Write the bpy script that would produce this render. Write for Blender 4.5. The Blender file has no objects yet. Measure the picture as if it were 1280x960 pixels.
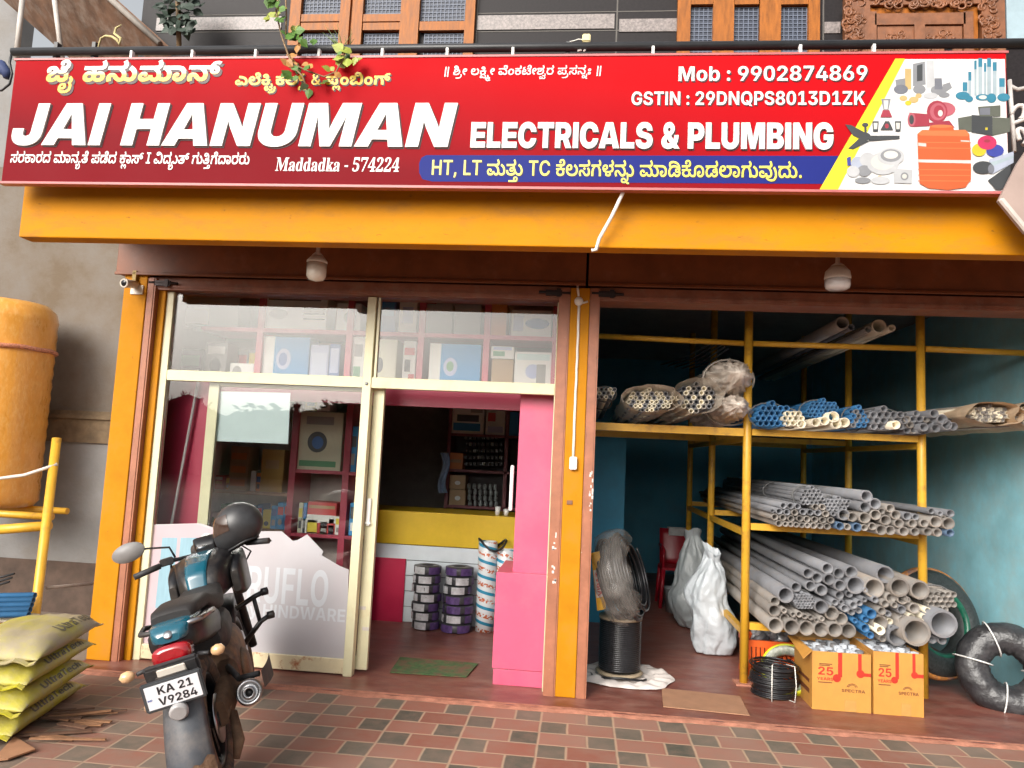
import bpy, bmesh, math, random
from mathutils import Vector, Matrix, geometry
RAD = math.radians
SC = bpy.context.scene
COL = SC.collection
V = Vector

# ---------------------------------------------------------------- camera
F_PX, CAM = 904.5, V((0, -5.1603, 1.62))
_p, _y, _r = RAD(5.747), RAD(5.682), RAD(2.709)
FWD = V((-math.sin(_y)*math.cos(_p), math.cos(_y)*math.cos(_p), math.sin(_p)))
_rt = V((math.cos(_y), math.sin(_y), 0)); _up = _rt.cross(FWD)
RT = math.cos(_r)*_rt + math.sin(_r)*_up
UP = -math.sin(_r)*_rt + math.cos(_r)*_up
cam = bpy.data.cameras.new('camera'); cam_o = bpy.data.objects.new('camera', cam); COL.objects.link(cam_o)
cam.sensor_width = 36; cam.sensor_fit = 'HORIZONTAL'; cam.lens = F_PX/1280*36
cam.clip_start = .05; cam.clip_end = 2000
cam_o.matrix_world = Matrix(((RT.x, UP.x, -FWD.x, CAM.x), (RT.y, UP.y, -FWD.y, CAM.y), (RT.z, UP.z, -FWD.z, CAM.z), (0, 0, 0, 1)))
SC.camera = cam_o

# ---------------------------------------------------------------- sky, sun, exposure
SUN_EL, SUN_AZ = RAD(28), RAD(204)          # bright overcast, light from the street side
wd = bpy.data.worlds.new('World'); SC.world = wd; wd.use_nodes = True
nt = wd.node_tree; bg = nt.nodes['Background']
sky = nt.nodes.new('ShaderNodeTexSky'); sky.sky_type = 'NISHITA'; sky.sun_disc = False
sky.sun_elevation = SUN_EL; sky.sun_rotation = SUN_AZ; sky.air_density = 1.6; sky.dust_density = 6; sky.ozone_density = 1
hs = nt.nodes.new('ShaderNodeHueSaturation'); hs.inputs['Saturation'].default_value = .22
nt.links.new(sky.outputs[0], hs.inputs['Color']); nt.links.new(hs.outputs[0], bg.inputs['Color'])
bg.inputs['Strength'].default_value = .15
sun = bpy.data.lights.new('sun', 'SUN'); sun.energy = 1.4; sun.angle = RAD(35); sun.color = (1, .95, .88)
sun_o = bpy.data.objects.new('sun', sun); COL.objects.link(sun_o)
_d = V((math.sin(SUN_AZ)*math.cos(SUN_EL), math.cos(SUN_AZ)*math.cos(SUN_EL), math.sin(SUN_EL)))
sun_o.rotation_euler = _d.to_track_quat('Z', 'Y').to_euler(); sun_o.location = (0, -8, 12)
SC.view_settings.view_transform = 'Standard'; SC.view_settings.look = 'None'
SC.view_settings.gamma = 1; SC.view_settings.use_curve_mapping = False
SC.view_settings.exposure = .62
SC.cycles.max_bounces = 8; SC.cycles.diffuse_bounces = 5; SC.cycles.transparent_max_bounces = 16
SC.cycles.use_denoising = True
SC.cycles.caustics_reflective = False; SC.cycles.caustics_refractive = False

def at(px, py, X=None, Y=None, Z=None):
    """where the sight line of a photo pixel meets a plane of the place"""
    d = FWD*F_PX + RT*(px-640) - UP*(py-480)
    i, v = (0, X) if X is not None else (1, Y) if Y is not None else (2, Z)
    return CAM + d*((v-CAM[i])/d[i])
def rnd(a, b): return random.uniform(a, b)
random.seed(7)
# ---------------------------------------------------------------- materials
MATS = {}
def M(name, col, rough=.55, metal=0., var=.14, scale=7., bump=0., bscale=60., dirt=None, dthr=.55, dsc=2.5, dsoft=.12,
      coat=0., spec=.5, stretch=None, dirt2=None, d2thr=.6, d2sc=12., trans=0., alpha=1., emit=None):
    if name in MATS: return MATS[name]
    m = bpy.data.materials.new(name); m.use_nodes = True; MATS[name] = m
    t = m.node_tree; b = t.nodes['Principled BSDF']; N = t.nodes.new; L = t.links.new
    tc = N('ShaderNodeTexCoord'); src = tc.outputs['Object']
    if stretch:
        mp = N('ShaderNodeMapping'); mp.inputs['Scale'].default_value = stretch; L(src, mp.inputs[0]); src = mp.outputs[0]
    n = N('ShaderNodeTexNoise'); n.inputs['Scale'].default_value = scale; n.inputs['Detail'].default_value = 7; n.inputs['Roughness'].default_value = .62
    L(src, n.inputs['Vector'])
    def ramp(fac, p0, p1, c0, c1):
        r = N('ShaderNodeValToRGB'); r.color_ramp.elements[0].position = max(0, p0); r.color_ramp.elements[1].position = min(1, p1)
        r.color_ramp.elements[0].color = c0; r.color_ramp.elements[1].color = c1; L(fac, r.inputs[0]); return r.outputs[0]
    c4 = lambda k: (min(1, col[0]*k), min(1, col[1]*k), min(1, col[2]*k), 1)
    out = ramp(n.outputs['Fac'], .3, .7, c4(1-var), c4(1+var))
    def over(out, dc, thr, dsc_, soft):
        n2 = N('ShaderNodeTexNoise'); n2.inputs['Scale'].default_value = dsc_; n2.inputs['Detail'].default_value = 9; n2.inputs['Roughness'].default_value = .68
        L(src, n2.inputs['Vector'])
        f = ramp(n2.outputs['Fac'], thr-soft, thr+soft, (0, 0, 0, 1), (1, 1, 1, 1))
        mx = N('ShaderNodeMix'); mx.data_type = 'RGBA'; L(f, mx.inputs[0]); L(out, mx.inputs[6]); mx.inputs[7].default_value = (*dc[:3], 1)
        if len(dc) > 3:
            mu = N('ShaderNodeMath'); mu.operation = 'MULTIPLY'; L(f, mu.inputs[0]); mu.inputs[1].default_value = dc[3]; L(mu.outputs[0], mx.inputs[0])
        return mx.outputs[2]
    if dirt: out = over(out, dirt, dthr, dsc, dsoft)
    if dirt2: out = over(out, dirt2, d2thr, d2sc, .06)
    L(out, b.inputs['Base Color'])
    rr = N('ShaderNodeMapRange'); L(n.outputs['Fac'], rr.inputs[0]); rr.inputs[3].default_value = max(.03, rough-.1); rr.inputs[4].default_value = min(1, rough+.1)
    L(rr.outputs[0], b.inputs['Roughness'])
    b.inputs['Metallic'].default_value = metal; b.inputs['Specular IOR Level'].default_value = spec
    b.inputs['Coat Weight'].default_value = coat; b.inputs['Coat Roughness'].default_value = .08
    if trans: b.inputs['Transmission Weight'].default_value = trans
    if alpha < 1: b.inputs['Alpha'].default_value = alpha
    if bump:
        n3 = N('ShaderNodeTexNoise'); n3.inputs['Scale'].default_value = bscale; n3.inputs['Detail'].default_value = 5; L(src, n3.inputs['Vector'])
        bp = N('ShaderNodeBump'); bp.inputs['Strength'].default_value = min(1, bump); bp.inputs['Distance'].default_value = .01
        L(n3.outputs['Fac'], bp.inputs['Height']); L(bp.outputs[0], b.inputs['Normal'])
    m['out'] = 1
    return m
def glass_mat(name, tint=(1, 1, 1), f0=.06, rough=.01):
    m = bpy.data.materials.new(name); m.use_nodes = True; t = m.node_tree; N = t.nodes.new; L = t.links.new
    t.nodes.remove(t.nodes['Principled BSDF'])
    tr = N('ShaderNodeBsdfTransparent'); tr.inputs[0].default_value = (*tint, 1)
    gl = N('ShaderNodeBsdfGlossy'); gl.inputs['Roughness'].default_value = rough
    lw = N('ShaderNodeFresnel'); lw.inputs[0].default_value = 1.52
    mx = N('ShaderNodeMixShader'); L(lw.outputs[0], mx.inputs[0]); L(tr.outputs[0], mx.inputs[1]); L(gl.outputs[0], mx.inputs[2])
    L(mx.outputs[0], t.nodes['Material Output'].inputs[0]); MATS[name] = m
    return m
def film_mat(name, col, alpha, rough=.3):
    """cloudy film: part diffuse sheet, part see-through"""
    m = bpy.data.materials.new(name); m.use_nodes = True; t = m.node_tree; N = t.nodes.new; L = t.links.new
    b = t.nodes['Principled BSDF']; b.inputs['Base Color'].default_value = (*col, 1); b.inputs['Roughness'].default_value = rough
    tc = N('ShaderNodeTexCoord'); n = N('ShaderNodeTexNoise'); n.inputs['Scale'].default_value = 14; n.inputs['Detail'].default_value = 6; L(tc.outputs['Object'], n.inputs[0])
    mr = N('ShaderNodeMapRange'); mr.inputs[3].default_value = max(0, alpha-.22); mr.inputs[4].default_value = min(1, alpha+.22); L(n.outputs['Fac'], mr.inputs[0]); L(mr.outputs[0], b.inputs['Alpha'])
    bp = N('ShaderNodeBump'); bp.inputs['Strength'].default_value = .6; bp.inputs['Distance'].default_value = .02; L(n.outputs['Fac'], bp.inputs['Height']); L(bp.outputs[0], b.inputs['Normal'])
    MATS[name] = m
    return m

# ---------------------------------------------------------------- text
_GC = {}
def glyph(g):
    if g in _GC: return _GC[g]
    vs, fs, sg = [], [], []
    for part in GLYPHS[g]:
        pts = [V((part[k], part[k+1])) for k in range(0, len(part), 2)]
        ar = sum(pts[i-1].x*pts[i].y-pts[i].x*pts[i-1].y for i in range(len(pts)))
        idx = list(range(len(vs), len(vs)+len(pts))); vs += pts
        if ar < 0: idx.reverse()
        fs.append(idx); sg.append(1 if ar > 0 else -1)
    if not vs: _GC[g] = ([], [], []); return _GC[g]
    o = geometry.delaunay_2d_cdt(vs, [], fs, 0, 1e-3, True)
    segs = [(vs[f[i-1]], vs[f[i]]) if s_ > 0 else (vs[f[i]], vs[f[i-1]]) for f, s_ in zip(fs, sg) for i in range(len(f))]
    def inside(q):
        w = 0
        for a, b in segs:
            if (a.y <= q.y) != (b.y <= q.y) and a.x+(q.y-a.y)*(b.x-a.x)/(b.y-a.y) > q.x: w += 1 if b.y > a.y else -1
        return w != 0
    tri = [f for f in o[2] if inside((o[0][f[0]]+o[0][f[1]]+o[0][f[2]])/3)]
    ec = {}
    for f in tri:
        for k in range(len(f)): ec.setdefault(frozenset((f[k], f[k-1])), []).append((f[k-1], f[k]))
    _GC[g] = ([tuple(v) for v in o[0]], [list(f) for f in tri], [e[0] for e in ec.values() if len(e) == 1])
    return _GC[g]

# ---------------------------------------------------------------- mesh builder
class MB:
    def __init__(s): s.v = []; s.f = []; s.m = []; s.sm = []; s.cur = 0; s.smooth = False
    def add(s, vs, fs):
        o = len(s.v); s.v += [V(v) for v in vs]
        for f in fs: s.f.append([i+o for i in f]); s.m.append(s.cur); s.sm.append(s.smooth)
        return s
    def mat(s, i): s.cur = i; return s
    def box(s, x0, x1, y0, y1, z0, z1, bev=0):
        if bev:
            b = min(bev, abs(x1-x0)*.45, abs(y1-y0)*.45, abs(z1-z0)*.45)
            bm = bmesh.new(); bmesh.ops.create_cube(bm, size=1)
            for v in bm.verts: v.co = V(((x0+x1)/2+v.co.x*(x1-x0), (y0+y1)/2+v.co.y*(y1-y0), (z0+z1)/2+v.co.z*(z1-z0)))
            bmesh.ops.bevel(bm, geom=bm.edges[:], offset=b, segments=2, affect='EDGES'); s.bm(bm); return s
        v = [(x, y, z) for x in (x0, x1) for y in (y0, y1) for z in (z0, z1)]
        return s.add(v, [(0, 1, 3, 2), (4, 6, 7, 5), (0, 4, 5, 1), (2, 3, 7, 6), (0, 2, 6, 4), (1, 5, 7, 3)])
    def bm(s, bm, mtx=None):
        bm.verts.index_update(); s.add([(mtx @ v.co if mtx else v.co) for v in bm.verts], [[v.index for v in f.verts] for f in bm.faces]); bm.free(); return s
    def obox(s, c, ax, ay, az, bev=0):
        """box about a centre with half-axis vectors"""
        n = MB().box(-1, 1, -1, 1, -1, 1) if not bev else None
        if bev:
            lx, ly, lz = ax.length, ay.length, az.length
            n = MB().box(-lx, lx, -ly, ly, -lz, lz, bev); ax, ay, az = ax.normalized(), ay.normalized(), az.normalized()
        return s.add([V(c)+ax*p.x+ay*p.y+az*p.z for p in n.v], n.f)
    def prism(s, pts, off):
        """polygon (3-D points) pushed along off"""
        n = len(pts); off = V(off); pts = [V(p) for p in pts]
        return s.add(pts+[p+off for p in pts], [list(range(n))[::-1], list(range(n, 2*n))]+[(i, (i+1) % n, n+(i+1) % n, n+i) for i in range(n)])
    def tube(s, path, r, n=8, caps=True, closed=False):
        path = [V(p) for p in path]; k = len(path); rr = r if isinstance(r, (list, tuple)) else [r]*k
        vs = []; prev = None
        for i, p in enumerate(path):
            if closed: t = (path[(i+1) % k]-path[i-1])
            else: t = (path[min(i+1, k-1)]-path[max(i-1, 0)])
            t = t.normalized() if t.length > 1e-9 else V((0, 0, 1))
            if prev is None: a = t.orthogonal().normalized()
            else:
                a = prev-t*prev.dot(t); a = a.normalized() if a.length > 1e-6 else t.orthogonal().normalized()
            prev = a; b = t.cross(a)
            for j in range(n):
                q = 2*math.pi*j/n; vs.append(p+(a*math.cos(q)+b*math.sin(q))*rr[i])
        fs = []
        for i in range(k if closed else k-1):
            for j in range(n):
                i2 = (i+1) % k; fs.append((i*n+j, i*n+(j+1) % n, i2*n+(j+1) % n, i2*n+j))
        sm = s.smooth; s.smooth = True; s.add(vs, fs); s.smooth = sm
        if caps and not closed: s.add(vs[:n], [list(range(n))[::-1]]); s.add(vs[-n:], [list(range(n))])
        return s
    def cyl(s, p0, p1, r0, r1=None, n=16, caps=True): return s.tube([p0, p1], [r0, r0 if r1 is None else r1], n, caps)
    def pipe(s, p0, p1, R_, r_, n=18):
        p0, p1 = V(p0), V(p1); t = (p1-p0).normalized(); a = t.orthogonal().normalized(); b = t.cross(a)
        ring = lambda p, r: [p+(a*math.cos(2*math.pi*j/n)+b*math.sin(2*math.pi*j/n))*r for j in range(n)]
        vs = ring(p0, R_)+ring(p1, R_)+ring(p0, r_)+ring(p1, r_)
        q = lambda A, B: [(A*n+j, A*n+(j+1) % n, B*n+(j+1) % n, B*n+j) for j in range(n)]
        s.smooth = True; s.add(vs, q(0, 1)+q(3, 2)); s.smooth = False; s.add(vs, q(2, 0)+q(1, 3)); return s
    def lathe(s, prof, c, n=24, axis=None, jit=0.):
        """profile [(r, h)] about an axis through c"""
        az = V(axis).normalized() if axis is not None else V((0, 0, 1)); ax = az.orthogonal().normalized(); ay = az.cross(ax); c = V(c); vs = []
        for r, h in prof:
            for j in range(n):
                q = 2*math.pi*j/n; vs.append(c+az*h+(ax*math.cos(q)+ay*math.sin(q))*(r*(1+rnd(-jit, jit))))
        k = len(prof); fs = [(i*n+j, i*n+(j+1) % n, (i+1)*n+(j+1) % n, (i+1)*n+j) for i in range(k-1) for j in range(n)]
        sm = s.smooth; s.smooth = True; s.add(vs, fs); s.smooth = sm
        if prof[0][0] > 1e-4: s.add(vs[:n], [list(range(n))[::-1]])
        if prof[-1][0] > 1e-4: s.add(vs[-n:], [list(range(n))])
        return s
    def torus(s, c, R_, r_, axis=(0, 0, 1), n=36, m=10, sx=1., sz=1.):
        az = V(axis).normalized(); ax = az.orthogonal().normalized(); ay = az.cross(ax); c = V(c); vs = []
        for i in range(n):
            q = 2*math.pi*i/n; e = ax*math.cos(q)+ay*math.sin(q)
            for j in range(m):
                w = 2*math.pi*j/m; vs.append(c+e*(R_+r_*sx*math.cos(w))+az*r_*sz*math.sin(w))
        s.smooth = True; s.add(vs, [(i*m+j, ((i+1) % n)*m+j, ((i+1) % n)*m+(j+1) % m, i*m+(j+1) % m) for i in range(n) for j in range(m)]); s.smooth = False
        return s
    def sheet(s, fn, nu, nv):
        vs = [fn(i/nu, j/nv) for i in range(nu+1) for j in range(nv+1)]
        sm = s.smooth; s.smooth = True; s.add(vs, [(i*(nv+1)+j, (i+1)*(nv+1)+j, (i+1)*(nv+1)+j+1, i*(nv+1)+j+1) for i in range(nu) for j in range(nv)]); s.smooth = sm
        return s
    def text(s, line, x0, x1, z0, z1, O=None, ux=None, uz=None, nrm=None, depth=.002, shear=0., ink=True):
        """one line of lettering fitted to a box, raised by depth along nrm; with O/ux/uz the box is in that frame"""
        O = V(O) if O is not None else V((0, 0, 0)); ux = V(ux) if ux is not None else V((1, 0, 0)); uz = V(uz) if uz is not None else V((0, 0, 1)); nrm = V(nrm) if nrm is not None else V((0, -1, 0))
        P = []
        for k, (g, x, y) in enumerate(LINES[line]):
            vs, tri, be = glyph(g)
            P.append(([(x+a+shear*(b+y), y+b) for a, b in vs], tri, be))
        xs = [p[0] for q in P for p in q[0]]; ys = [p[1] for q in P for p in q[0]]
        a0, a1, b0, b1 = min(xs), max(xs), min(ys), max(ys)
        if not ink: b0 = 0
        for k, (vs, tri, be) in enumerate(P):
            if not tri: continue
            e = depth+.0002*(k % 3)
            base = [O+ux*(x0+(p[0]-a0)/(a1-a0)*(x1-x0))+uz*(z0+(p[1]-b0)/(b1-b0)*(z1-z0)) for p in vs]
            n = len(vs); fs = [[i+n for i in f] for f in tri]+[(a, b, b+n, a+n) for a, b in be]
            s.add(base+[p+nrm*e for p in base], fs)
        return s
    def build(s, name, mat, parent=None, local=False, bevel=0, auto=True):
        off = ROOT.get(parent.name, V((0, 0, 0))) if (parent and not local) else V((0, 0, 0))
        me = bpy.data.meshes.new(name); me.from_pydata([tuple(v-off) for v in s.v], [], s.f)
        ms = mat if isinstance(mat, (list, tuple)) else [mat]
        for m in ms: me.materials.append(m)
        me.polygons.foreach_set('material_index', [min(i, len(ms)-1) for i in s.m]); me.polygons.foreach_set('use_smooth', s.sm)
        bm = bmesh.new(); bm.from_mesh(me); bmesh.ops.remove_doubles(bm, verts=bm.verts[:], dist=1e-5)
        if auto: bmesh.ops.recalc_face_normals(bm, faces=bm.faces[:])
        bm.to_mesh(me); bm.free(); me.update()
        o = bpy.data.objects.new(name, me); COL.objects.link(o)
        if parent: o.parent = parent; ROOT[o.name] = off if not local else V((0, 0, 0))
        if bevel:
            md = o.modifiers.new('bevel', 'BEVEL'); md.width = bevel; md.segments = 2; md.limit_method = 'ANGLE'
        return o
ROOT = {}
def thing(name, label, cat, loc=(0, 0, 0), group=None, rot=None):
    o = bpy.data.objects.new(name, None); COL.objects.link(o); o.location = loc; o.empty_display_size = .1
    if rot: o.rotation_euler = rot
    ROOT[o.name] = V(loc); o['label'] = label; o['category'] = cat
    if group: o['group'] = group
    return o
def tag(o, label, cat, group=None):
    o['label'] = label; o['category'] = cat
    if group: o['group'] = group
    return o
def struct(o, kind='structure'): o['kind'] = kind; return o
def kids(o): return [c for c in bpy.data.objects if c.parent == o]
def dup(root, loc, label, rot=None, scale=None):
    r = root.copy(); COL.objects.link(r); r.location = loc; r['label'] = label
    if rot is not None: r.rotation_euler = rot
    if scale is not None: r.scale = scale
    for c in kids(root):
        d = c.copy(); COL.objects.link(d); d.parent = r
        for g in kids(c):
            e = g.copy(); COL.objects.link(e); e.parent = d
    return r
def ppoly(mb, pts, Y, y1, mi=0):
    """flat printed shape: outline given on the plane Y, y1 proud of it"""
    P = [at(x, y, Y=Y) for x, y in pts]; P2 = [V((p.x, p.z)) for p in P]
    o = geometry.delaunay_2d_cdt(P2, [], [list(range(len(P2)))], 1, 1e-5)
    mb.mat(mi).add([(v.x, Y-y1, v.y) for v in o[0]], [list(f) for f in o[2]])
def ell(cx, cy, rx, ry, n=16, a0=0, a1=360): return [(cx+rx*math.cos(RAD(a0+(a1-a0)*k/n)), cy+ry*math.sin(RAD(a0+(a1-a0)*k/n))) for k in range(n)]
GLYPHS = {
0: [[638,-12,568,-5,512,18,464,55,421,107,491,107,410,29,328,-4,243,-12,183,-7,134,10,96,35,70,68,54,106,49,147,61,220,109,283,258,387,273,420,254,448,206,449,182,428,180,401,191,368,52,319,31,369,23,427,28,468,45,503,73,533,114,555,233,574,303,568,355,551,393,526,417,496,435,428,421,359,373,300,226,197,214,167,218,150,247,131,318,136,350,156,372,188,382,228,530,228,540,184,559,154,588,137,659,136,682,149,701,196,697,232,681,264,823,329,844,296,865,222,861,125,842,76,810,38,765,10,707,-6], [587,289,527,293,437,326,354,406,336,472,402,513,479,434,523,413,598,408,627,428,629,454,618,482,757,528,780,435,761,362,736,332,699,309,650,294], [520,443,520,562,620,564,675,575,703,596,715,639,699,683,648,702,602,687,587,670,585,621,536,680,567,698,601,696,634,668,634,620,620,602,561,587,525,593,498,610,481,638,476,676,495,739,520,767,601,804,658,809,721,803,773,783,814,753,843,714,861,668,867,616,853,543,835,513,793,475,741,455,664,444]],
1: [[-92,-422,-162,-416,-220,-396,-266,-366,-299,-326,-319,-279,-320,-177,-304,-135,-279,-99,-245,-73,-204,-56,-112,-55,-79,-69,-38,-113,-25,-168,-35,-222,-62,-258,-107,-277,-191,-282,-261,-260,-250,-182,-182,-202,-143,-195,-132,-184,-137,-144,-164,-135,-208,-154,-226,-193,-221,-269,-198,-299,-156,-319,-54,-323,19,-297,47,-271,65,-237,67,-147,53,-107,3,-39,46,3,61,49,48,94,5,139,82,213,152,138,168,100,174,57,160,-8,127,-49,116,-19,162,-94,175,-142,171,-261,148,-316,110,-361,57,-395,-11,-415]],
2: [],
3: [[262,-12,161,1,89,40,45,101,31,181,45,258,88,320,159,360,254,373,326,364,374,337,406,302,374,276,371,347,349,388,305,417,236,429,431,448,452,439,489,407,513,360,515,318,505,274,487,311,519,340,570,364,645,373,733,360,799,321,841,258,854,176,840,100,798,40,726,1,621,-12,532,-1,466,30,418,76,464,77,390,13,312,-9], [280,118,317,123,343,135,359,155,358,208,342,228,316,240,233,236,199,199,202,154,218,134], [604,118,642,123,668,135,684,154,687,199,653,236,569,239,542,226,527,205,527,154,544,134], [32,422,32,562,574,562,663,570,686,584,696,618,683,667,646,719,771,793,838,684,854,591,845,531,811,477,735,435,611,422]],
4: [[536,-12,486,-8,404,21,334,78,259,159,232,170,205,158,196,128,206,82,234,31,86,-24,45,53,29,135,50,227,77,262,114,289,162,306,221,312,276,306,324,288,371,256,478,149,511,133,553,136,572,150,587,210,582,251,542,330,469,396,422,422,31,422,31,562,473,562,562,570,585,584,594,618,582,667,545,719,669,793,736,684,753,591,744,531,730,502,686,458,624,434,563,429,609,448,686,380,715,340,749,250,754,198,740,107,697,41,628,1]],
5: [[90,-12,12,-3,-57,24,-120,68,-183,128,-95,230,-23,158,17,138,65,132,110,139,143,159,164,193,171,238,166,284,150,323,91,386,10,436,96,576,218,496,267,444,306,384,330,315,338,237,331,166,311,105,277,55,229,18,167,-4]],
6: [[252,-12,186,-6,131,11,88,40,56,78,36,124,30,178,36,226,53,268,81,301,117,326,213,346,280,339,326,315,353,279,362,233,347,171,236,178,231,219,193,224,173,203,170,187,177,162,196,144,277,129,329,135,366,155,389,187,401,228,548,228,556,184,574,154,599,137,628,131,658,137,679,153,690,179,693,211,682,272,625,357,529,422,716,448,793,380,821,341,856,250,853,127,832,73,800,34,759,8,662,-12,568,1,498,40,441,104,510,100,438,37,358,0], [31,422,31,562,579,562,668,570,691,584,701,618,689,667,651,719,776,793,843,684,860,591,850,531,817,477,741,435,617,422], [985,-12,909,-3,841,22,780,63,722,119,794,239,870,160,911,139,960,132,1005,139,1038,159,1059,193,1066,238,1044,323,986,387,904,436,975,528,1107,455,1159,409,1199,357,1225,295,1233,224,1218,131,1173,56,1096,6], [892,422,892,562,1091,562,1091,422]],
7: [[489,255,481,177,457,112,419,59,368,20,305,-4,232,-12,167,-6,112,10,69,37,38,74,19,119,12,173,29,247,76,299,110,313,196,312,227,295,246,268,252,235,235,182,213,168,165,164,132,179,119,195,135,216,136,164,173,125,245,124,296,155,322,214,322,291,296,354,255,391,174,417,-264,422,-264,562,178,560,239,553,330,527,397,483,438,439,466,386,483,324]],
8: [[536,-12,486,-8,404,21,334,78,259,159,232,170,205,158,196,128,206,82,234,31,86,-24,45,53,29,135,50,227,77,262,114,289,162,306,221,312,276,306,324,288,371,256,478,149,511,133,553,136,572,150,587,210,582,251,542,330,469,396,422,422,31,422,31,562,619,562,619,422,601,428,607,443,648,413,713,341,749,251,754,198,740,107,697,41,628,1], [980,237,899,250,837,291,797,357,784,468,792,546,815,609,852,658,900,694,958,715,1073,720,1182,688,1115,587,1053,607,998,605,950,577,933,551,920,474,923,392,950,349,991,346,1011,364,1013,390,999,410,975,420,602,422,602,562,979,559,1063,536,1098,513,1135,462,1145,430,1149,393,1137,325,1101,276,1047,247]],
9: [[653,-12,561,1,492,41,434,104,504,100,432,37,394,15,303,-9,245,-12,180,-6,126,11,82,40,50,78,30,124,24,178,29,226,47,268,75,301,156,341,207,346,273,339,319,315,346,279,355,233,341,171,231,178,225,219,187,224,166,203,164,187,170,162,190,144,271,129,323,135,360,155,383,187,395,228,542,228,550,184,567,154,592,137,652,137,672,154,687,216,680,271,657,319,620,358,570,390,508,414,435,431,259,445,271,595,391,590,585,552,660,520,722,482,771,438,808,388,834,333,854,214,847,140,827,82,796,39,755,10]],
10: [[437,-12,315,-2,214,30,134,80,77,146,42,226,31,317,39,392,63,455,102,506,153,543,214,566,285,574,339,568,385,552,421,526,447,493,467,405,462,357,446,317,419,284,382,261,335,246,279,241,202,253,119,299,101,315,125,430,167,381,210,360,237,357,273,360,313,389,318,411,306,444,273,456,251,452,212,424,189,362,192,268,212,224,245,187,293,158,356,139,501,138,604,173,638,203,659,242,666,289,658,337,636,380,600,416,551,443,637,544,740,480,808,399,826,348,832,288,822,209,792,137,741,76,666,28,565,-2], [496,422,496,562,586,564,641,575,669,596,681,639,665,683,614,702,568,687,553,670,550,621,502,680,533,698,587,685,600,668,600,620,561,590,491,593,464,610,447,638,441,676,461,739,520,790,624,809,687,803,739,783,779,753,809,714,827,668,833,616,828,568,794,497,744,456,684,435]],
11: [[324,-12,236,-6,168,10,117,35,83,68,63,105,58,168,84,228,123,262,115,247,34,246,34,359,620,359,620,246,529,249,527,263,569,231,598,170,594,106,574,68,540,36,488,10,417,-6], [328,128,379,133,412,148,430,170,433,215,409,244,361,261,294,261,267,254,232,230,221,196,228,169,247,147,280,132], [221,315,232,350,314,388,346,412,385,472,387,538,367,582,329,611,273,606,259,579,266,558,308,543,369,563,413,617,453,521,386,468,327,449,239,450,197,462,164,481,126,538,121,574,133,630,170,674,228,703,304,712,368,705,422,685,465,652,497,611,516,563,523,510,517,455,501,408,446,335]],
12: [[-250,-377,-298,-372,-337,-355,-367,-330,-400,-258,-399,-160,-381,-117,-355,-84,-321,-61,-240,-43,-192,-49,-155,-70,-132,-102,-124,-143,-131,-178,-153,-209,-191,-231,-246,-238,-317,-226,-362,-199,-337,-126,-308,-155,-259,-169,-225,-160,-217,-132,-230,-122,-266,-126,-287,-142,-301,-171,-301,-248,-281,-275,-263,-282,-203,-280,-180,-266,-161,-229,-61,-229,-40,-270,-22,-281,4,-284,43,-272,57,-235,53,-212,18,-180,-11,-173,41,-96,107,-132,149,-180,163,-243,158,-285,145,-319,93,-363,14,-377,-37,-372,-78,-355,-147,-284,-73,-280,-101,-315,-156,-358], [-68,-180,-68,-87,7,-84,34,-60,35,-12,2,74,105,103,143,-8,142,-85,129,-119,109,-146,47,-176], [-12,-528,-146,-516,-132,-417,-43,-425,76,-420,140,-403,187,-375,219,-337,238,-290,243,-200,219,-116,325,-77,348,-152,357,-245,335,-367,268,-456,154,-510]],
13: [[326,-12,238,-6,170,10,119,35,85,68,65,105,60,168,86,228,125,262,117,247,36,246,36,359,251,359,277,377,287,401,279,427,255,449,349,460,414,449,435,412,425,359,622,359,622,246,531,249,529,263,571,231,600,170,596,106,576,68,542,36,490,10,419,-6], [330,128,381,133,414,148,432,170,435,215,411,244,363,261,296,261,269,254,234,230,223,196,230,169,249,147,282,132], [35,422,35,562,346,562,435,570,458,584,467,618,455,667,418,719,542,793,584,735,622,638,624,561,604,502,550,452,453,426]],
14: [[434,-12,313,-2,213,30,134,80,77,146,42,226,31,317,39,392,63,455,102,506,153,543,214,566,285,574,339,568,385,552,421,526,447,493,467,405,462,357,446,317,419,284,382,261,335,246,279,241,202,253,119,299,101,315,125,430,167,381,210,360,237,357,273,360,313,389,318,411,306,444,273,456,251,452,212,424,189,362,192,268,212,224,245,187,292,158,355,139,501,138,604,173,638,203,659,242,666,289,659,344,638,389,604,424,558,452,663,537,756,471,813,389,832,288,822,209,792,137,741,76,665,28,564,-2], [496,422,496,562,722,562,722,422], [1071,237,989,250,927,291,888,357,874,468,882,546,905,609,942,658,990,694,1048,715,1164,720,1272,688,1205,587,1143,607,1088,605,1040,577,1024,551,1010,474,1013,392,1040,349,1081,346,1102,364,1103,390,1089,410,1066,420,692,422,692,562,1069,559,1154,536,1188,513,1226,462,1236,430,1239,393,1227,325,1192,276,1138,247]],
15: [[18,-338,-58,-328,-88,-313,-143,-265,-207,-191,-233,-181,-258,-191,-266,-217,-236,-304,-336,-343,-371,-250,-364,-163,-335,-121,-290,-95,-232,-86,-191,-90,-118,-132,-26,-230,15,-242,47,-235,74,-183,70,-98,53,-48,3,37,99,82,139,16,171,-65,184,-154,179,-211,164,-257,141,-293,109,-318]],
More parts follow.
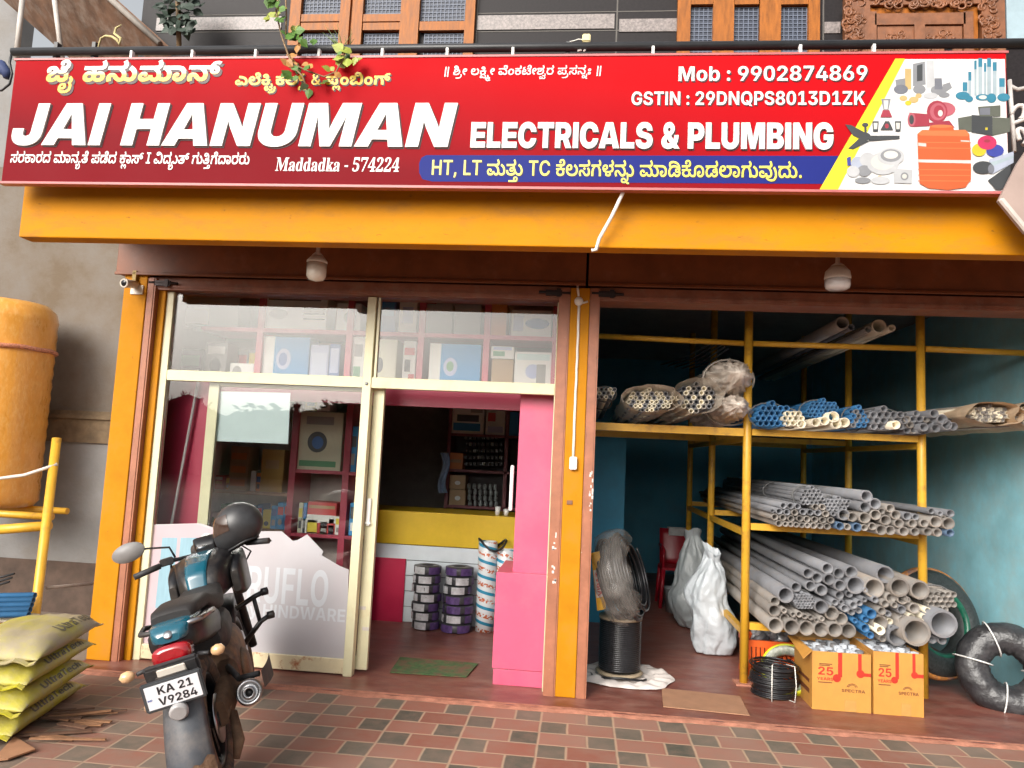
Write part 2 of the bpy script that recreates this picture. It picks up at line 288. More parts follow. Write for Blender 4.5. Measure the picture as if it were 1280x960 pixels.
16: [[252,-12,186,-6,131,11,88,40,56,78,36,124,30,178,36,226,53,268,81,301,162,341,213,346,280,339,326,315,353,279,362,233,347,171,236,178,231,219,193,224,173,204,177,162,196,144,229,133,329,135,365,155,388,186,401,226,548,226,557,182,575,153,600,137,652,134,680,153,693,200,679,272,642,340,790,400,843,296,860,184,853,122,833,72,802,35,761,9,713,-7,610,-9,530,18,498,40,441,104,510,100,438,37,358,0], [466,256,431,262,405,277,389,301,383,332,389,363,406,388,432,404,466,409,501,404,528,388,545,363,550,332,545,301,528,277,502,262], [31,422,31,562,579,562,668,570,691,584,701,618,689,667,651,719,776,793,843,684,860,591,850,531,817,477,741,435,617,422]],
17: [[-256,-57,-197,-68,-125,-122,-99,-149,-171,-148,-105,-82,-67,-63,-19,-57,56,-77,104,-127,120,-193,106,-266,71,-322,28,-366,-44,-294,9,-227,10,-182,-11,-157,-54,-158,-71,-174,-88,-230,-187,-230,-206,-174,-244,-153,-277,-168,-288,-201,-272,-251,-232,-293,-304,-366,-366,-294,-387,-247,-390,-158,-359,-99,-331,-77]],
18: [[309,-12,231,-4,163,18,107,56,65,108,39,173,30,251,38,324,62,388,102,441,158,481,228,507,313,515,399,506,469,480,523,439,562,386,586,322,594,251,585,176,560,112,519,59,463,20,393,-4], [309,125,363,134,399,161,421,203,428,253,420,307,398,348,361,374,314,382,277,378,224,345,209,319,196,254,204,201,226,160,262,134]],
19: [[243,-12,183,-7,134,10,96,35,70,68,49,147,61,220,80,252,150,315,258,387,271,430,254,448,206,449,182,428,180,401,191,368,52,319,31,369,23,427,28,468,45,503,73,533,114,555,233,574,303,568,355,551,393,526,417,496,435,428,421,359,373,300,226,197,214,167,229,138,273,129,318,136,351,156,372,188,383,228,530,228,540,184,561,154,590,137,653,135,700,165,727,244,727,375,698,507,646,615,613,654,576,679,536,687,501,678,488,650,502,622,537,613,568,619,590,634,610,685,728,679,700,600,655,545,596,513,522,503,455,512,396,539,355,585,340,649,353,712,392,760,453,791,532,801,615,792,688,764,751,720,803,660,845,588,875,504,894,412,900,312,893,210,872,128,836,66,786,22,722,-3,644,-12,551,1,479,41,421,106,491,107,410,29,328,-4]],
20: [[559,562,559,410,538,422,564,422,599,391,648,306,671,190,674,0,500,0,497,174,480,299,436,388,403,414,361,422,303,406,281,386,250,329,224,206,220,0,46,0,49,191,77,319,106,372,147,415,201,448,231,422,41,422,41,562], [904,237,822,250,760,291,721,357,708,468,715,546,739,609,775,658,824,694,882,715,997,720,1106,688,1039,587,977,607,921,605,873,577,857,551,843,474,846,392,874,349,914,346,935,364,937,390,923,410,899,420,526,422,526,562,903,559,987,536,1021,513,1059,462,1069,430,1072,393,1060,325,1025,276,971,247]],
21: [[283,-10,214,-4,156,17,109,48,74,89,52,137,45,191,50,234,86,303,150,363,327,489,364,531,373,569,368,596,328,634,296,639,253,629,224,601,214,561,226,511,283,432,648,0,518,0,173,403,125,478,107,561,112,609,130,651,158,686,195,713,241,730,294,735,347,730,391,713,427,687,471,615,473,539,450,481,407,431,233,301,179,249,162,192,177,137,219,100,249,90,323,92,363,105,433,155,461,192,497,283,501,337,605,337,589,217,572,172,527,106,435,29,386,7]],
22: [[40,0,40,103,169,103,169,625,40,625,40,728,418,728,418,625,290,625,290,103,418,103,418,0]],
23: [[77,0,77,728,198,728,198,423,547,423,547,728,668,728,668,0,547,0,547,321,198,321,198,0]],
24: [[42,625,42,728,614,728,614,625,389,625,389,0,268,0,268,625]],
25: [[77,0,77,728,198,728,198,103,523,103,523,0]],
26: [[383,-10,293,1,213,35,147,89,96,163,63,255,53,363,63,472,96,564,147,638,214,693,293,726,383,737,493,721,584,672,651,594,686,489,565,489,524,572,448,619,385,628,327,620,276,597,233,560,201,508,180,442,173,363,180,284,201,219,234,167,276,129,327,107,384,99,447,109,501,136,542,179,565,239,687,239,654,141,589,62,497,9]],
27: [[415,-139,415,702,523,702,523,-139], [186,-139,186,702,293,702,293,-139]],
28: [],
29: [[281,-12,149,7,99,31,61,64,37,107,29,159,36,208,86,273,321,348,366,394,378,473,368,565,315,669,252,710,211,715,167,703,152,669,167,635,208,623,265,644,292,707,382,700,359,626,319,577,266,549,205,539,123,554,69,598,54,630,61,723,94,766,146,795,211,804,330,777,415,704,467,597,483,456,459,353,437,315,366,261,168,207,143,181,153,125,234,93,351,95,409,110,488,164,515,245,509,296,463,375,418,407,341,431,214,426,193,396,202,362,97,325,75,385,82,447,112,487,174,519,344,525,430,508,493,479,579,403,606,355,627,244,618,170,589,108,541,57,474,19,387,-4]],
30: [[132,-58,122,-134,89,-196,38,-244,-30,-279,-210,-306,-386,-283,-364,-201,-212,-220,-100,-208,-21,-173,25,-120,41,-53,30,9,4,59,83,100,122,18]],
31: [[418,415,397,334,371,303,291,264,237,259,136,283,75,331,100,415,162,358,256,352,303,390,305,441,275,471,222,471,175,439,147,376,149,265,167,216,232,140,323,87,264,-12,144,69,63,178,34,318,62,449,95,497,139,533,193,556,254,563,303,558,376,522,399,492]],
32: [[395,-12,289,-2,200,29,129,78,77,143,45,221,35,309,42,383,63,445,97,495,142,532,197,555,259,563,344,545,398,494,412,458,411,373,372,304,293,264,238,259,156,276,101,311,118,398,195,349,260,352,289,367,312,416,308,441,277,471,200,459,158,406,143,307,171,200,206,156,255,122,318,100,395,93,526,115,610,180,631,226,639,281,630,340,603,390,503,467,564,565,643,514,702,449,740,372,752,282,743,205,716,135,669,75,601,28,510,-2]],
33: [[298,-12,165,11,84,72,64,113,59,188,93,260,140,298,141,282,35,281,35,367,569,367,569,281,459,283,460,296,525,242,545,191,541,115,521,73,440,11], [302,89,364,96,405,118,428,150,432,216,402,261,376,276,302,289,227,276,201,260,173,215,177,147,202,116,244,95], [235,331,235,362,308,396,359,449,378,528,365,580,331,618,281,632,226,607,231,561,278,544,345,563,392,615,427,550,340,479,270,467,194,480,142,519,128,548,134,634,165,675,216,702,338,704,385,685,451,615,467,570,468,470,453,426,402,357], [210,-276,152,-268,106,-242,77,-201,67,-148,75,-102,99,-66,135,-43,181,-36,220,-41,266,-80,262,-154,198,-149,200,-121,188,-108,155,-115,149,-170,186,-198,264,-192,292,-167,303,-132,382,-132,402,-183,422,-197,472,-198,499,-177,509,-136,495,-76,458,-25,530,18,567,-122,557,-191,517,-256,475,-274,398,-267,358,-241,323,-198,363,-200,318,-244,271,-269], [525,-346,541,-226,505,-85,530,18,596,-113,615,-250,603,-359]],
34: [[211,-525,122,-512,56,-475,15,-417,2,-347,21,-268,77,-204,118,-182,227,-163,329,-189,360,-224,371,-275,363,-320,338,-354,297,-376,203,-380,148,-352,119,-301,115,-267,129,-106,83,-57,136,15,198,-34,213,-66,217,-134,195,-239,198,-287,242,-311,274,-302,285,-277,256,-239,211,-236,132,-255,89,-315,94,-387,119,-419,159,-439,213,-446,304,-431,378,-384,442,-444,341,-505]],
35: [[232,-12,126,10,55,74,30,170,35,214,74,285,147,325,193,330,248,324,289,303,314,271,323,230,308,170,224,177,227,220,207,239,147,225,130,175,137,141,159,114,196,96,305,99,344,123,379,207,482,207,493,155,517,118,588,91,629,99,656,122,671,157,675,199,659,287,584,392,472,452,638,466,721,393,772,304,789,199,782,131,733,37,652,-7,559,-9,487,17,409,102,455,103,393,34,322,-2], [30,450,30,551,524,551,642,569,669,595,680,645,675,677,632,719,598,725,537,706,519,684,514,635,483,683,542,692,572,666,571,623,538,596,477,598,439,644,439,709,453,740,511,790,553,804,659,803,704,786,741,758,783,679,786,590,760,526,719,487,667,464,543,450]],
36: [[285,-12,215,-4,154,18,104,55,66,106,42,171,35,247,42,319,64,383,101,435,151,475,215,500,290,508,369,499,433,473,482,433,516,380,544,247,536,175,514,112,477,60,426,21,362,-4], [287,87,352,98,396,133,422,184,431,248,421,315,394,367,350,400,291,411,245,405,182,364,163,332,148,250,157,183,185,131,229,98]],
37: [[299,-12,166,11,85,72,65,113,60,188,94,260,141,298,142,282,36,281,36,367,244,367,269,387,278,414,256,462,317,474,363,462,371,449,381,413,368,367,569,367,569,281,460,283,461,296,526,242,546,191,542,115,522,73,441,11], [303,89,365,96,406,118,429,150,433,216,403,261,377,276,303,289,228,276,202,260,174,215,178,147,203,116,245,95], [36,450,36,551,381,553,443,568,464,601,461,646,405,735,493,789,558,689,575,599,567,549,533,496,503,475,421,453]],
38: [[254,-12,166,3,129,22,71,82,53,123,37,225,44,294,95,405,139,442,193,466,296,470,360,439,397,379,402,338,384,266,329,216,286,202,191,202,124,230,99,249,113,329,185,287,258,287,298,315,299,358,272,383,220,381,194,366,158,309,146,223,155,158,181,119,219,97,325,99,365,124,405,207,508,207,545,122,581,98,666,97,709,141,711,204,683,252,601,293,676,352,763,305,812,239,828,163,817,93,782,37,723,0,639,-12,559,0,491,38,433,106,481,105,417,35,343,-1], [198,414,150,436,117,467,98,503,96,568,130,619,164,639,271,658,281,559,222,547,204,517,223,482,274,459], [531,287,531,379,634,381,671,400,663,449,620,471,702,537,758,498,779,469,790,416,780,369,753,331,667,292], [455,450,455,551,660,560,702,582,719,611,718,677,701,703,640,725,580,706,562,684,557,635,525,683,562,695,603,682,618,646,601,606,553,592,496,617,481,644,482,709,520,768,596,804,647,809,702,803,783,758,826,679,832,629,819,556,780,500,676,457]],
39: [[282,-12,150,7,62,64,38,107,37,208,57,246,126,294,315,346,340,377,340,418,306,450,226,450,196,419,203,367,97,327,76,387,80,434,122,480,160,497,274,511,354,496,416,451,435,420,436,340,396,280,317,244,192,215,144,180,144,142,172,110,235,93,351,96,454,137,507,216,513,268,495,364,449,430,397,468,398,493,474,500,562,436,610,355,626,265,616,186,587,118,539,63,472,22,386,-4], [31,450,31,551,434,553,494,568,515,601,513,646,457,735,544,789,610,689,627,599,618,549,584,496,547,472,455,452,362,450,269,468,156,450]],
40: [[-248,-372,-307,-363,-352,-337,-381,-296,-390,-244,-383,-197,-359,-162,-323,-139,-238,-136,-192,-176,-196,-250,-259,-245,-258,-216,-270,-203,-293,-204,-311,-223,-309,-266,-295,-283,-241,-297,-178,-277,-154,-227,-76,-227,-53,-279,-32,-292,24,-293,43,-282,58,-237,51,-200,28,-169,-47,-126,10,-85,75,-121,123,-175,142,-247,132,-302,104,-341,59,-364,-29,-370,-78,-352,-134,-298,-95,-296,-162,-355], [-162,-134,-162,-58,-1,-57,37,-43,44,5,8,73,84,105,133,-1,130,-61,116,-88,93,-109,28,-131]],
41: [[336,-12,254,-4,181,18,122,56,77,107,48,172,39,250,54,343,73,382,131,445,171,469,191,450,39,450,39,551,487,561,519,589,519,646,463,735,551,789,616,689,631,575,593,499,512,458,520,468,583,413,620,342,633,250,624,176,598,112,555,60,496,21,423,-4], [337,93,393,99,474,145,499,182,519,272,513,324,469,404,388,446,337,451,284,446,202,401,158,321,153,272,165,196,203,140,261,105]],
42: [[232,-12,126,10,55,74,30,170,35,214,74,285,147,325,193,330,248,324,289,303,314,271,323,230,308,170,224,177,227,220,207,239,147,225,130,175,137,141,159,114,196,96,305,99,344,123,379,207,482,207,493,155,517,118,549,98,617,94,656,121,675,193,660,277,606,367,707,417,768,313,789,192,783,128,734,37,652,-7,558,-9,487,17,409,102,455,103,393,34,322,-2], [423,279,374,298,356,345,375,393,423,412,472,393,491,345,473,298], [30,450,30,551,548,551,643,561,675,589,675,646,619,735,706,789,747,736,785,645,787,576,768,521,717,475,681,461,574,450]],
43: [[500,-12,452,-7,375,27,241,190,200,206,157,188,142,141,155,82,188,22,86,-19,34,101,35,187,51,227,108,285,149,301,234,303,323,255,415,136,454,102,503,91,540,98,567,119,588,196,572,278,519,367,618,417,680,313,696,257,701,198,688,108,649,42,586,2], [365,292,315,311,297,358,316,405,365,425,413,405,432,358,414,311], [31,450,31,551,507,553,569,568,590,601,588,646,532,735,619,789,684,689,701,599,693,549,659,496,593,461,486,450]],
44: [[500,-12,452,-7,375,27,241,190,200,206,157,188,142,141,155,82,188,22,86,-19,46,58,30,142,51,227,108,285,197,306,294,280,434,117,478,93,542,98,568,121,587,198,562,308,492,396,445,428,391,450,32,450,32,551,555,561,586,589,587,646,531,735,618,789,683,689,700,599,692,549,680,521,630,476,558,455,487,451,549,465,595,431,662,350,697,253,688,109,649,43,586,2]],
45: [[-179,-61,-135,-65,-67,-98,63,-276,95,-290,155,-285,168,-361,76,-369,20,-345,-82,-191,-148,-139,-218,-150,-232,-201,-201,-239,-146,-248,-90,-242,-8,-198,18,-164,39,-83,30,-18,8,36,84,74,124,-37,120,-136,73,-229,-7,-290,-105,-320,-209,-319,-251,-304,-305,-253,-322,-186,-312,-135,-282,-95,-236,-69]],
46: [[32,380,40,427,66,466,108,491,161,500,216,491,257,466,283,427,292,380,283,334,257,295,216,270,161,261,107,270,66,295,40,334], [111,381,124,345,161,331,199,346,212,381,199,416,161,430,124,416], [32,107,40,155,66,193,108,219,161,228,216,219,257,193,283,155,292,107,283,61,257,22,216,-3,161,-12,107,-3,66,22,40,61], [111,108,124,73,161,58,199,73,212,108,199,144,161,158,124,144]],
47: [[299,-12,166,11,85,72,65,113,60,188,94,260,141,298,142,282,36,281,36,367,244,367,269,387,278,414,256,462,317,474,363,462,371,449,381,413,368,367,569,367,569,281,460,283,461,296,526,242,546,191,542,115,522,73,441,11], [303,89,365,96,406,118,429,150,433,216,403,261,377,276,303,289,228,276,202,260,174,215,178,147,203,116,245,95], [36,450,36,551,444,551,444,450]],
48: [[438,244,411,105,378,55,332,18,276,-5,210,-12,106,10,69,36,25,111,20,157,36,231,54,258,108,290,179,289,222,250,224,194,192,159,147,157,115,181,107,204,118,209,115,138,159,91,202,84,269,102,311,156,322,196,322,291,295,367,228,426,166,444,-250,450,-250,551,157,549,300,512,364,463,396,421,419,370]],
49: [[222,-12,147,2,89,46,52,117,39,216,56,323,76,368,143,443,189,469,209,450,39,450,39,551,513,551,608,561,639,589,640,646,583,735,671,789,736,689,753,599,745,549,711,496,614,455,622,462,693,404,738,320,749,270,740,117,702,46,643,2,524,-9,455,16,399,67,373,104,422,110,392,66,330,12], [242,91,282,99,313,123,344,207,448,207,458,155,483,118,515,98,587,98,615,120,633,159,636,263,607,346,581,381,508,433,406,451,287,434,213,385,168,311,153,219,176,121,204,98]],
50: [[232,-12,126,10,55,74,30,170,35,214,74,285,147,325,193,330,248,324,289,303,314,271,323,230,308,170,224,177,227,220,207,239,147,225,130,175,137,141,159,114,196,96,305,99,344,123,379,207,482,207,493,155,517,118,588,91,629,99,656,122,671,157,675,199,659,287,584,392,472,452,638,465,720,392,771,303,789,199,782,131,733,37,652,-7,559,-9,487,17,409,102,455,103,393,34,322,-2], [30,450,30,551,548,551,643,561,675,589,675,646,619,735,706,789,747,736,785,645,787,576,768,521,717,475,681,461,574,450], [930,-12,858,-3,795,24,690,115,744,205,824,120,868,98,919,91,971,99,1009,126,1033,167,1041,221,1017,326,952,406,855,460,957,503,1059,432,1098,389,1148,285,1154,221,1142,133,1103,58,1033,7], [832,450,832,551,1031,551,1031,450]],
51: [[2,-413,-106,-395,-140,-375,-175,-322,-177,-270,-160,-233,-53,-160,-44,-130,-80,-117,-114,-125,-123,-144,-117,-168,-189,-191,-202,-147,-196,-99,-133,-55,-37,-53,15,-76,37,-114,33,-174,9,-205,-84,-264,-93,-303,-70,-322,-26,-331,91,-317,137,-277,148,-196,121,-143,28,-27,18,63,31,89,78,123,139,134,184,128,223,111,251,80,267,32,185,19,167,52,137,62,112,54,100,30,114,-6,191,-92,226,-151,240,-228,225,-302,179,-361,146,-383]],
52: [[330,-12,194,5,102,52,71,84,37,164,39,266,147,252,146,198,161,153,233,101,329,90,454,113,496,147,514,189,510,248,492,279,436,312,383,319,333,310,319,286,333,263,373,254,435,278,455,318,453,379,423,429,356,467,480,491,538,431,560,346,544,290,505,227,444,186,361,172,300,180,255,203,227,239,222,314,253,364,321,393,435,391,511,371,558,342,591,302,611,255,613,155,598,111,543,43,452,2], [36,450,36,551,408,553,488,582,508,628,503,677,460,719,426,725,366,706,347,684,343,635,311,683,348,695,388,682,404,646,387,606,339,592,281,617,267,644,267,709,306,768,339,790,433,809,488,803,533,786,596,722,617,629,605,556,566,500,524,474,420,452]],
53: [[222,-12,147,2,89,46,52,117,39,216,56,323,106,409,189,469,211,450,39,450,39,551,593,560,636,582,652,611,651,677,635,703,608,719,541,720,495,684,491,635,459,683,518,692,548,666,548,623,535,606,487,592,429,617,415,644,415,709,454,768,530,804,636,803,681,786,717,758,760,679,765,629,752,556,713,500,672,474,519,450,582,487,629,477,687,442,733,357,723,264,612,187,536,185,479,209,458,230,440,292,449,338,476,371,516,391,619,389,704,338,759,241,759,125,739,78,669,11,571,-12,507,-5,456,15,374,104,422,110,362,34,296,-2], [242,91,282,98,312,121,344,198,448,198,461,150,485,117,518,97,585,93,630,113,658,159,661,195,640,286,600,322,571,327,541,319,529,294,557,259,620,272,642,327,628,376,558,431,477,449,339,447,250,414,188,354,168,314,153,220,176,121,204,98]],
54: [[-242,-64,-187,-74,-145,-104,-102,-155,-152,-153,-95,-88,-60,-70,-15,-64,56,-82,82,-103,112,-160,112,-231,85,-294,22,-361,-33,-302,28,-229,29,-178,3,-147,-48,-148,-69,-165,-89,-225,-169,-225,-190,-165,-211,-148,-261,-147,-286,-178,-285,-229,-225,-301,-279,-361,-343,-291,-366,-246,-369,-159,-339,-103,-313,-82]],
55: [[500,-12,452,-7,375,27,241,190,200,206,157,188,142,141,155,82,188,22,86,-19,34,101,35,187,51,227,108,285,149,301,234,303,323,255,415,136,454,102,503,91,540,98,567,119,588,196,572,278,519,367,618,417,680,313,696,257,701,198,688,108,649,42,586,2], [365,292,315,311,297,358,316,405,365,425,413,405,432,358,414,311], [31,450,31,551,579,551,579,450], [906,270,836,282,783,319,748,379,737,469,764,597,797,643,893,696,996,700,1062,684,1088,672,1036,594,974,613,921,611,870,585,851,558,835,471,839,409,874,360,925,356,952,378,954,411,938,436,912,447,569,450,569,551,907,549,983,529,1012,508,1052,435,1045,345,1013,303,965,278]],
56: [[228,-12,172,-6,83,38,33,119,27,170,47,253,104,310,144,325,245,324,285,303,311,271,319,230,305,170,221,177,223,220,203,239,144,225,127,175,134,141,156,114,193,96,302,99,341,123,375,207,479,207,490,155,515,118,591,91,640,101,689,156,703,219,698,344,678,425,605,562,498,656,437,682,344,687,313,663,313,624,342,601,396,603,440,645,449,682,549,673,512,579,482,548,406,515,278,526,222,572,207,605,208,682,223,714,282,762,378,779,471,769,556,739,632,692,696,630,748,555,787,468,811,372,819,269,793,113,751,47,663,-3,597,-12,515,1,456,40,406,102,452,103,390,34,319,-2]],
57: [[103,-12,29,-3,-35,26,-146,123,-79,196,-2,119,93,91,144,99,182,126,206,167,214,221,191,328,127,408,33,465,92,565,213,484,260,431,320,300,327,222,303,100,272,53,229,18,172,-5]],
58: [[330,-12,194,5,102,52,71,84,37,164,39,266,147,252,146,198,161,153,233,101,329,90,454,113,496,147,514,189,510,248,492,279,436,312,383,319,333,310,319,286,333,263,373,254,435,278,455,318,453,379,423,429,356,467,479,491,537,431,560,346,544,290,505,227,444,186,361,172,300,180,255,203,227,239,222,314,253,364,321,393,435,391,511,371,558,342,591,302,611,255,613,155,598,111,543,43,452,2], [37,450,37,551,503,551,503,450], [821,270,751,282,697,319,663,379,651,469,679,597,711,643,808,696,910,700,977,684,1003,672,950,594,889,613,836,611,784,585,766,558,750,471,754,409,789,360,840,356,866,378,869,411,852,436,827,447,484,450,484,551,821,549,897,529,927,508,967,435,959,345,928,303,880,278]],
59: [[338,451,270,432,205,346,175,222,170,0,48,0,51,195,78,329,145,433,198,469,220,450,45,450,45,551,481,561,512,589,512,646,456,735,544,789,609,690,622,645,622,565,592,505,566,482,488,455,498,461,548,417,605,312,624,188,626,0,504,0,501,190,480,319,425,416,387,443]],
60: [[324,-12,251,-8,137,25,65,84,31,164,33,266,141,252,140,198,156,153,196,115,270,93,374,92,448,113,490,147,508,189,496,265,453,304,406,318,347,317,317,299,317,272,344,256,392,257,432,282,444,308,451,443,439,489,396,567,332,619,252,638,205,625,194,610,194,571,223,548,277,550,321,592,330,629,420,622,385,528,323,475,285,462,199,462,130,492,107,518,87,589,99,645,133,688,187,716,324,719,436,670,516,581,559,465,555,321,498,225,459,196,357,172,294,180,249,203,222,240,217,318,248,369,316,399,402,400,509,369,555,339,606,254,607,155,570,74,537,43,447,2]],
61: [[100,-174,72,-260,20,-298,-18,-310,-462,-317,-462,-231,-144,-231,-169,-246,-179,-142,-149,-87,-85,-51,21,-55,65,-84,91,-125], [-100,-185,-82,-249,-109,-231,-6,-219,16,-174,2,-138,-40,-122,-85,-140]],
62: [[338,451,270,432,205,346,175,222,170,0,48,0,51,195,78,329,145,433,198,469,220,450,45,450,45,551,417,553,479,569,507,595,517,645,512,677,469,719,435,725,374,706,356,684,351,635,320,683,379,692,409,666,408,623,375,596,314,598,276,644,276,709,315,768,390,804,442,809,542,786,578,758,621,679,622,587,591,518,528,472,484,459,493,466,545,421,605,313,624,188,626,0,504,0,501,190,480,319,425,416,387,443]],
63: [[222,-12,147,2,89,46,52,117,39,216,56,323,76,368,143,443,189,469,209,450,39,450,39,551,643,551,643,450,617,450,623,459,693,402,737,320,749,271,740,117,702,46,643,2,524,-9,455,16,399,67,373,104,422,110,392,66,330,12], [242,91,282,99,313,123,344,207,448,207,458,155,483,118,515,98,587,98,615,120,634,159,636,263,607,346,582,381,508,433,406,451,287,434,213,385,168,311,153,220,176,121,204,98]],
64: [[221,123,218,75,141,-126,55,-126,105,123]],
65: [[232,-12,126,10,55,74,30,170,35,214,74,285,147,325,193,330,248,324,289,303,314,271,323,230,308,170,224,177,227,220,207,239,147,225,130,175,137,141,159,114,196,96,305,99,344,123,379,207,482,207,493,155,517,118,588,91,629,99,656,122,671,157,675,199,659,287,584,392,472,452,638,465,720,392,771,303,789,199,782,131,733,37,652,-7,559,-9,487,17,409,102,455,103,393,34,322,-2], [30,450,30,551,548,551,643,561,675,589,675,646,619,735,706,789,747,736,785,645,787,576,768,521,717,475,681,461,574,450], [930,-12,856,-3,792,26,681,123,748,196,825,119,920,91,971,99,1009,126,1033,167,1041,221,1018,328,954,408,860,465,919,565,1040,484,1087,431,1147,300,1154,222,1130,100,1099,53,1056,18,999,-5]],
66: [[330,-12,194,5,102,52,71,84,37,164,39,266,147,252,146,198,161,153,233,101,329,90,454,113,496,147,514,189,510,248,492,279,436,312,383,319,333,310,319,286,333,263,373,254,435,278,455,318,453,379,423,429,356,467,479,491,537,431,560,346,544,290,505,227,444,186,361,172,300,180,255,203,227,239,222,314,253,364,321,393,435,391,511,371,558,342,591,302,611,255,613,155,598,111,543,43,452,2], [37,450,37,551,423,553,485,568,506,601,504,646,448,735,535,789,600,689,617,599,609,549,597,521,545,475,463,453]],
67: [[299,-12,166,11,85,72,65,113,60,188,94,260,141,298,142,282,36,281,36,367,244,367,269,387,278,414,256,462,317,474,363,462,371,449,381,413,368,367,569,367,569,281,460,283,461,296,526,242,546,191,542,115,522,73,441,11], [303,89,365,96,406,118,429,150,433,216,403,261,377,276,303,289,228,276,202,260,174,215,178,147,203,116,245,95], [36,450,36,551,363,553,443,582,463,628,458,677,415,719,381,725,321,706,302,684,298,635,266,683,303,695,343,682,359,646,342,606,294,592,236,617,222,644,222,709,261,768,294,790,388,809,443,803,488,786,551,722,572,629,560,556,521,500,479,474,375,452]],
68: [[375,-12,293,0,230,36,212,65,209,125,255,186,265,160,198,175,93,234,35,325,34,431,78,512,116,540,163,557,257,559,322,530,345,505,365,433,349,363,297,314,255,300,168,298,83,325,90,396,179,373,246,389,261,407,262,449,210,475,175,469,130,422,124,386,135,331,174,287,252,257,378,244,473,254,540,276,580,312,593,359,587,392,569,418,512,450,432,450,432,551,545,556,589,578,596,646,540,735,627,789,693,689,710,599,685,517,616,466,608,489,659,456,694,410,702,306,666,239,606,193,493,159,503,191,538,154,549,103,538,56,505,20,451,-4], [378,72,441,96,441,135,377,165,328,150,314,135,314,99,348,75]],
69: [[222,-12,126,14,62,92,45,151,46,294,99,413,195,500,323,546,396,552,508,539,600,500,638,470,671,434,719,326,703,251,648,202,569,182,479,209,444,258,449,338,476,371,516,391,617,389,703,339,759,242,766,182,759,125,708,39,622,-6,507,-5,456,15,413,51,374,104,422,110,392,66,330,12], [242,91,282,98,312,121,344,198,448,198,461,150,485,117,518,97,585,93,630,113,658,159,661,195,640,286,600,322,571,327,541,319,529,294,557,259,620,272,642,327,628,376,558,430,477,448,339,446,250,413,188,353,168,313,153,219,176,121,204,98], [310,753,471,732,539,705,644,629,708,539,742,434,746,347,729,270,629,430,664,444,609,528,531,593,434,637,314,652,209,630,180,576,210,504,130,446,87,516,74,565,80,643,104,685,190,737]],
70: [[92,-12,22,-3,-38,23,-146,118,-78,192,-3,116,36,97,79,91,140,112,159,169,152,321,161,391,187,451,230,499,286,534,353,556,431,563,573,538,672,468,730,365,749,242,742,168,722,105,689,55,644,18,588,-5,522,-12,418,10,354,70,337,111,336,197,347,231,390,278,453,294,491,289,534,250,535,194,504,159,440,166,419,204,430,209,427,138,471,91,514,84,580,102,622,156,633,195,631,298,587,396,548,431,497,454,386,458,312,423,271,353,272,155,247,58,181,5]],
71: [[222,-12,147,2,89,46,52,117,39,216,56,323,106,409,189,469,211,450,39,450,39,551,525,551,620,561,652,589,652,646,596,735,683,789,748,689,763,576,723,496,626,455,629,475,661,461,723,388,736,325,723,264,612,187,536,185,479,209,458,230,440,292,449,338,476,371,516,391,619,389,704,338,759,242,759,125,739,78,669,11,571,-12,507,-5,456,15,374,104,422,110,362,34,296,-2], [242,91,282,98,312,121,344,198,448,198,461,150,485,117,518,97,585,93,630,113,658,159,661,195,640,286,600,322,571,327,541,319,529,294,557,259,620,272,642,327,628,376,558,431,477,449,339,447,250,414,188,354,168,314,153,220,176,121,204,98]],
72: [[401,-12,293,-2,202,29,130,78,77,143,45,221,35,309,42,383,63,445,97,495,142,532,197,555,259,563,344,545,398,494,412,458,411,373,396,336,337,280,293,264,180,267,101,311,118,398,175,355,260,352,306,389,312,416,296,460,254,475,226,471,177,438,146,363,143,307,171,200,207,156,258,122,323,100,477,98,540,115,590,142,626,180,649,226,656,281,647,347,620,401,525,476,600,538,693,470,750,386,769,282,760,205,732,135,684,75,614,28,520,-2], [460,450,460,551,654,551,654,450]],
73: [[232,-12,126,10,55,74,30,170,35,214,74,285,147,325,193,330,248,324,289,303,314,271,323,230,308,170,224,177,227,220,207,239,147,225,130,175,137,141,159,114,196,96,305,99,344,123,379,207,482,207,493,155,517,118,588,91,629,99,656,122,671,157,675,199,659,287,584,392,472,452,638,465,720,392,771,303,789,199,782,131,733,37,652,-7,559,-9,487,17,409,102,455,103,393,34,322,-2], [30,450,30,551,548,551,643,561,675,589,675,646,619,735,706,789,747,736,785,645,787,576,768,521,717,475,681,461,574,450]],
74: [[-355,46,-245,-46,-152,-76,-30,-73,25,-53,66,-20,113,80,111,222,48,374,-9,446,87,514,153,425,198,334,224,241,226,71,209,6,144,-96,98,-131,-21,-173,-93,-178,-221,-160,-327,-106,-426,-18]],
75: [[65,64,86,122,138,139,190,122,212,64,190,6,138,-12,86,6]],
76: [[280,-12,203,-5,140,16,89,51,52,99,29,159,22,231,22,289,209,289,211,208,227,175,256,158,276,156,296,158,326,175,336,190,343,229,343,728,546,728,546,226,539,155,516,97,477,50,425,16,359,-5]],
77: [[0,0,244,728,518,728,764,0,536,0,403,464,354,650,409,650,342,404,222,0], [182,120,182,276,583,276,583,120]],
78: [[39,0,39,728,242,728,242,0]],
79: [],
80: [[39,0,39,728,242,728,242,456,484,456,484,728,688,728,688,0,484,0,484,284,242,284,242,0]],
81: [[39,0,39,728,246,728,432,428,527,254,503,197,496,414,496,728,699,728,699,0,492,0,304,303,194,504,234,516,242,354,242,0]],
82: [[353,-12,292,-8,237,3,187,22,144,47,107,79,78,116,56,159,43,207,39,259,39,728,236,728,238,254,251,216,277,186,311,166,353,159,395,166,429,185,454,215,467,254,469,728,666,728,666,259,662,206,649,159,627,116,598,78,561,47,518,22,468,3,413,-8]],
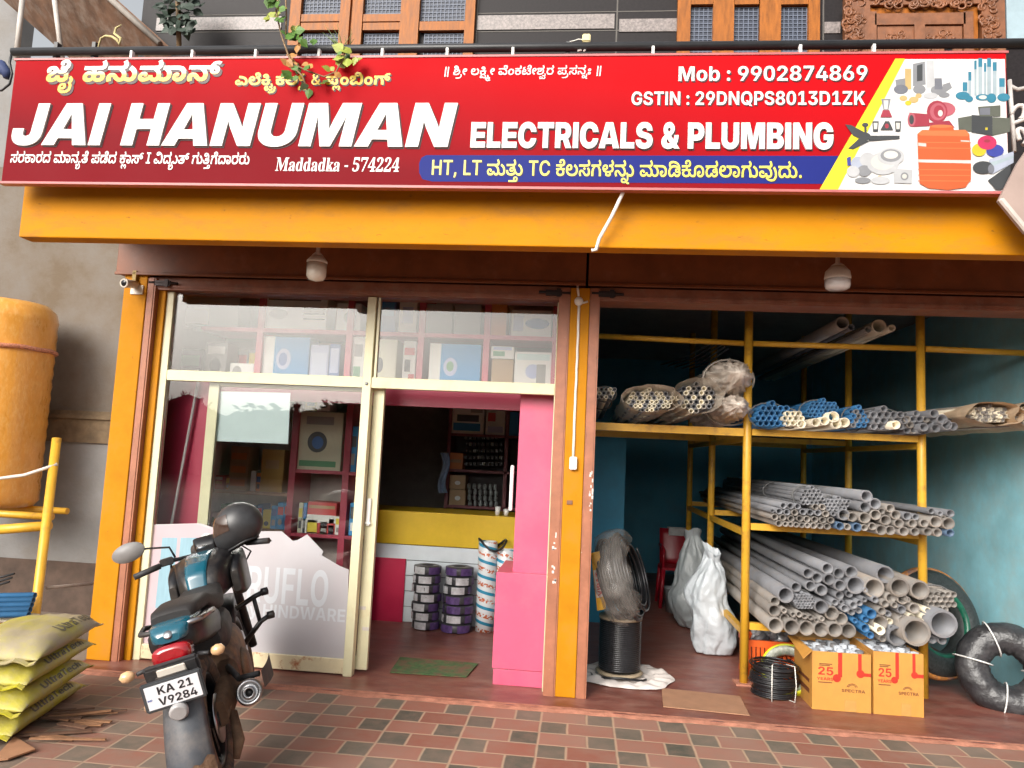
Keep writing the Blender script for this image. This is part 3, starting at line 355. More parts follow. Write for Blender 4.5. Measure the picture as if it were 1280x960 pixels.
83: [[39,0,39,728,343,728,428,428,489,180,437,180,505,455,582,728,886,728,886,0,687,0,687,299,694,617,717,617,641,322,545,0,381,0,283,322,205,617,230,617,238,299,238,0]],
84: [[39,0,39,728,603,728,603,556,242,556,242,446,575,446,575,280,242,280,242,172,603,172,603,0]],
85: [[39,0,39,728,242,728,242,172,556,172,556,0]],
86: [[373,-12,309,-7,249,8,194,32,144,65,101,108,66,159,40,219,25,287,20,363,25,440,40,509,66,569,101,620,144,663,194,696,249,720,309,734,373,739,418,737,501,719,539,703,604,661,632,634,676,570,692,534,711,453,506,453,498,485,474,524,439,550,394,563,346,561,318,553,294,540,256,499,232,440,227,404,227,323,232,287,255,228,273,205,293,188,318,174,377,164,410,167,439,177,463,193,483,215,497,242,506,273,711,273,704,232,676,156,632,93,604,66,573,43,501,9,461,-3]],
87: [[20,556,20,728,637,728,637,556,430,556,430,0,227,0,227,556]],
88: [[39,0,39,728,403,724,454,714,499,697,538,673,570,644,596,609,616,568,627,523,631,474,627,425,615,382,595,343,568,309,534,280,493,258,447,241,395,231,337,228,164,228,164,385,333,385,370,390,411,415,427,441,431,457,427,506,411,532,386,551,353,561,242,562,242,0], [442,0,284,330,491,330,653,0]],
89: [[344,-12,280,-8,223,1,173,18,131,40,95,69,67,104,47,144,35,191,31,242,223,242,231,207,252,179,282,160,323,150,367,149,402,156,430,170,447,189,453,212,447,234,417,259,360,278,197,315,143,339,101,372,70,411,51,456,45,507,49,551,62,592,83,628,111,661,146,688,187,710,234,726,286,736,342,739,400,736,452,726,499,710,539,688,573,661,600,627,620,589,633,545,639,497,452,497,447,521,436,541,420,557,399,569,346,579,311,576,271,558,250,528,254,496,269,479,296,466,492,421,552,396,577,382,598,365,629,327,648,281,654,228,650,179,638,136,617,98,590,65,554,38,512,16,462,1,406,-9]],
90: [[274,-12,225,-9,180,1,140,16,105,37,76,62,53,91,36,123,26,157,22,193,29,244,38,266,49,287,81,325,147,375,323,484,344,506,355,534,350,561,332,578,303,584,274,578,261,567,252,553,250,520,269,475,341,388,693,0,497,0,187,329,122,418,98,474,90,537,93,573,102,607,116,638,137,667,161,691,191,711,225,726,262,735,303,738,342,735,377,727,408,713,458,672,489,617,497,587,499,532,480,469,441,414,403,382,253,275,223,248,216,236,210,207,214,182,227,163,259,145,312,144,361,159,407,189,446,231,476,284,486,314,494,379,649,379,648,337,636,257,612,184,573,119,547,92,518,68,403,12,337,-6]],
91: [[39,0,39,728,403,724,454,714,499,697,538,673,570,644,596,609,616,568,627,523,631,474,627,424,616,379,596,339,570,304,538,274,499,251,454,234,403,223,348,220,156,220,156,387,333,387,370,391,411,416,427,442,431,457,427,506,411,532,386,550,353,559,242,561,242,0]],
92: [[39,0,39,728,407,725,453,717,494,704,529,687,557,665,580,640,596,611,605,580,606,519,591,470,561,430,520,401,468,382,498,379,552,358,575,341,611,296,630,239,633,206,630,168,620,132,603,100,580,71,552,47,517,27,477,12,432,3], [236,152,344,152,387,161,415,186,422,204,424,238,415,262,387,287,360,295,236,296], [236,439,346,440,381,454,396,471,404,494,403,526,396,543,370,567,352,573,236,575]],
93: [[377,-12,308,-7,245,9,188,34,139,69,97,112,64,164,39,224,24,290,20,363,25,440,40,509,66,569,101,620,144,663,194,696,249,720,309,734,373,739,458,731,498,721,536,707,602,667,630,642,675,584,702,515,708,477,500,477,487,513,472,532,441,553,414,561,349,561,320,553,295,540,274,522,256,500,242,473,227,404,227,323,233,286,257,227,275,205,296,187,322,174,351,167,384,164,435,170,456,177,488,198,508,228,515,265,557,261,383,261,383,406,713,406,708,241,694,186,671,136,639,93,600,56,553,27,500,6,441,-7]],
94: [[66,0,66,728,295,728,412,394,481,99,452,99,504,333,637,728,866,728,866,0,716,0,722,641,732,641,667,399,529,0,403,0,273,368,196,641,208,641,214,0]],
95: [[307,-11,230,-2,165,25,111,67,72,123,48,192,40,271,48,350,72,419,111,475,165,517,230,544,307,553,383,544,449,517,502,475,541,419,566,350,574,271,566,192,541,123,502,67,449,25,383,-2], [307,105,343,110,372,126,395,152,411,186,425,271,411,357,395,390,372,416,343,432,307,437,271,432,241,416,218,390,202,357,189,271,202,186,218,152,241,126,271,110]],
96: [[368,-9,327,-5,265,23,214,87,206,87,206,0,62,0,62,728,209,728,209,454,242,499,292,537,369,553,427,545,480,521,525,482,560,428,583,358,591,272,583,188,561,118,527,63,482,23,428,-1], [323,108,358,114,388,129,410,154,427,187,440,272,427,357,411,390,388,415,359,430,323,435,288,430,259,415,236,391,209,319,206,272,209,226,236,154,260,129,289,113]],
97: [],
98: [[135,-9,102,-3,75,15,57,42,51,75,57,107,75,134,102,152,135,158,168,152,195,134,214,107,220,75,214,42,195,15,168,-3], [135,353,102,359,75,377,57,404,51,437,57,470,75,497,102,515,135,521,168,515,195,497,214,470,220,437,214,404,195,377,168,359]],
99: [[321,737,390,730,453,708,507,672,549,624,575,563,584,492,579,434,533,317,322,0,172,0,400,335,441,335,384,286,323,267,224,271,169,292,124,325,90,369,69,425,62,490,70,559,95,620,135,669,188,706,250,730], [322,620,289,616,235,584,205,528,201,493,205,458,235,402,289,371,322,367,355,371,408,402,438,458,442,492,438,528,408,584,355,616]],
100: [[323,-10,239,1,169,34,115,88,76,162,53,254,45,363,53,473,77,565,116,639,170,693,239,726,323,737,407,726,477,693,531,638,570,565,593,473,601,363,593,254,570,162,531,88,477,34,408,1], [323,114,363,121,396,141,421,176,439,224,454,363,439,503,421,552,396,587,363,607,323,614,283,607,250,587,225,552,207,503,192,363,207,224,225,176,250,141,283,121]],
101: [[69,0,69,107,383,407,418,459,430,513,426,543,398,590,348,615,317,618,285,615,236,588,208,537,205,504,63,504,71,571,95,628,134,674,185,709,247,730,318,737,390,730,453,710,504,677,542,634,566,582,574,523,558,442,502,354,276,122,584,122,584,0]],
102: [[323,-10,246,-3,178,17,122,49,79,90,52,140,43,195,49,239,64,279,88,314,158,364,200,376,147,401,106,438,79,486,70,542,78,595,102,642,141,682,192,712,254,731,323,737,392,731,453,712,504,682,543,642,568,595,576,542,567,486,539,437,498,401,446,376,488,364,557,314,582,279,597,239,603,195,594,140,567,90,524,49,467,17,400,-3], [323,101,358,104,413,130,443,178,447,207,443,237,412,286,357,314,323,317,289,314,234,286,202,238,198,207,202,178,232,130,288,104], [323,427,352,430,400,454,427,499,430,526,427,553,400,597,352,620,323,623,293,620,245,597,219,553,215,526,219,499,246,455,293,430]],
103: [[119,0,422,605,69,605,69,728,577,728,577,602,274,0]],
104: [[32,129,32,247,305,728,449,728,182,250,614,250,614,129], [380,0,385,454,521,454,521,0]],
105: [[325,-10,256,-2,193,19,139,55,98,104,71,164,62,236,67,293,114,411,324,728,474,728,246,393,205,393,262,441,323,460,422,456,477,436,522,403,556,358,577,303,584,238,576,168,551,108,511,59,459,21,396,-2], [324,108,358,112,411,143,441,200,445,234,441,269,411,325,358,357,324,361,291,357,238,326,208,270,204,235,208,200,238,144,291,112]],
106: [[388,-10,292,2,209,36,141,90,89,164,57,256,46,363,57,472,91,565,144,639,212,693,294,726,385,737,499,720,594,669,661,591,683,544,695,493,543,493,522,540,488,575,416,603,334,598,288,577,250,543,221,495,203,436,197,364,203,293,221,233,249,186,288,151,335,130,389,123,438,127,480,142,513,165,537,196,552,234,557,279,589,274,400,274,400,388,702,388,702,297,692,208,662,133,614,72,550,27,474,-1]],
107: [[333,-11,251,-4,181,16,123,50,80,96,52,155,41,226,186,226,208,164,231,143,293,118,368,118,401,127,447,159,463,208,460,231,430,265,375,290,176,349,113,391,74,447,61,518,70,580,96,633,139,677,194,710,260,730,335,737,410,730,475,710,529,677,569,633,594,580,604,520,460,520,448,559,422,588,383,606,333,612,298,609,245,588,217,551,218,503,230,483,273,454,440,408,518,372,551,349,597,288,613,207,605,145,580,92,539,49,484,16,415,-4]],
108: [[37,604,37,728,631,728,631,604,409,604,409,0,259,0,259,604]],
109: [[66,0,66,728,215,728,215,0]],
110: [[66,0,66,728,232,728,479,330,572,133,557,133,546,307,544,728,696,728,696,0,530,0,299,371,187,587,206,587,215,440,218,0]],
111: [[322,0,133,0,133,128,379,135,432,153,474,185,504,230,522,290,528,364,522,438,504,497,474,543,432,574,380,593,315,599,130,599,130,728,324,728,426,717,513,684,582,631,634,559,666,470,676,364,666,259,634,169,582,97,512,44,425,11], [215,728,215,0,66,0,66,728]],
112: [[339,250,467,250,716,-60,577,-60], [385,-10,294,1,212,34,143,88,90,162,57,254,46,363,57,473,90,566,143,639,212,693,294,726,385,737,477,726,559,693,627,639,680,566,713,473,725,363,713,254,680,161,627,88,559,34,477,1], [385,123,438,129,484,150,522,184,550,232,567,292,573,363,567,436,550,496,522,543,484,577,438,598,385,605,333,598,287,577,249,543,221,495,203,435,197,363,203,292,221,232,249,185,287,150,333,130]],
113: [[66,0,66,728,350,728,426,720,491,696,542,659,579,609,602,550,610,482,602,414,579,355,541,306,489,269,424,245,346,238,164,238,164,358,364,362,423,393,452,448,452,516,442,546,397,589,322,605,215,605,215,0]],
114: [[87,0,87,121,578,121,578,0], [427,728,427,0,278,0,278,596,106,478,106,615,267,728]],
115: [[315,-10,241,-3,176,17,121,49,79,92,52,144,41,204,191,204,211,156,230,138,284,116,350,117,379,126,422,163,434,190,434,252,403,303,341,333,219,337,219,436,383,605,77,605,77,728,564,728,564,619,323,388,323,419,399,421,465,404,519,373,559,329,585,275,593,214,584,150,557,96,514,51,458,18,391,-3]],
116: [[56,0,56,89,351,506,477,658,488,610,55,604,55,728,608,728,608,638,318,229,187,69,176,117,609,124,609,0]],
117: [[176,165,176,300,198,339,295,479,504,728,687,728,379,372,367,377], [66,0,66,728,215,728,215,0], [518,0,302,328,396,439,694,0]],
118: [[66,0,66,728,553,728,553,604,215,604,215,428,527,428,527,307,215,307,215,124,554,124,554,0]],
119: [[384,-10,292,1,211,34,142,88,90,162,57,254,46,363,57,473,90,566,143,639,211,693,293,726,384,737,499,720,594,669,632,633,662,588,684,537,697,479,546,479,539,507,512,554,445,597,387,605,334,598,287,577,249,542,221,494,203,435,197,363,203,291,221,231,250,184,288,150,334,129,416,125,469,142,511,174,539,221,547,249,697,249,667,152,603,69,559,36,508,11,449,-4]],
120: [[66,0,66,728,350,728,426,720,491,698,542,663,579,616,602,558,610,491,602,424,579,367,541,321,489,287,424,266,154,260,154,380,364,383,423,408,452,457,452,525,441,553,397,591,322,605,215,605,215,0], [471,0,294,331,455,331,636,0]],
121: [[24,0,273,728,468,728,723,0,557,0,441,351,352,676,385,676,301,351,188,0], [179,169,179,286,567,286,567,169]],
122: [[317,-10,246,-3,184,18,131,50,91,94,65,145,56,204,201,204,218,154,260,120,317,108,351,113,381,125,425,171,441,238,425,307,380,354,349,366,282,367,225,342,205,322,71,346,106,728,546,728,546,605,229,605,210,420,272,464,313,477,405,477,448,464,487,442,548,379,582,292,586,242,578,173,552,112,511,61,457,23,392,-2]],
123: [[293,0,293,274,24,728,198,728,339,467,385,353,353,353,382,434,533,728,707,728,442,274,442,0]],
124: [[279,0,24,728,189,728,306,377,393,56,361,56,446,377,558,728,723,728,473,0]],
125: [[366,-10,281,-2,208,23,148,63,103,116,75,181,66,255,66,728,215,728,220,227,234,192,256,163,286,141,323,126,366,122,409,126,446,141,476,163,498,192,512,227,517,728,666,728,666,255,657,181,629,116,584,63,524,23,450,-2]],
126: [[66,0,66,728,544,728,544,604,215,604,215,401,512,401,512,279,215,279,215,0]],
127: [[66,0,66,728,215,728,215,124,529,124,529,0]],
128: [[385,-10,294,1,212,34,143,88,90,162,57,254,46,363,57,473,90,566,143,639,212,693,294,726,385,737,477,726,559,693,627,639,680,566,713,473,725,363,713,254,680,161,627,88,559,34,477,1], [385,123,438,129,484,150,522,184,550,232,567,292,573,363,567,436,550,496,522,543,484,577,438,598,385,605,333,598,287,577,249,543,221,495,203,435,197,363,203,292,221,232,249,185,287,150,333,130]],
129: [[59,-193,92,-83,138,-92,183,-85,210,-55,220,-2,15,546,171,546,278,209,314,43,280,43,293,100,337,263,433,546,587,546,355,-64,312,-141,248,-190,205,-204,126,-207]],
130: [[66,0,66,728,215,728,215,434,532,434,532,728,681,728,681,0,532,0,532,310,215,310,215,0]],
131: [[219,0,24,728,187,728,281,323,323,72,296,72,332,274,441,728,596,728,695,323,741,72,714,72,739,222,766,370,851,728,1014,728,818,0,648,0,551,372,500,655,537,655,501,439,390,0]],
132: [[225,-3,152,6,102,33,72,78,62,142,62,728,209,728,211,139,230,115,279,115,302,8]],
133: [[334,546,334,434,10,434,10,546], [85,676,231,676,234,137,258,112,328,115,349,5,254,-8,181,2,128,32,96,81,85,147]],
134: [[62,0,62,546,204,546,204,451,210,451,230,495,260,527,298,547,342,553,389,548,389,417,326,425,266,410,224,370,213,343,209,0]],
135: [[215,-11,166,-6,122,8,85,31,57,62,39,103,33,153,50,229,70,257,127,295,200,315,316,329,358,343,368,354,369,393,362,411,333,436,286,444,218,426,183,381,49,404,68,448,96,484,132,514,177,535,286,553,372,542,446,510,476,484,499,452,513,414,518,0,379,0,374,76,339,31,315,14,253,-8], [256,92,317,106,358,143,373,195,373,254,239,224,185,194,174,157,184,121,214,99]],
136: [[309,-11,231,-2,165,24,112,65,72,121,48,190,40,270,48,349,72,418,111,475,163,517,227,544,302,553,402,536,445,514,483,484,515,446,538,398,553,341,558,276,558,235,100,235,100,327,487,327,418,302,405,376,389,404,367,425,338,438,268,438,239,425,198,377,184,309,188,200,200,164,219,136,245,116,312,100,358,107,394,129,417,164,550,139,532,97,504,60,467,30,422,8,369,-6]],
137: [[306,-11,230,-2,164,25,111,67,72,123,48,192,40,271,48,350,72,419,111,475,164,517,230,544,306,553,396,540,469,504,521,447,549,371,413,346,389,400,346,431,308,437,272,432,242,416,219,391,192,318,192,225,219,151,242,126,272,110,308,105,347,111,378,130,401,160,414,200,550,175,522,97,470,39,397,2]],
138: [[209,316,209,0,62,0,62,728,206,728,206,410,194,410,221,470,259,515,310,543,372,553,425,547,471,528,509,498,537,457,554,407,560,0,414,0,414,322,407,367,387,401,356,423,315,430,260,417,222,378]],
139: [[21,0,21,26,92,47,107,74,112,118,110,598,95,634,22,653,22,678,275,678,472,212,669,678,919,678,919,653,852,630,834,563,836,90,851,46,918,26,918,0,589,0,589,26,660,48,675,90,677,594,429,0,402,0,157,579,162,72,178,44,252,26,252,0]],
140: [[379,-15,321,2,298,52,225,3,142,-13,96,-6,60,17,38,51,30,94,46,154,94,202,177,244,296,283,292,395,278,420,220,440,171,432,155,408,183,344,164,300,115,284,66,302,49,352,55,385,103,439,188,470,332,464,392,435,425,385,436,313,439,59,453,51,477,62,490,41,438,-1], [225,50,259,61,296,94,296,252,206,206,176,125,188,69]],
141: [[208,-15,159,-7,116,16,52,99,29,219,54,354,83,404,121,442,166,466,217,474,281,460,332,417,328,623,316,640,262,654,262,678,475,678,477,81,498,48,526,41,526,16,332,-15,332,58,280,3], [255,42,300,62,332,113,332,360,307,402,259,418,219,406,194,372,175,228,193,87,218,53]],
142: [[26,0,26,24,68,38,78,83,76,621,70,640,30,654,31,678,220,678,220,251,357,393,363,414,350,431,306,437,306,462,514,462,514,437,459,423,331,311,515,51,560,24,560,0,314,0,314,24,348,30,353,59,242,219,220,200,222,56,244,29,268,24,268,0]],
143: [],
144: [[40,229,40,307,282,307,282,229]],
145: [[245,-10,125,8,86,28,45,81,46,142,62,163,120,180,130,124,165,78,230,60,291,74,336,124,353,220,344,285,318,332,275,359,182,367,106,350,60,368,92,714,470,714,475,532,418,532,405,582,384,602,156,604,140,419,250,434,354,421,436,380,488,314,506,220,482,111,420,40,336,2]],
146: [[165,0,431,605,168,605,128,592,110,554,104,504,44,504,49,714,526,714,526,665,250,0]],
147: [[180,0,180,53,240,56,266,66,284,87,290,186,13,186,13,247,297,714,436,714,436,252,540,252,540,186,436,186,436,125,442,87,460,66,531,53,531,0], [83,252,290,252,297,619]],
148: [[35,0,35,103,278,365,324,457,337,553,316,636,291,656,259,663,216,652,188,620,167,490,115,496,74,512,48,543,39,589,64,656,137,706,259,724,358,713,430,680,473,627,488,558,459,456,355,328,130,110,392,114,434,150,454,210,513,210,508,0]],
}
LINES = {
'k_title':[(0,0,0),(1,892,0),(2,1083,0),(3,1371,0),(4,2256,0),(5,3045,0),(6,3417,0),(7,4683,0),(8,5207,0)],
'k_sub':[(9,0,0),(10,884,0),(11,1748,0),(12,2402,0),(13,2692,0),(14,3351,0),(15,4608,0),(2,4755,0),(21,5043,0),(2,5701,0),(16,5989,0),(17,6883,0),(18,6938,0),(19,7561,0),(18,8499,0),(20,9123,0)],
'k_top':[(27,0,0),(28,618,0),(29,906,0),(30,1567,0),(31,1701,0),(28,2144,0),(32,2432,0),(33,3219,0),(34,3822,0),(31,4108,0),(28,4551,0),(35,4839,0),(36,5667,0),(37,6245,0),(38,6850,0),(31,7711,0),(39,8153,0),(40,8817,0),(41,8956,0),(28,9627,0),(42,9915,0),(30,10741,0),(43,10875,0),(44,11613,0),(45,12353,0),(46,12469,0),(28,12792,0),(27,13080,0)],
'k_gov':[(43,0,0),(41,738,0),(47,1409,0),(48,2014,0),(41,2491,0),(49,3162,0),(28,3954,0),(50,4242,0),(48,5432,0),(44,5909,0),(51,6649,0),(52,6920,0),(28,7573,0),(42,7861,0),(53,8687,0),(49,9489,0),(28,10281,0),(37,10569,0),(54,11174,0),(48,11234,0),(55,11711,0),(28,12787,0),(22,13075,0),(28,13534,0),(56,13822,0),(49,14681,0),(51,15473,0),(57,15743,0),(58,16106,0),(28,17097,0),(59,17385,0),(57,18059,0),(60,18422,0),(61,19067,0),(62,19123,0),(63,19797,0),(48,20589,0),(41,21066,0),(41,21737,0),(57,22408,0)],
'k_work':[(23,0,0),(24,745,0),(64,1402,0),(28,1695,0),(25,1983,0),(24,2548,0),(28,3205,0),(65,3493,0),(66,4683,0),(61,5336,0),(57,5392,0),(28,5755,0),(24,6043,0),(26,6699,0),(28,7434,0),(67,7722,0),(32,8327,0),(43,9114,0),(59,9852,0),(68,10527,0),(44,11266,0),(45,12006,0),(57,12122,0),(28,12485,0),(50,12773,0),(48,13963,0),(69,14440,0),(67,15242,0),(70,15847,0),(71,16632,0),(72,17434,0),(48,18238,0),(59,18715,0),(57,19389,0),(73,19752,0),(74,20580,0),(49,20852,0),(57,21644,0),(75,22007,0)],
'jai':[(76,0,0),(77,585,0),(78,1350,0),(79,1631,0),(80,1899,0),(77,2626,0),(81,3390,0),(82,4128,0),(83,4833,0),(77,5758,0),(81,6522,0)],
'elec':[(84,0,0),(85,632,0),(84,1207,0),(86,1839,0),(87,2568,0),(88,3225,0),(78,3890,0),(86,4171,0),(77,4901,0),(85,5665,0),(89,6240,0),(79,6925,0),(90,7194,0),(79,7874,0),(91,8142,0),(85,8790,0),(82,9365,0),(83,10070,0),(92,10995,0),(78,11645,0),(81,11926,0),(93,12665,0)],
'mob':[(94,0,0),(95,932,0),(96,1545,0),(97,2175,0),(98,2444,0),(97,2712,0),(99,2981,0),(99,3627,0),(100,4274,0),(101,4920,0),(102,5566,0),(103,6213,0),(104,6859,0),(102,7505,0),(105,8152,0),(99,8798,0)],
'gst':[(106,0,0),(107,751,0),(108,1405,0),(109,2073,0),(110,2354,0),(97,3116,0),(98,3384,0),(97,3653,0),(101,3921,0),(99,4568,0),(111,5214,0),(110,5936,0),(112,6698,0),(113,7475,0),(107,8123,0),(102,8778,0),(100,9425,0),(114,10071,0),(115,10717,0),(111,11364,0),(114,12086,0),(116,12732,0),(117,13396,0)],
'mad':[(139,0,0),(140,944,0),(141,1456,0),(141,2007,0),(140,2558,0),(141,3070,0),(142,3621,0),(140,4155,0),(143,4667,0),(144,4927,0),(143,5249,0),(145,5509,0),(146,6068,0),(147,6627,0),(148,7186,0),(148,7745,0),(147,8304,0)],
'spectra':[(107,0,0),(113,655,0),(118,1303,0),(119,1910,0),(108,2650,0),(120,3318,0),(121,3974,0)],
'n25':[(101,0,0),(122,646,0)],
'years':[(123,0,0),(118,731,0),(121,1338,0),(120,2085,0),(107,2742,0)],
'plate1':[(117,0,0),(121,719,0),(97,1466,0),(101,1734,0),(114,2381,0)],
'plate2':[(124,0,0),(99,747,0),(101,1393,0),(102,2039,0),(104,2686,0)],
'ruflo':[(108,0,0),(120,668,0),(125,1324,0),(126,2056,0),(127,2643,0),(128,3209,0)],
'hind':[(96,0,0),(129,630,0),(97,1232,0),(130,1501,0),(109,2247,0),(110,2528,0),(111,3290,0),(131,4012,0),(121,5050,0),(120,5797,0),(118,6453,0)],
'ultra':[(125,0,0),(132,732,0),(133,1041,0),(134,1407,0),(135,1814,0),(108,2395,0),(136,3063,0),(137,3658,0),(138,4247,0)],
'virat':[(124,0,0),(109,747,0),(120,1027,0),(121,1684,0),(108,2431,0)],
'vec':[(124,0,0),(118,747,0),(119,1354,0),(108,2094,0),(125,2761,0),(107,3493,0)],
'ind':[(109,0,0),(110,281,0),(111,1043,0)],
}
# ---------------------------------------------------------------- materials of the place
yel = M('yellow_paint', (.56, .225, .003), .6, spec=.12, var=.14, scale=3, dirt=(.34, .15, .03, .7), dthr=.58, dsc=6, stretch=(.6, 1, 1.6), dirt2=(.16, .07, .02), d2thr=.69, d2sc=22, bump=.08)
yel2 = M('yellow_paint_pillar', (.5, .205, .006), .6, spec=.12, var=.16, scale=4, dirt=(.4, .17, .04, .7), dthr=.62, dsc=4, dirt2=(.2, .09, .03), d2thr=.69, d2sc=18, bump=.08)
brn = M('brown_paint', (.2, .06, .018), .5, var=.22, scale=5, dirt=(.3, .13, .08, .5), dthr=.66, dsc=7, bump=.08)
chan = M('shutter_channel', (.34, .13, .07), .5, var=.2, scale=9, dirt=(.45, .36, .3), dthr=.68, dsc=16, dsoft=.03, bump=.1)
cream = M('cream_enamel', (.68, .64, .42), .4, var=.07, scale=5, dirt=(.55, .42, .22, .6), dthr=.66, dsc=6)
rustcream = M('cream_rusty', (.72, .62, .4), .5, var=.12, scale=6, dirt=(.42, .16, .07), dthr=.6, dsc=9, dsoft=.05)
oxide = M('red_oxide_floor', (.19, .062, .045), .42, var=.3, scale=4, dirt=(.3, .17, .13, .6), dthr=.56, dsc=3.5, dirt2=(.1, .04, .035), d2thr=.66, d2sc=9, bump=.1, stretch=(1, 2.2, 1))
plaster = M('stained_plaster', (.22, .2, .18), .85, var=.16, scale=2.2, dirt=(.12, .085, .05, .9), dthr=.46, dsc=1.1, dsoft=.16, dirt2=(.1, .08, .06), d2thr=.72, d2sc=26, bump=.3, bscale=30)
plaster2 = M('grey_plaster', (.23, .225, .22), .85, var=.14, scale=2.5, dirt=(.2, .17, .14, .6), dthr=.6, dsc=2.2, bump=.25, bscale=35)
mould = M('mould_band', (.17, .12, .07), .85, var=.35, scale=9, bump=.3, bscale=30)
blue = M('blue_wall', (.07, .35, .5), .6, var=.18, scale=3, dirt=(.1, .2, .24, .5), dthr=.6, dsc=3, bump=.06)
dark = M('dark_wall', (.05, .045, .045), .8, var=.2)
white = M('white_paint', (.78, .78, .76), .5, var=.05)
granite = M('black_granite', (.014, .011, .012), .5, var=.4, scale=40, spec=.2)
graystrip = M('granite_strip', (.2, .17, .16), .4, var=.5, scale=60)
wood = M('varnished_wood', (.3, .095, .012), .45, var=.35, scale=6, stretch=(6, 6, 1), spec=.25)
woodd = M('carved_wood', (.2, .075, .03), .45, var=.35, scale=10, bump=.3, bscale=30)
mesh_d = M('window_mesh', (.02, .028, .05), .5, var=.2)
black = M('black_metal', (.02, .02, .022), .4, var=.3)
blackp = M('black_plastic', (.016, .016, .018), .45, var=.25, scale=20)

# pavers: rows of long red and short dark concrete blocks
m = bpy.data.materials.new('pavers'); m.use_nodes = True; t = m.node_tree; N = t.nodes.new; L = t.links.new; B = t.nodes['Principled BSDF']
def mth(op, a, b=None, c=None):
    n = N('ShaderNodeMath'); n.operation = op
    for i, x in enumerate((a, b, c)):
        if x is None: continue
        if isinstance(x, (int, float)): n.inputs[i].default_value = x
        else: L(x, n.inputs[i])
    return n.outputs[0]
tc = N('ShaderNodeTexCoord'); sp = N('ShaderNodeSeparateXYZ'); L(tc.outputs['Object'], sp.inputs[0])
wob = N('ShaderNodeTexNoise'); wob.inputs['Scale'].default_value = 6; wob.inputs['Detail'].default_value = 3; L(tc.outputs['Object'], wob.inputs[0])
wx = mth('MULTIPLY', mth('SUBTRACT', wob.outputs['Fac'], .5), .012)
ux = mth('ADD', sp.outputs[0], wx); uy = mth('ADD', sp.outputs[1], wx)
ROWH, PER = .183, .4505
row = mth('FLOOR', mth('DIVIDE', mth('SUBTRACT', -.272, uy), ROWH)); fy = mth('FRACT', mth('DIVIDE', mth('SUBTRACT', -.272, uy), ROWH))
odd = mth('MODULO', mth('ADD', row, 100), 2.)
xs = mth('ADD', mth('SUBTRACT', ux, .262), mth('MULTIPLY', mth('SUBTRACT', 1., odd), .166))
px_ = mth('MULTIPLY', mth('FRACT', mth('DIVIDE', mth('ADD', xs, 45.05), PER)), PER); cell = mth('FLOOR', mth('DIVIDE', mth('ADD', xs, 45.05), PER))
isd = mth('LESS_THAN', px_, .166)
dx = mth('MINIMUM', mth('MINIMUM', px_, mth('SUBTRACT', PER, px_)), mth('ABSOLUTE', mth('SUBTRACT', px_, .166)))
dy = mth('MULTIPLY', mth('MINIMUM', fy, mth('SUBTRACT', 1., fy)), ROWH)
dd = mth('MINIMUM', dx, dy)
edge = N('ShaderNodeMapRange'); L(dd, edge.inputs[0]); edge.inputs[1].default_value = .002; edge.inputs[2].default_value = .011
cid = N('ShaderNodeCombineXYZ'); L(cell, cid.inputs[0]); L(row, cid.inputs[1]); L(isd, cid.inputs[2])
wn = N('ShaderNodeTexWhiteNoise'); L(cid.outputs[0], wn.inputs[0])
def cr(fac, st):
    r = N('ShaderNodeValToRGB'); e = r.color_ramp.elements
    for i, (p, c) in enumerate(st):
        if i >= 2: e.new(p)
        e[i].position = p; e[i].color = (*c, 1)
    L(fac, r.inputs[0]); return r.outputs[0]
def mix(f, a, b):
    n = N('ShaderNodeMix'); n.data_type = 'RGBA'
    for i, x in ((0, f), (6, a), (7, b)):
        if isinstance(x, tuple): n.inputs[i].default_value = (*x, 1)
        elif isinstance(x, (int, float)): n.inputs[i].default_value = x
        else: L(x, n.inputs[i])
    return n.outputs[2]
red = cr(wn.outputs[0], [(0, (.25, .085, .055)), (.5, (.31, .12, .082)), (1, (.34, .16, .115))])
drk = cr(wn.outputs[0], [(0, (.075, .073, .055)), (1, (.135, .122, .092))])
n1 = N('ShaderNodeTexNoise'); n1.inputs['Scale'].default_value = 9; n1.inputs['Detail'].default_value = 9; n1.inputs['Roughness'].default_value = .7; L(tc.outputs['Object'], n1.inputs[0])
n2 = N('ShaderNodeTexNoise'); n2.inputs['Scale'].default_value = 1.3; n2.inputs['Detail'].default_value = 6; L(tc.outputs['Object'], n2.inputs[0])
c = mix(isd, red, drk)
c = mix(mth('MULTIPLY', cr(n1.outputs['Fac'], [(.4, (0, 0, 0)), (.72, (1, 1, 1))]), .5), c, (.27, .175, .13))
c = mix(mth('MULTIPLY', cr(n2.outputs['Fac'], [(.45, (0, 0, 0)), (.68, (1, 1, 1))]), .5), c, (.3, .21, .165))
gr = mix(n1.outputs['Fac'], (.36, .235, .16), (.5, .35, .24))
# mud carried in towards the left end
mud = N('ShaderNodeMapRange'); L(sp.outputs[0], mud.inputs[0]); mud.inputs[1].default_value = -.9; mud.inputs[2].default_value = -3.4; mud.inputs[3].default_value = 0; mud.inputs[4].default_value = .85
c = mix(edge.outputs[0], gr, c)
c = mix(mth('MULTIPLY', mud.outputs[0], cr(n1.outputs['Fac'], [(.3, (.3, .3, .3)), (.62, (1, 1, 1))])), c, (.24, .165, .125))
L(c, B.inputs['Base Color']); B.inputs['Roughness'].default_value = .75
hgt = mth('ADD', mth('MULTIPLY', edge.outputs[0], .6), mth('MULTIPLY', n1.outputs['Fac'], .5))
bp = N('ShaderNodeBump'); bp.inputs['Strength'].default_value = .55; bp.inputs['Distance'].default_value = .006; L(hgt, bp.inputs['Height']); L(bp.outputs[0], B.inputs['Normal'])
pavers = m
earth = M('road_earth', (.22, .17, .13), .9, var=.25, scale=1.5, bump=.3)
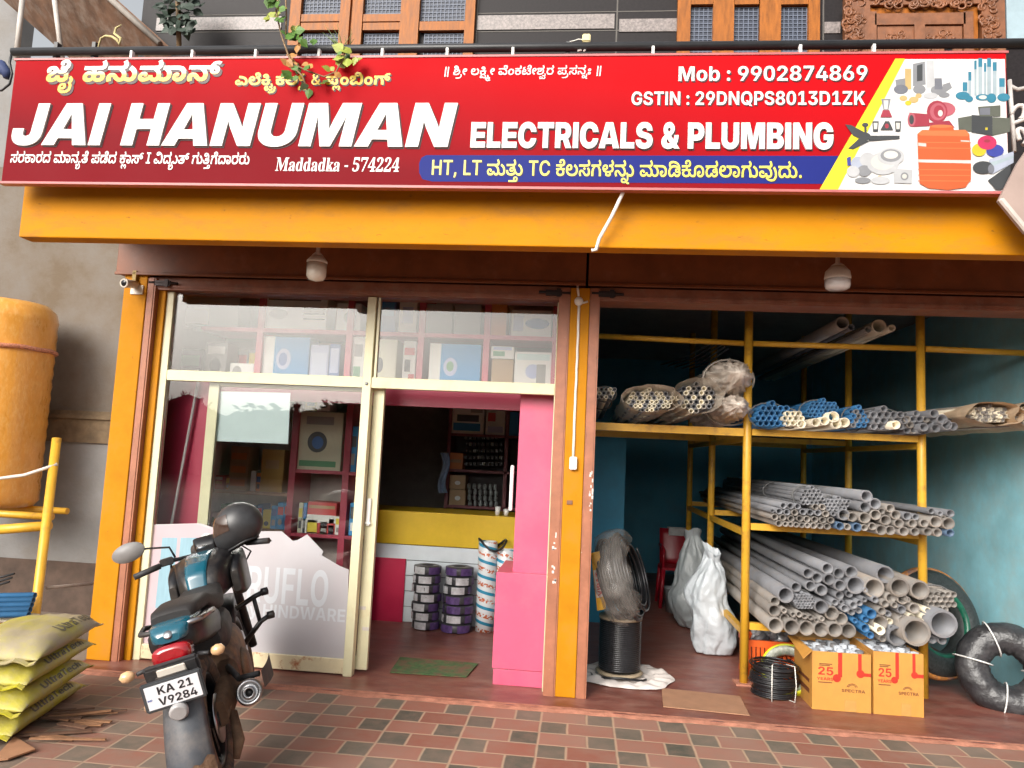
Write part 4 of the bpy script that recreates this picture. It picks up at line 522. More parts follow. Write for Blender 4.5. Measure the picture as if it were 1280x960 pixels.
asph = M('asphalt', (.07, .068, .066), .85, var=.25, scale=12, bump=.3)

struct(MB().box(-400, 400, -400, 400, -.3, -.06).build('ground', earth))
struct(MB().box(-9, 9, -7.6, -.262, -.2, -.012).build('pavement', pavers))
struct(MB().box(-60, 60, -16, -9, -.2, -.05).build('road', asph))
def fl(u, v): return V((-3.56+7.2*u, -.262, 0))
fb = MB().box(-3.55, 3.5, -.235, 6.2, -.25, 0)
fo = struct(fb.build('floor', oxide))
# worn mortar lip along the floor edge
lp = MB(); n = 90
pt = [(-3.55+7.05*i/n, rnd(-.014, .008), rnd(-.006, .004)) for i in range(n+1)]
for (x0, a, b), (x1, a2, b2) in zip(pt, pt[1:]):
    lp.add([(x0, -.275+a, -.011), (x1, -.275+a2, -.011), (x0, -.243+a, b), (x1, -.243+a2, b2), (x0, -.2, .003), (x1, -.2, .003)], [(0, 1, 3, 2), (2, 3, 5, 4)])
struct(lp.build('kerb', M('mortar', (.4, .17, .11), .85, var=.3, scale=14, bump=.3)))

# ---------------------------------------------------------------- the shop building
bd = thing('shop_building', 'two storey shop building with orange pillars, dark tiled upper floor and two open shutters', 'building', (0, .5, 0))
FX = -3.55
MB().box(FX, -3.365, 0, .24, 0, 3.2).build('pillar', yel2, bd, bevel=.006)
MB().box(-.117, .022, 0, .24, 0, 2.86).build('pillar', yel2, bd, bevel=.006)
MB().box(3.46, 3.7, 0, .24, 0, 3.2).build('pillar', yel2, bd, bevel=.006)
for x0, x1 in ((-3.363, -3.3), (-.2, -.119), (.024, .095), (3.4, 3.458)):
    g = MB().box(x0, x1, .01, .2, 0, 2.86)
    g.box(x0+.012, x1-.012, .004, .0095, 0, 2.86)
    g.build('shutter_channel', chan, bd)
MB().box(-3.298, -3.245, .06, .2, 0, 2.8).build('door_reveal', yel2, bd)
# brown shutter housings above each opening, with the rolled shutter's bottom bar
for x0, x1 in ((-3.62, -.012), (.006, 3.6)):
    h = MB().box(x0, x1, -.012, .42, 2.885, 3.2).box(x0, x1, -.03, -.013, 2.872, 2.895)
    h.build('shutter_housing', brn, bd, bevel=.004)
for x0, x1 in ((-3.363, -.119), (.024, 3.458)):
    s_ = MB().box(x0+.004, x1-.004, .03, .26, 2.775, 2.87)
    s_.box(x0+.004, x1-.004, .022, .029, 2.79, 2.81)
    sb = s_.build('shutter_bar', M('shutter_bar', (.28, .105, .06), .5, var=.25, scale=8, dirt=(.3, .17, .12), dthr=.62, dsc=10), bd)
    for xx in (x0+.12, x1-.12):
        lk = MB(); lk.box(xx-.06, xx+.06, .0, .021, 2.8, 2.84).cyl((xx-.11, .008, 2.825), (xx+.12, .008, 2.82), .01, n=8).box(xx+.02, xx+.05, -.008, 0, 2.79, 2.85); lk.build('lock', M('lock_iron', (.04, .03, .03), .5, metal=.6), sb)
# scribbled white paint traces beside the middle pillar
sc_ = MB()
random.seed(3)
for px0, py0, py1 in ((741, 575, 640), (697, 665, 735)):
    for k in range(13):
        y = rnd(py0, py1); p = at(px0-1.5-(y-600)*.028+rnd(-2, 2), y, Y=.002); w, h = rnd(.002, .008), rnd(.004, .013)
        sc_.box(p.x-w, p.x+w, .0015, .0035, p.z-h, p.z+h)
sc_.build('paint_marks', M('chalk_white', (.7, .66, .62), .8), bd)
# fascia beam and canopy slab
FZ0, FZ1 = at(640, 307.5, Y=-.92).z, 3.26
fxl = at(26, 270, Y=-.92).x
fa = MB().box(fxl, 3.9, -.92, -.8, FZ0, FZ1).build('fascia', yel, bd, bevel=.008)
MB().box(fxl+.01, 3.9, -.798, .6, 3.203, 3.3).build('canopy_slab', brn, bd)
# walls of the two shops
MB().box(FX, -3.37, .245, 6.2, 0, 3.2).build('wall', M('shop_wall', (.6, .55, .52), .8), bd)
MB().box(-.115, .02, .245, 6.0, 0, 3.2).mat(1).box(.0205, .03, .3, 6.0, 0, 3.2).build('wall', [M('partition', (.12, .1, .1), .8), blue], bd)
MB().box(3.41, 3.55, .245, 6.2, 0, 3.2).build('wall', M('blue_wall_light', (.34, .7, .8), .55, var=.18, scale=2.5, dirt=(.45, .58, .58, .6), dthr=.55, dsc=2.2, bump=.08), bd)
MB().box(FX, .02, 4.2, 4.4, 0, 3.2).build('wall', M('back_wall', (.3, .27, .25), .8), bd)
MB().box(.03, 3.5, 6.0, 6.2, 0, 3.2).build('wall', blue, bd)
MB().box(.03, .46, 2.4, 2.55, 0, 2.0).build('wall', M('blue_bright', (.02, .24, .4), .5, var=.12), bd)
MB().box(FX, 3.5, .43, 6.2, 3.205, 3.3).build('ceiling', M('ceiling', (.3, .28, .27), .8), bd)
# upper floor
UY = .45
uw = MB().box(-3.95, 4.2, UY, UY+.2, 3.305, 5.9); uw.build('upper_wall', granite, bd)
def strip(x0, x1, y0, y1, Y=UY, pr=.012):
    a, b = at(x0, (y0+y1)/2, Y=Y), at(x1, (y0+y1)/2, Y=Y); zt, zb = at((x0+x1)/2, y0, Y=Y).z, at((x0+x1)/2, y1, Y=Y).z
    return a.x, b.x, zb, zt
for x0, x1, y0, y1 in ((196, 352, 22, 38), (597, 768, 19, 37), (774, 846, 24, 40), (1030, 1050, 28, 42)):
    a, b, zb, zt = strip(x0, x1, y0, y1); MB().box(a, b, UY-.008, UY-.001, zb, zt).build('tile_band', graystrip, bd)
for x in (596, 771, 1029):
    p = at(x, 30, Y=UY); jt = MB(); jt.box(p.x-.006, p.x+.006, UY-.003, UY-.0008, 4.2, 5.9); jt.build('tile_joint', M('joint', (.12, .11, .1), .8), bd)
for xa, xb, y in ((596, 848, 40), (596, 848, 17), (196, 352, 41), (196, 352, 20)):
    a, b = at(xa, y, Y=UY), at(xb, y, Y=UY); jt = MB(); jt.box(a.x, b.x, UY-.0026, UY-.0006, a.z-.004, a.z+.004); jt.build('tile_joint', M('joint', (1, 1, 1)), bd)
def wpart(mb, x0, x1, y0, y1, d0, d1, Y=UY):
    a, b = at(x0, (y0+y1)/2, Y=Y), at(x1, (y0+y1)/2, Y=Y); zt, zb = at((x0+x1)/2, y0, Y=Y).z, at((x0+x1)/2, y1, Y=Y).z
    mb.box(a.x, b.x, Y-d1, Y-d0, zb, zt)
def meshpane(name, cells, parent):
    pm = MB(); 
    for x0, x1, y0, y1 in cells: wpart(pm, x0, x1, y0, y1, .004, .012)
    o = pm.build(name, mesh_d, parent)
    gm = MB()
    for x0, x1, y0, y1 in cells:
        a, b = at(x0, (y0+y1)/2, Y=UY-.014), at(x1, (y0+y1)/2, Y=UY-.014); zt, zb = at((x0+x1)/2, y0, Y=UY-.014).z, at((x0+x1)/2, y1, Y=UY-.014).z
        k = max(2, int((b.x-a.x)/.032))
        for i in range(k+1): x = a.x+(b.x-a.x)*i/k; gm.box(x-.0035, x+.0035, UY-.018, UY-.014, zb, zt)
        k = max(2, int((zt-zb)/.032))
        for i in range(k+1): z = zb+(zt-zb)*i/k; gm.box(a.x, b.x, UY-.0175, UY-.0145, z-.0035, z+.0035)
    gm.build('wire_grid', M('mesh_wire', (.1, .12, .17), .5), o)
    return o
w1 = meshpane('window', [(379, 428, -40, 22), (456, 503, -40, 22), (379, 428, 43, 75), (455, 503, 43, 75), (528, 582, -40, 30), (530, 582, 43, 75)], bd)
fr = MB()
for x0, x1, y0, y1, d in ((366, 379, -40, 80, .06), (428, 440, -40, 80, .06), (443, 456, -40, 80, .06), (503, 526, -40, 80, .06), (583, 595, -40, 80, .06), (379, 428, 22, 31, .05), (379, 428, 33, 42, .054), (456, 503, 22, 31, .05), (456, 503, 33, 42, .054), (526, 583, 31, 42, .05), (440, 443, -40, 80, .03)):
    wpart(fr, x0, x1, y0, y1, .013, d)
fr.build('window_frame', wood, w1)
w2 = meshpane('window', [(862, 890, 10, 80), (917, 947, 10, 80), (974, 1008, 10, 80)], bd)
fr = MB()
for x0, x1, y0, y1, d in ((846, 862, -40, 80, .06), (890, 916, -40, 80, .055), (948, 974, -40, 80, .055), (1008, 1022, -40, 80, .06), (862, 890, -2, 10, .05), (917, 947, -2, 10, .05), (974, 1008, -2, 10, .05), (846, 1022, -40, -2, .065)):
    wpart(fr, x0, x1, y0, y1, .013, d)
fr.build('window_frame', wood, w2)
dm = MB(); wpart(dm, 1086, 1220, 12, 90, .004, .03); door = dm.build('door', wood, bd)
pn = MB()
for x0, x1 in ((1094, 1139), (1152, 1199)):
    wpart(pn, x0, x1, 37, 78, .031, .045)
    for k in range(26):
        a = at(rnd(x0+4, x1-4), rnd(41, 74), Y=UY-.045); r_ = rnd(.012, .03)
        pn.torus(a, r_, .007, axis=(0, 1, 0), n=12, m=5)
pn.build('door_panel', woodd, door)
cf = MB()
for x0, x1, y0, y1 in ((1053, 1084, -30, 90), (1084, 1222, -30, 11), (1222, 1251, -30, 90)):
    wpart(cf, x0, x1, y0, y1, .004, .06)
    k = int(abs((x1-x0)*(y1-y0))/55)
    for i in range(k):
        a = at(rnd(x0+3, x1-3), rnd(y0+3, y1-3), Y=UY-.06); r_ = rnd(.014, .034)
        cf.torus(a, r_, .009, axis=(rnd(-.3, .3), 1, rnd(-.3, .3)), n=10, m=5)
for x0, x1, y0, y1 in ((1084, 1092, 20, 90), (1200, 1212, 20, 90), (1090, 1202, 22, 36), (1139, 1152, 36, 90)): wpart(cf, x0, x1, y0, y1, .031, .06)
cf.build('carved_frame', woodd, door)
bc = MB(); wpart(bc, 1256, 1330, -40, 60, .004, .02); bc.build('upper_wall_paint', M('pale_blue', (.3, .4, .45), .6), bd)

# ---------------------------------------------------------------- the neighbour's wall and roof
nb = thing('neighbour_wall', 'grey stained plaster side wall of the neighbouring house left of the shop', 'wall', (-5, .7, 0))
NW = 1.5
zb0, zb1 = at(100, 553, Y=NW).z, at(100, 512, Y=NW).z
MB().box(-9, FX-.004, NW+.02, NW+.2, zb1-.01, 4.35).build('wall_upper', plaster, nb)
MB().box(-9, FX-.004, NW, NW+.2, -.06, zb0).build('wall_lower', plaster2, nb)
MB().box(-9, FX-.005, NW-.012, NW-.001, -.06, .42).build('dark_base', M('dark_plaster', (.09, .06, .045), .9, var=.4, scale=5, bump=.3), nb)  # darker brown strip along the foot of the wall
lg = MB().box(-9, FX-.006, NW-.03, NW+.18, zb0, zb1-.012).box(-9, FX-.006, NW-.055, NW-.031, zb1-.09, zb1-.05); lg.build('ledge', mould, nb)
MB().box(-9, at(24, 30, Y=NW).x, NW+.02, NW+.2, 4.352, 6.2).build('wall_upper', plaster2, nb)
er = MB(); q = [at(-14, -16, Y=1.25), at(118, 100, Y=1.25), at(215, 69, Y=.2), at(190, 46, Y=.2), at(102, -33, Y=.2)]
er.prism(q, (0, .03, .05))
eo = er.build('roof_eave', M('old_roof_wood', (.16, .085, .05), .8, var=.45, scale=5, dirt=(.26, .2, .16), dthr=.58, dsc=6, bump=.3), nb)
rb = MB(); rb.tube([at(108, -28, Y=.18), at(200, 55, Y=.18)], .026, 6); rb.build('eave_board', M('weathered_board', (.3, .27, .24), .8, var=.3), nb)
dp_ = MB()
for x0, x1 in ((29, 20), (67, 78)): dp_.tube([at(x0, -10, Y=.45), at(x1, 75, Y=.45)], .022, 8)
dp_.build('downpipe', M('pale_pipe', (.5, .46, .42), .6), nb)
# ---------------------------------------------------------------- the sign board
SY = -1.09
tl, tr, bl, br = at(20, 71, Y=SY), at(1257, 72, Y=SY), at(2, 225, Y=SY), at(1262, 241, Y=SY)
SX0, SX1, SZ0, SZ1 = (tl.x+bl.x)/2, (tr.x+br.x)/2, (bl.z+br.z)/2, (tl.z+tr.z)/2
sg = thing('sign_board', 'long red shop sign board lettered in Kannada and English above the shutters', 'sign', ((SX0+SX1)/2, SY+.04, SZ0))
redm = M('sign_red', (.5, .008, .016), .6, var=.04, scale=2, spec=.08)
# red runs from bright at the upper right to crimson at the lower left, mixed by position
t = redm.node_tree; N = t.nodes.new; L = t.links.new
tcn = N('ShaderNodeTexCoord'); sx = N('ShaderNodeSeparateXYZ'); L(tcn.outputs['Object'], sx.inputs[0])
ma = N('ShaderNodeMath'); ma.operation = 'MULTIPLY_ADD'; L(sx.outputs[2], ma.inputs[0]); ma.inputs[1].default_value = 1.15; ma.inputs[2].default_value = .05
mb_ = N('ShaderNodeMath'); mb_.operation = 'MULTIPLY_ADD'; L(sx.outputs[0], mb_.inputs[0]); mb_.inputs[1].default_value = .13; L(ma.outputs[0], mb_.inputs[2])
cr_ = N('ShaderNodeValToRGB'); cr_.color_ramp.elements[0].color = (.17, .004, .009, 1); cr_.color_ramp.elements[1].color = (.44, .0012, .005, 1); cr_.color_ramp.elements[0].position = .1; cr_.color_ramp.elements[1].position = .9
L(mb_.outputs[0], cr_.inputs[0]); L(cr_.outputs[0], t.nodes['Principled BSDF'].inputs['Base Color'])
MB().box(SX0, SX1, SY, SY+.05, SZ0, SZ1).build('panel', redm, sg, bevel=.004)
ed = MB().box(SX0-.012, SX1+.012, SY-.006, SY+.045, SZ0-.016, SZ0-.001).box(SX0-.012, SX1+.012, SY-.004, SY+.1, SZ1+.001, SZ1+.014)
ed.build('edge_strip', M('sign_edge', (.4, .1, .1), .4), sg)
def spoly(name, pts, mats_, y1):
    mb = MB(); ppoly(mb, pts, SY, y1); return mb.build(name, mats_, sg)
inkw, inky, inkb = M('ink_white', (.68, .68, .66), .4, var=.03), M('ink_yellow', (.66, .46, .01), .4, var=.03), M('ink_blue', (.014, .022, .17), .5, var=.05, spec=.1)
spoly('white_field', [(1131, 74), (1256, 74), (1261, 239), (1046, 237.5)], M('field_white', (.6, .6, .59), .35, var=.02), .001)
spoly('yellow_stripe', [(1119, 73.5), (1131, 73.5), (1047, 238), (1024, 237.5)], M('stripe_yellow', (.66, .56, .006), .4, var=.02), .0022)
spoly('blue_band', [(533, 194)]+[(1048, 195), (1029, 230), (540, 227), (528, 224), (524, 216), (524, 204), (527, 197)], inkb, .0015)
def line(name, key, a, b, mat_, shear=0., depth=.003, shadow=None):
    p, q = at(*a, Y=SY), at(*b, Y=SY)
    mb = MB().text(key, p.x, q.x, p.z, q.z, O=(0, SY, 0), shear=shear, depth=depth)
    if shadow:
        m2 = MB().text(key, p.x+shadow, q.x+shadow, p.z-shadow, q.z-shadow, O=(0, SY, 0), shear=shear, depth=.0025); m2.build('drop_shadow', M('ink_shadow', (.035, .004, .006), .5), sg)  # dark copy offset right and down: the letters' shadow put in as colour
    return mb.build(name, mat_, sg)
# two-ink Kannada title: white above, yellow below
twoink = M('ink_white_yellow', (.8, .7, .3), .4, var=.02)
t = twoink.node_tree; N = t.nodes.new; L = t.links.new
tcn = N('ShaderNodeTexCoord'); sx = N('ShaderNodeSeparateXYZ'); L(tcn.outputs['Object'], sx.inputs[0])
zt_ = at(170, 92, Y=SY).z-SZ0
mr = N('ShaderNodeMapRange'); L(sx.outputs[2], mr.inputs[0]); mr.inputs[1].default_value = zt_-.012; mr.inputs[2].default_value = zt_+.02
cr_ = N('ShaderNodeValToRGB'); cr_.color_ramp.elements[0].color = (.66, .4, .004, 1); cr_.color_ramp.elements[1].color = (.68, .67, .63, 1); L(mr.outputs[0], cr_.inputs[0]); L(cr_.outputs[0], t.nodes['Principled BSDF'].inputs['Base Color'])
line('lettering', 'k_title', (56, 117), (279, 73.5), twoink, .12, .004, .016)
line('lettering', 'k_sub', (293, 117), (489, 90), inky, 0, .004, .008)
line('lettering', 'k_top', (555, 102), (752, 81), M('ink_pink', (.8, .6, .6), .4), .08)
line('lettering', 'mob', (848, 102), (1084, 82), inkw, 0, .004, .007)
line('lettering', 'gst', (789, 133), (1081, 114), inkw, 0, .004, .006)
line('lettering', 'k_gov', (12, 211), (313, 190), inkw, .08)
line('lettering', 'mad', (344, 214), (500, 197), inkw, .1)
line('lettering', 'k_work', (539, 228), (1002, 201), M('ink_lemon', (.62, .6, .08), .4), 0, .003, .004)
let = M('letter_white', (.66, .66, .64), .45, var=.04)
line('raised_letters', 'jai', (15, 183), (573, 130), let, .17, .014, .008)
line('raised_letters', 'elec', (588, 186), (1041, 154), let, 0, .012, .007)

# the printed pictures on the white field
PC = [M('pr_orange', (.46, .075, .012), .4, var=.03), M('pr_orange_pale', (.5, .13, .035), .4, var=.03), M('pr_white', (0.496, 0.484, 0.446), .4), M('pr_grey', (0.186, 0.192, 0.205), .4), M('pr_dark', (0.031, 0.0341, 0.0372), .4),
      M('pr_teal', (0.0186, 0.155, 0.236), .4), M('pr_steel', (0.279, 0.341, 0.372), .4), M('pr_crimson', (0.26, 0.0186, 0.0372), .4), M('pr_olive', (0.0744, 0.0806, 0.062), .4), M('pr_gold', (0.434, 0.31, 0.124), .4),
      M('pr_pale', (0.384, 0.391, 0.403), .4), M('pr_magenta', (0.403, 0.0124, 0.0744), .4), M('pr_blue', (0.0248, 0.0372, 0.248), .4), M('pr_yellow', (0.465, 0.372, 0.0124), .4), M('pr_pink', (0.341, 0.0744, 0.0992), .4), M('pr_lav', (0.31, 0.341, 0.422), .4), M('pr_slate', (0.124, 0.13, 0.155), .4)]
pp = MB(); lay = [0]
def pg(mi, pts):
    lay[0] += 1; ppoly(pp, pts, SY, .0016+.00006*lay[0], mi)
# grey pipe fittings, upper left
for mi, pts in ((9, [(1131, 86), (1139, 86), (1139, 112), (1131, 112)]), (3, [(1141, 80), (1156, 77), (1157, 106), (1141, 108)]), (4, [(1146, 82), (1153, 80), (1153, 101), (1146, 102)]), (10, [(1158, 76), (1167, 76), (1168, 110), (1158, 110)]), (3, [(1119, 100), (1131, 98), (1132, 116), (1121, 116)]), (16, ell(1126, 112, 9, 6)), (3, ell(1149, 112, 8, 6)), (3, ell(1173, 113, 10, 6)), (16, [(1168, 98), (1177, 98), (1178, 112), (1168, 112)]), (3, [(1178, 106), (1187, 103), (1190, 110), (1181, 116)]), (10, ell(1163, 120, 9, 4)), (9, ell(1129, 123, 5, 3.5)), (9, ell(1142, 125, 6, 4)), (13, ell(1135, 129, 4, 3)), (9, ell(1148, 120, 4, 3)), (3, ell(1180, 119, 7, 3.5))): pg(mi, pts)
# blue pumps
for x, y0, w in ((1206, 103, 6), (1212, 90, 4), (1219, 76, 3), (1225, 73, 5), (1231, 79, 3), (1236, 73, 5), (1243, 78, 5), (1252, 98, 7)):
    pg(6, [(x-w/2, y0+8), (x+w/2, y0+8), (x+w/2, 120), (x-w/2, 120)]); pg(5, [(x-w/2, y0), (x+w/2, y0), (x+w/2, y0+11), (x-w/2, y0+11)])
for x, y, rx, ry in ((1203, 120, 9, 5), (1211, 124, 5, 4), (1228, 122, 9, 4), (1239, 123, 6, 6), (1254, 122, 8, 5)): pg(5, ell(x, y, rx, ry))
pg(2, ell(1228, 122, 5, 2.5))
# crimson hose fittings
pg(7, [(1136, 141), (1160, 143), (1162, 158), (1140, 159)]); pg(14, ell(1139, 150, 5, 9)); pg(4, ell(1139, 150, 3, 6)); pg(14, ell(1180, 137, 14, 9)); pg(7, ell(1171, 140, 13, 14)); pg(14, ell(1172, 140, 10, 11)); pg(7, ell(1173, 140, 6.5, 8)); pg(2, ell(1175, 142, 3, 4)); pg(7, [(1160, 154), (1186, 151), (1193, 160), (1164, 160)])
# dark enclosure boxes
pg(8, [(1197, 148), (1214, 145), (1214, 165), (1198, 163)]); pg(4, [(1214, 144), (1240, 146), (1240, 170), (1214, 166)]); pg(8, [(1240, 147), (1262, 148), (1262, 165), (1240, 170)]); pg(8, [(1222, 134), (1250, 132), (1250, 146), (1224, 146)]); pg(16, [(1224, 136), (1237, 135), (1237, 144), (1224, 144)]); pg(13, [(1231, 160), (1234, 160), (1234, 163), (1231, 163)])
# mixer and jars
pg(3, [(1101, 124), (1113, 124), (1110, 138), (1104, 138)]); pg(2, [(1104, 126), (1110, 126), (1109, 137), (1105, 137)]); pg(7, [(1103, 138), (1111, 138), (1115, 147), (1100, 147)])
for x in (1094, 1122): pg(4, [(x-4, 152), (x+4, 152), (x+3, 165), (x-3, 165)]); pg(2, [(x-2.6, 154), (x+2.6, 154), (x+2, 162), (x-2, 162)])
pg(4, [(1100, 163), (1116, 163), (1111, 152), (1106, 152)]); pg(7, ell(1108, 158, 2.5, 3))
# ceiling fan
pg(4, [(1056, 156), (1064, 157), (1084, 168), (1079, 176), (1066, 170)]); pg(4, ell(1081, 171, 7, 5)); pg(4, [(1084, 170), (1124, 170), (1124, 174), (1086, 177)]); pg(4, [(1074, 173), (1086, 177), (1066, 187), (1060, 186)]); pg(4, [(1080, 158), (1082.5, 158), (1083, 168), (1080, 168)]); pg(4, ell(1081, 156.5, 4, 2.5))
# white fittings and coil of pipe
for mi, e in ((15, (1072, 205, 9, 9)), (10, (1084, 200, 10, 9)), (3, (1080, 214, 9, 7)), (10, (1103, 205, 20, 14)), (2, (1103, 203, 15, 10)), (10, (1113, 196, 17, 11)), (3, (1113, 195, 13, 8)), (2, (1113, 194, 9, 5)), (10, (1066, 215, 8, 7)), (9, (1099, 222, 3, 2)), (3, (1078, 226, 10, 4)), (10, (1100, 226, 12, 5))): pg(mi, ell(*e))
pg(10, [(1116, 211), (1140, 213), (1139, 230), (1117, 229)]); pg(3, ell(1130, 221, 5, 5)); pg(2, ell(1130, 221, 3, 3)); pg(12, [(1058, 198), (1063, 196), (1063, 207), (1059, 208)])
# orange water tank
pg(0, [(1146, 168), (1152, 163), (1206, 163), (1211, 168), (1213, 195), (1213, 225), (1206, 235), (1185, 238), (1160, 236), (1149, 230), (1147, 200)])
pg(1, [(1146, 168), (1152, 163), (1206, 163), (1211, 168), (1209, 171), (1150, 170)]); pg(0, [(1162, 158), (1190, 158), (1192, 164), (1160, 164)]); pg(1, ell(1176, 158.5, 14, 2))
for y in (178, 185, 212, 219, 226): pg(1, [(1147, y), (1213, y+.6), (1213, y+1.6), (1147, y+1)])
pg(2, [(1147, 200), (1213, 201), (1213, 205), (1147, 203.5)]); pg(2, [(1147, 179), (1157, 180), (1157, 184), (1147, 183)]); pg(2, [(1200, 176), (1211, 176.5), (1211, 178), (1200, 177.5)])
# wire coils, hoses
pg(13, ell(1223, 188, 9, 8)); pg(12, ell(1243, 189, 11, 8)); pg(11, ell(1233, 179, 12, 9)); pg(7, ell(1233, 177, 4, 2)); pg(15, [(1235, 200), (1266, 190), (1266, 204), (1240, 218)]); pg(6, [(1236, 204), (1266, 195), (1266, 198), (1238, 209)]); pg(4, ell(1228, 210, 13, 8)); pg(16, ell(1238, 212, 4, 6)); pg(4, [(1234, 226), (1262, 206), (1262, 237), (1244, 238)])
pp.build('printed_pictures', PC, sg, auto=False)

# black pipe rail on top of the sign with white clips
rl = thing('pipe_rail', 'black pipe rail running along the top edge of the red sign', 'rail', (0, -1.0, SZ1))
ra, rb_ = at(16, 65, Y=-1.02), at(1300, 66, Y=-1.02)
MB().tube([(ra.x, -1.02, ra.z), (rb_.x, -1.02, ra.z)], .026, 10).tube([(ra.x+.1, -.95, ra.z+.03), (rb_.x, -.95, ra.z+.035)], .016, 8).build('rail_pipe', black, rl)
cl = []
for x in (165, 241, 320, 399, 478, 559, 641, 816, 1000, 1092): cl.append(at(x, 71, Y=-1.06).x)
for x in cl:
    MB().box(x-.008, x+.008, -1.075, -1.045, SZ1+.015, ra.z-.027, .002).build('clip', M('clip_white', (.75, .75, .72), .5), rl)
for x in (75, 122, 710, 1183): 
    p = at(x, 60, Y=-.9); MB().box(p.x-.012, p.x+.012, -.94, -.9, SZ1-.1, p.z+.02).build('bracket', black, rl)
# ---------------------------------------------------------------- glass shopfront
GY = .11
gls = glass_mat('clear_glass', (.985, .995, .99))
sf = thing('glass_shopfront', 'cream framed glass shopfront with a sliding door pushed half open beside the orange pillar', 'shopfront', (-1.7, GY, 0))
xl0, xl1 = -3.243, -3.185
xr0, xr1 = at(690, 560, Y=GY).x, -.203
xm0, xm1 = at(443, 650, Y=GY).x, at(454, 650, Y=GY).x
zt0, zt1 = at(455, 485, Y=GY).z, at(455, 471.5, Y=GY).z
ff = MB().box(xl0, xl1, GY-.03, GY+.03, 0, 2.77).box(xr0, xr1, GY-.03, GY+.03, 0, 2.77).box(xm0, xm1, GY-.035, GY+.035, 0, 2.77)
ff.box(xl1, xm0, GY-.028, GY+.028, zt0, zt1).box(xm1, xr0, GY-.028, GY+.028, zt0, zt1)
ff.build('frame', cream, sf, bevel=.004)
MB().box(xl1, xm0, GY-.025, GY+.028, .012, .115).build('kick_rail', rustcream, sf, bevel=.004)
MB().box(xm1+.012, xm1+.03, GY-.02, GY+.02, zt1, 2.77).build('frame', cream, sf)
for x0, x1, z0, z1 in ((xl1, xm0, zt1, 2.77), (xm1+.03, xr0, zt1, 2.77), (xl1, xm0, .115, zt0)):
    MB().box(x0+.001, x1-.001, GY-.004, GY+.002, z0+.001, z1-.001).build('glass_pane', gls, sf)
MB().lathe([(.001, -.006), (.012, -.004), (.012, 0)], ((xm0+xm1)/2, GY-.036, (zt0+zt1)/2-.01), 14, axis=(0, 1, 0)).build('screw_cover', M('steel', (.4, .42, .45), .35, metal=.9), sf)
# sliding door leaf behind the fixed pane
DY = .18
dx0, dx1 = at(249, 640, Y=DY).x, at(472, 640, Y=DY).x
dl0, dl1 = at(262, 640, Y=DY).x, at(458, 640, Y=DY).x
dz1 = at(350, 478, Y=DY).z; dz0 = .03
df = MB().box(dx0, dl0, DY-.02, DY+.02, dz0, dz1).box(dl1, dx1, DY-.02, DY+.02, dz0, dz1).box(dl0, dl1, DY-.018, DY+.018, dz1-.05, dz1).box(dl0, dl1, DY-.018, DY+.018, dz0, dz0+.09)
dr = df.build('sliding_door', cream, sf, bevel=.004)
MB().box(dl0+.001, dl1-.001, DY-.003, DY+.003, dz0+.091, dz1-.051).build('glass_pane', gls, dr)
hp = at(461, 640, Y=DY-.03)
MB().box(hp.x-.014, hp.x+.014, DY-.042, DY-.021, hp.z-.1, hp.z+.1, .004).box(hp.x-.02, hp.x+.024, DY-.05, DY-.043, hp.z-.085, hp.z-.075).build('handle', white, dr)
lkp = MB(); lkp.mat(0)
for px_, py_ in ((452, 760), (456, 786)):
    a = at(px_, py_, Y=DY-.024); lkp.box(a.x-.02, a.x+.03, DY-.024, DY-.021, a.z-.012, a.z+.012)
lkp.build('lock_plate', M('lock_white', (.6, .55, .5), .4), dr)
# frosted film inside the fixed pane
FY = GY-.0065
film = M('frosted_film', (.5, .49, .51), .45, var=.05, scale=2, dirt=(.5, .45, .47), dthr=.55, dsc=1.5, dsoft=.2, alpha=.9)
pink_f = M('film_pink', (.55, .42, .45), .45, var=.06, scale=2, alpha=.9); cyan_f = M('film_cyan', (.27, .44, .52), .45, var=.1, scale=3, stretch=(8, 1, 1), alpha=.9)
outline = [(176, 656), (250, 654), (275, 662), (300, 661), (322, 664), (352, 664), (366, 676), (372, 675), (384, 668), (404, 689), (402, 694), (424, 707), (436, 712), (432, 826), (168, 812), (170, 740)]
fm = MB(); ppoly(fm, outline, FY, .0003); fo_ = fm.build('frosted_film', film, sf)
fm = MB(); ppoly(fm, [(177, 657), (246, 655), (270, 664), (264, 745), (240, 812), (169, 810)], FY, .0008)
fm.mat(1)
for x0, x1, x2, x3 in ((203, 222, 214, 194), (226, 247, 238, 218)): ppoly(fm, [(x0, 672), (x1, 672), (x2, 760), (x3, 760)], FY, .0014, 1)
fm.build('film_print', [pink_f, cyan_f], fo_)
lo = MB(); c_ = at(259, 677, Y=FY)
lo.lathe([(.001, 0), (.062, 0), (.062, .002), (.001, .002)], (c_.x, FY-.003, c_.z), 24, axis=(0, 1, 0)); lo.mat(1).lathe([(.001, 0), (.047, 0), (.047, .002), (.001, .002)], (c_.x, FY-.0045, c_.z), 24, axis=(0, 1, 0))
lo.mat(0).obox((c_.x, FY-.005, c_.z), V((.025, 0, .012)), V((0, .001, 0)), V((-.005, 0, .01)))
lo.build('round_logo', [M('logo_pale', (.6, .64, .6), .4), M('logo_green', (.02, .22, .13), .4)], fo_)
lt = MB(); a, b = at(286, 751, Y=FY), at(412, 713, Y=FY)
lt.text('ruflo', a.x, b.x, a.z, b.z, O=(0, FY-.0006, 0), depth=.0006)
lt.build('lettering', M('film_letter', (.56, .58, .61), .4, var=.03, alpha=.95), fo_); lt = MB(); a, b = at(300, 773, Y=FY), at(432, 762, Y=FY); lt.text('hind', a.x, b.x, a.z, b.z, O=(0, FY-.0006, 0), depth=.0006)
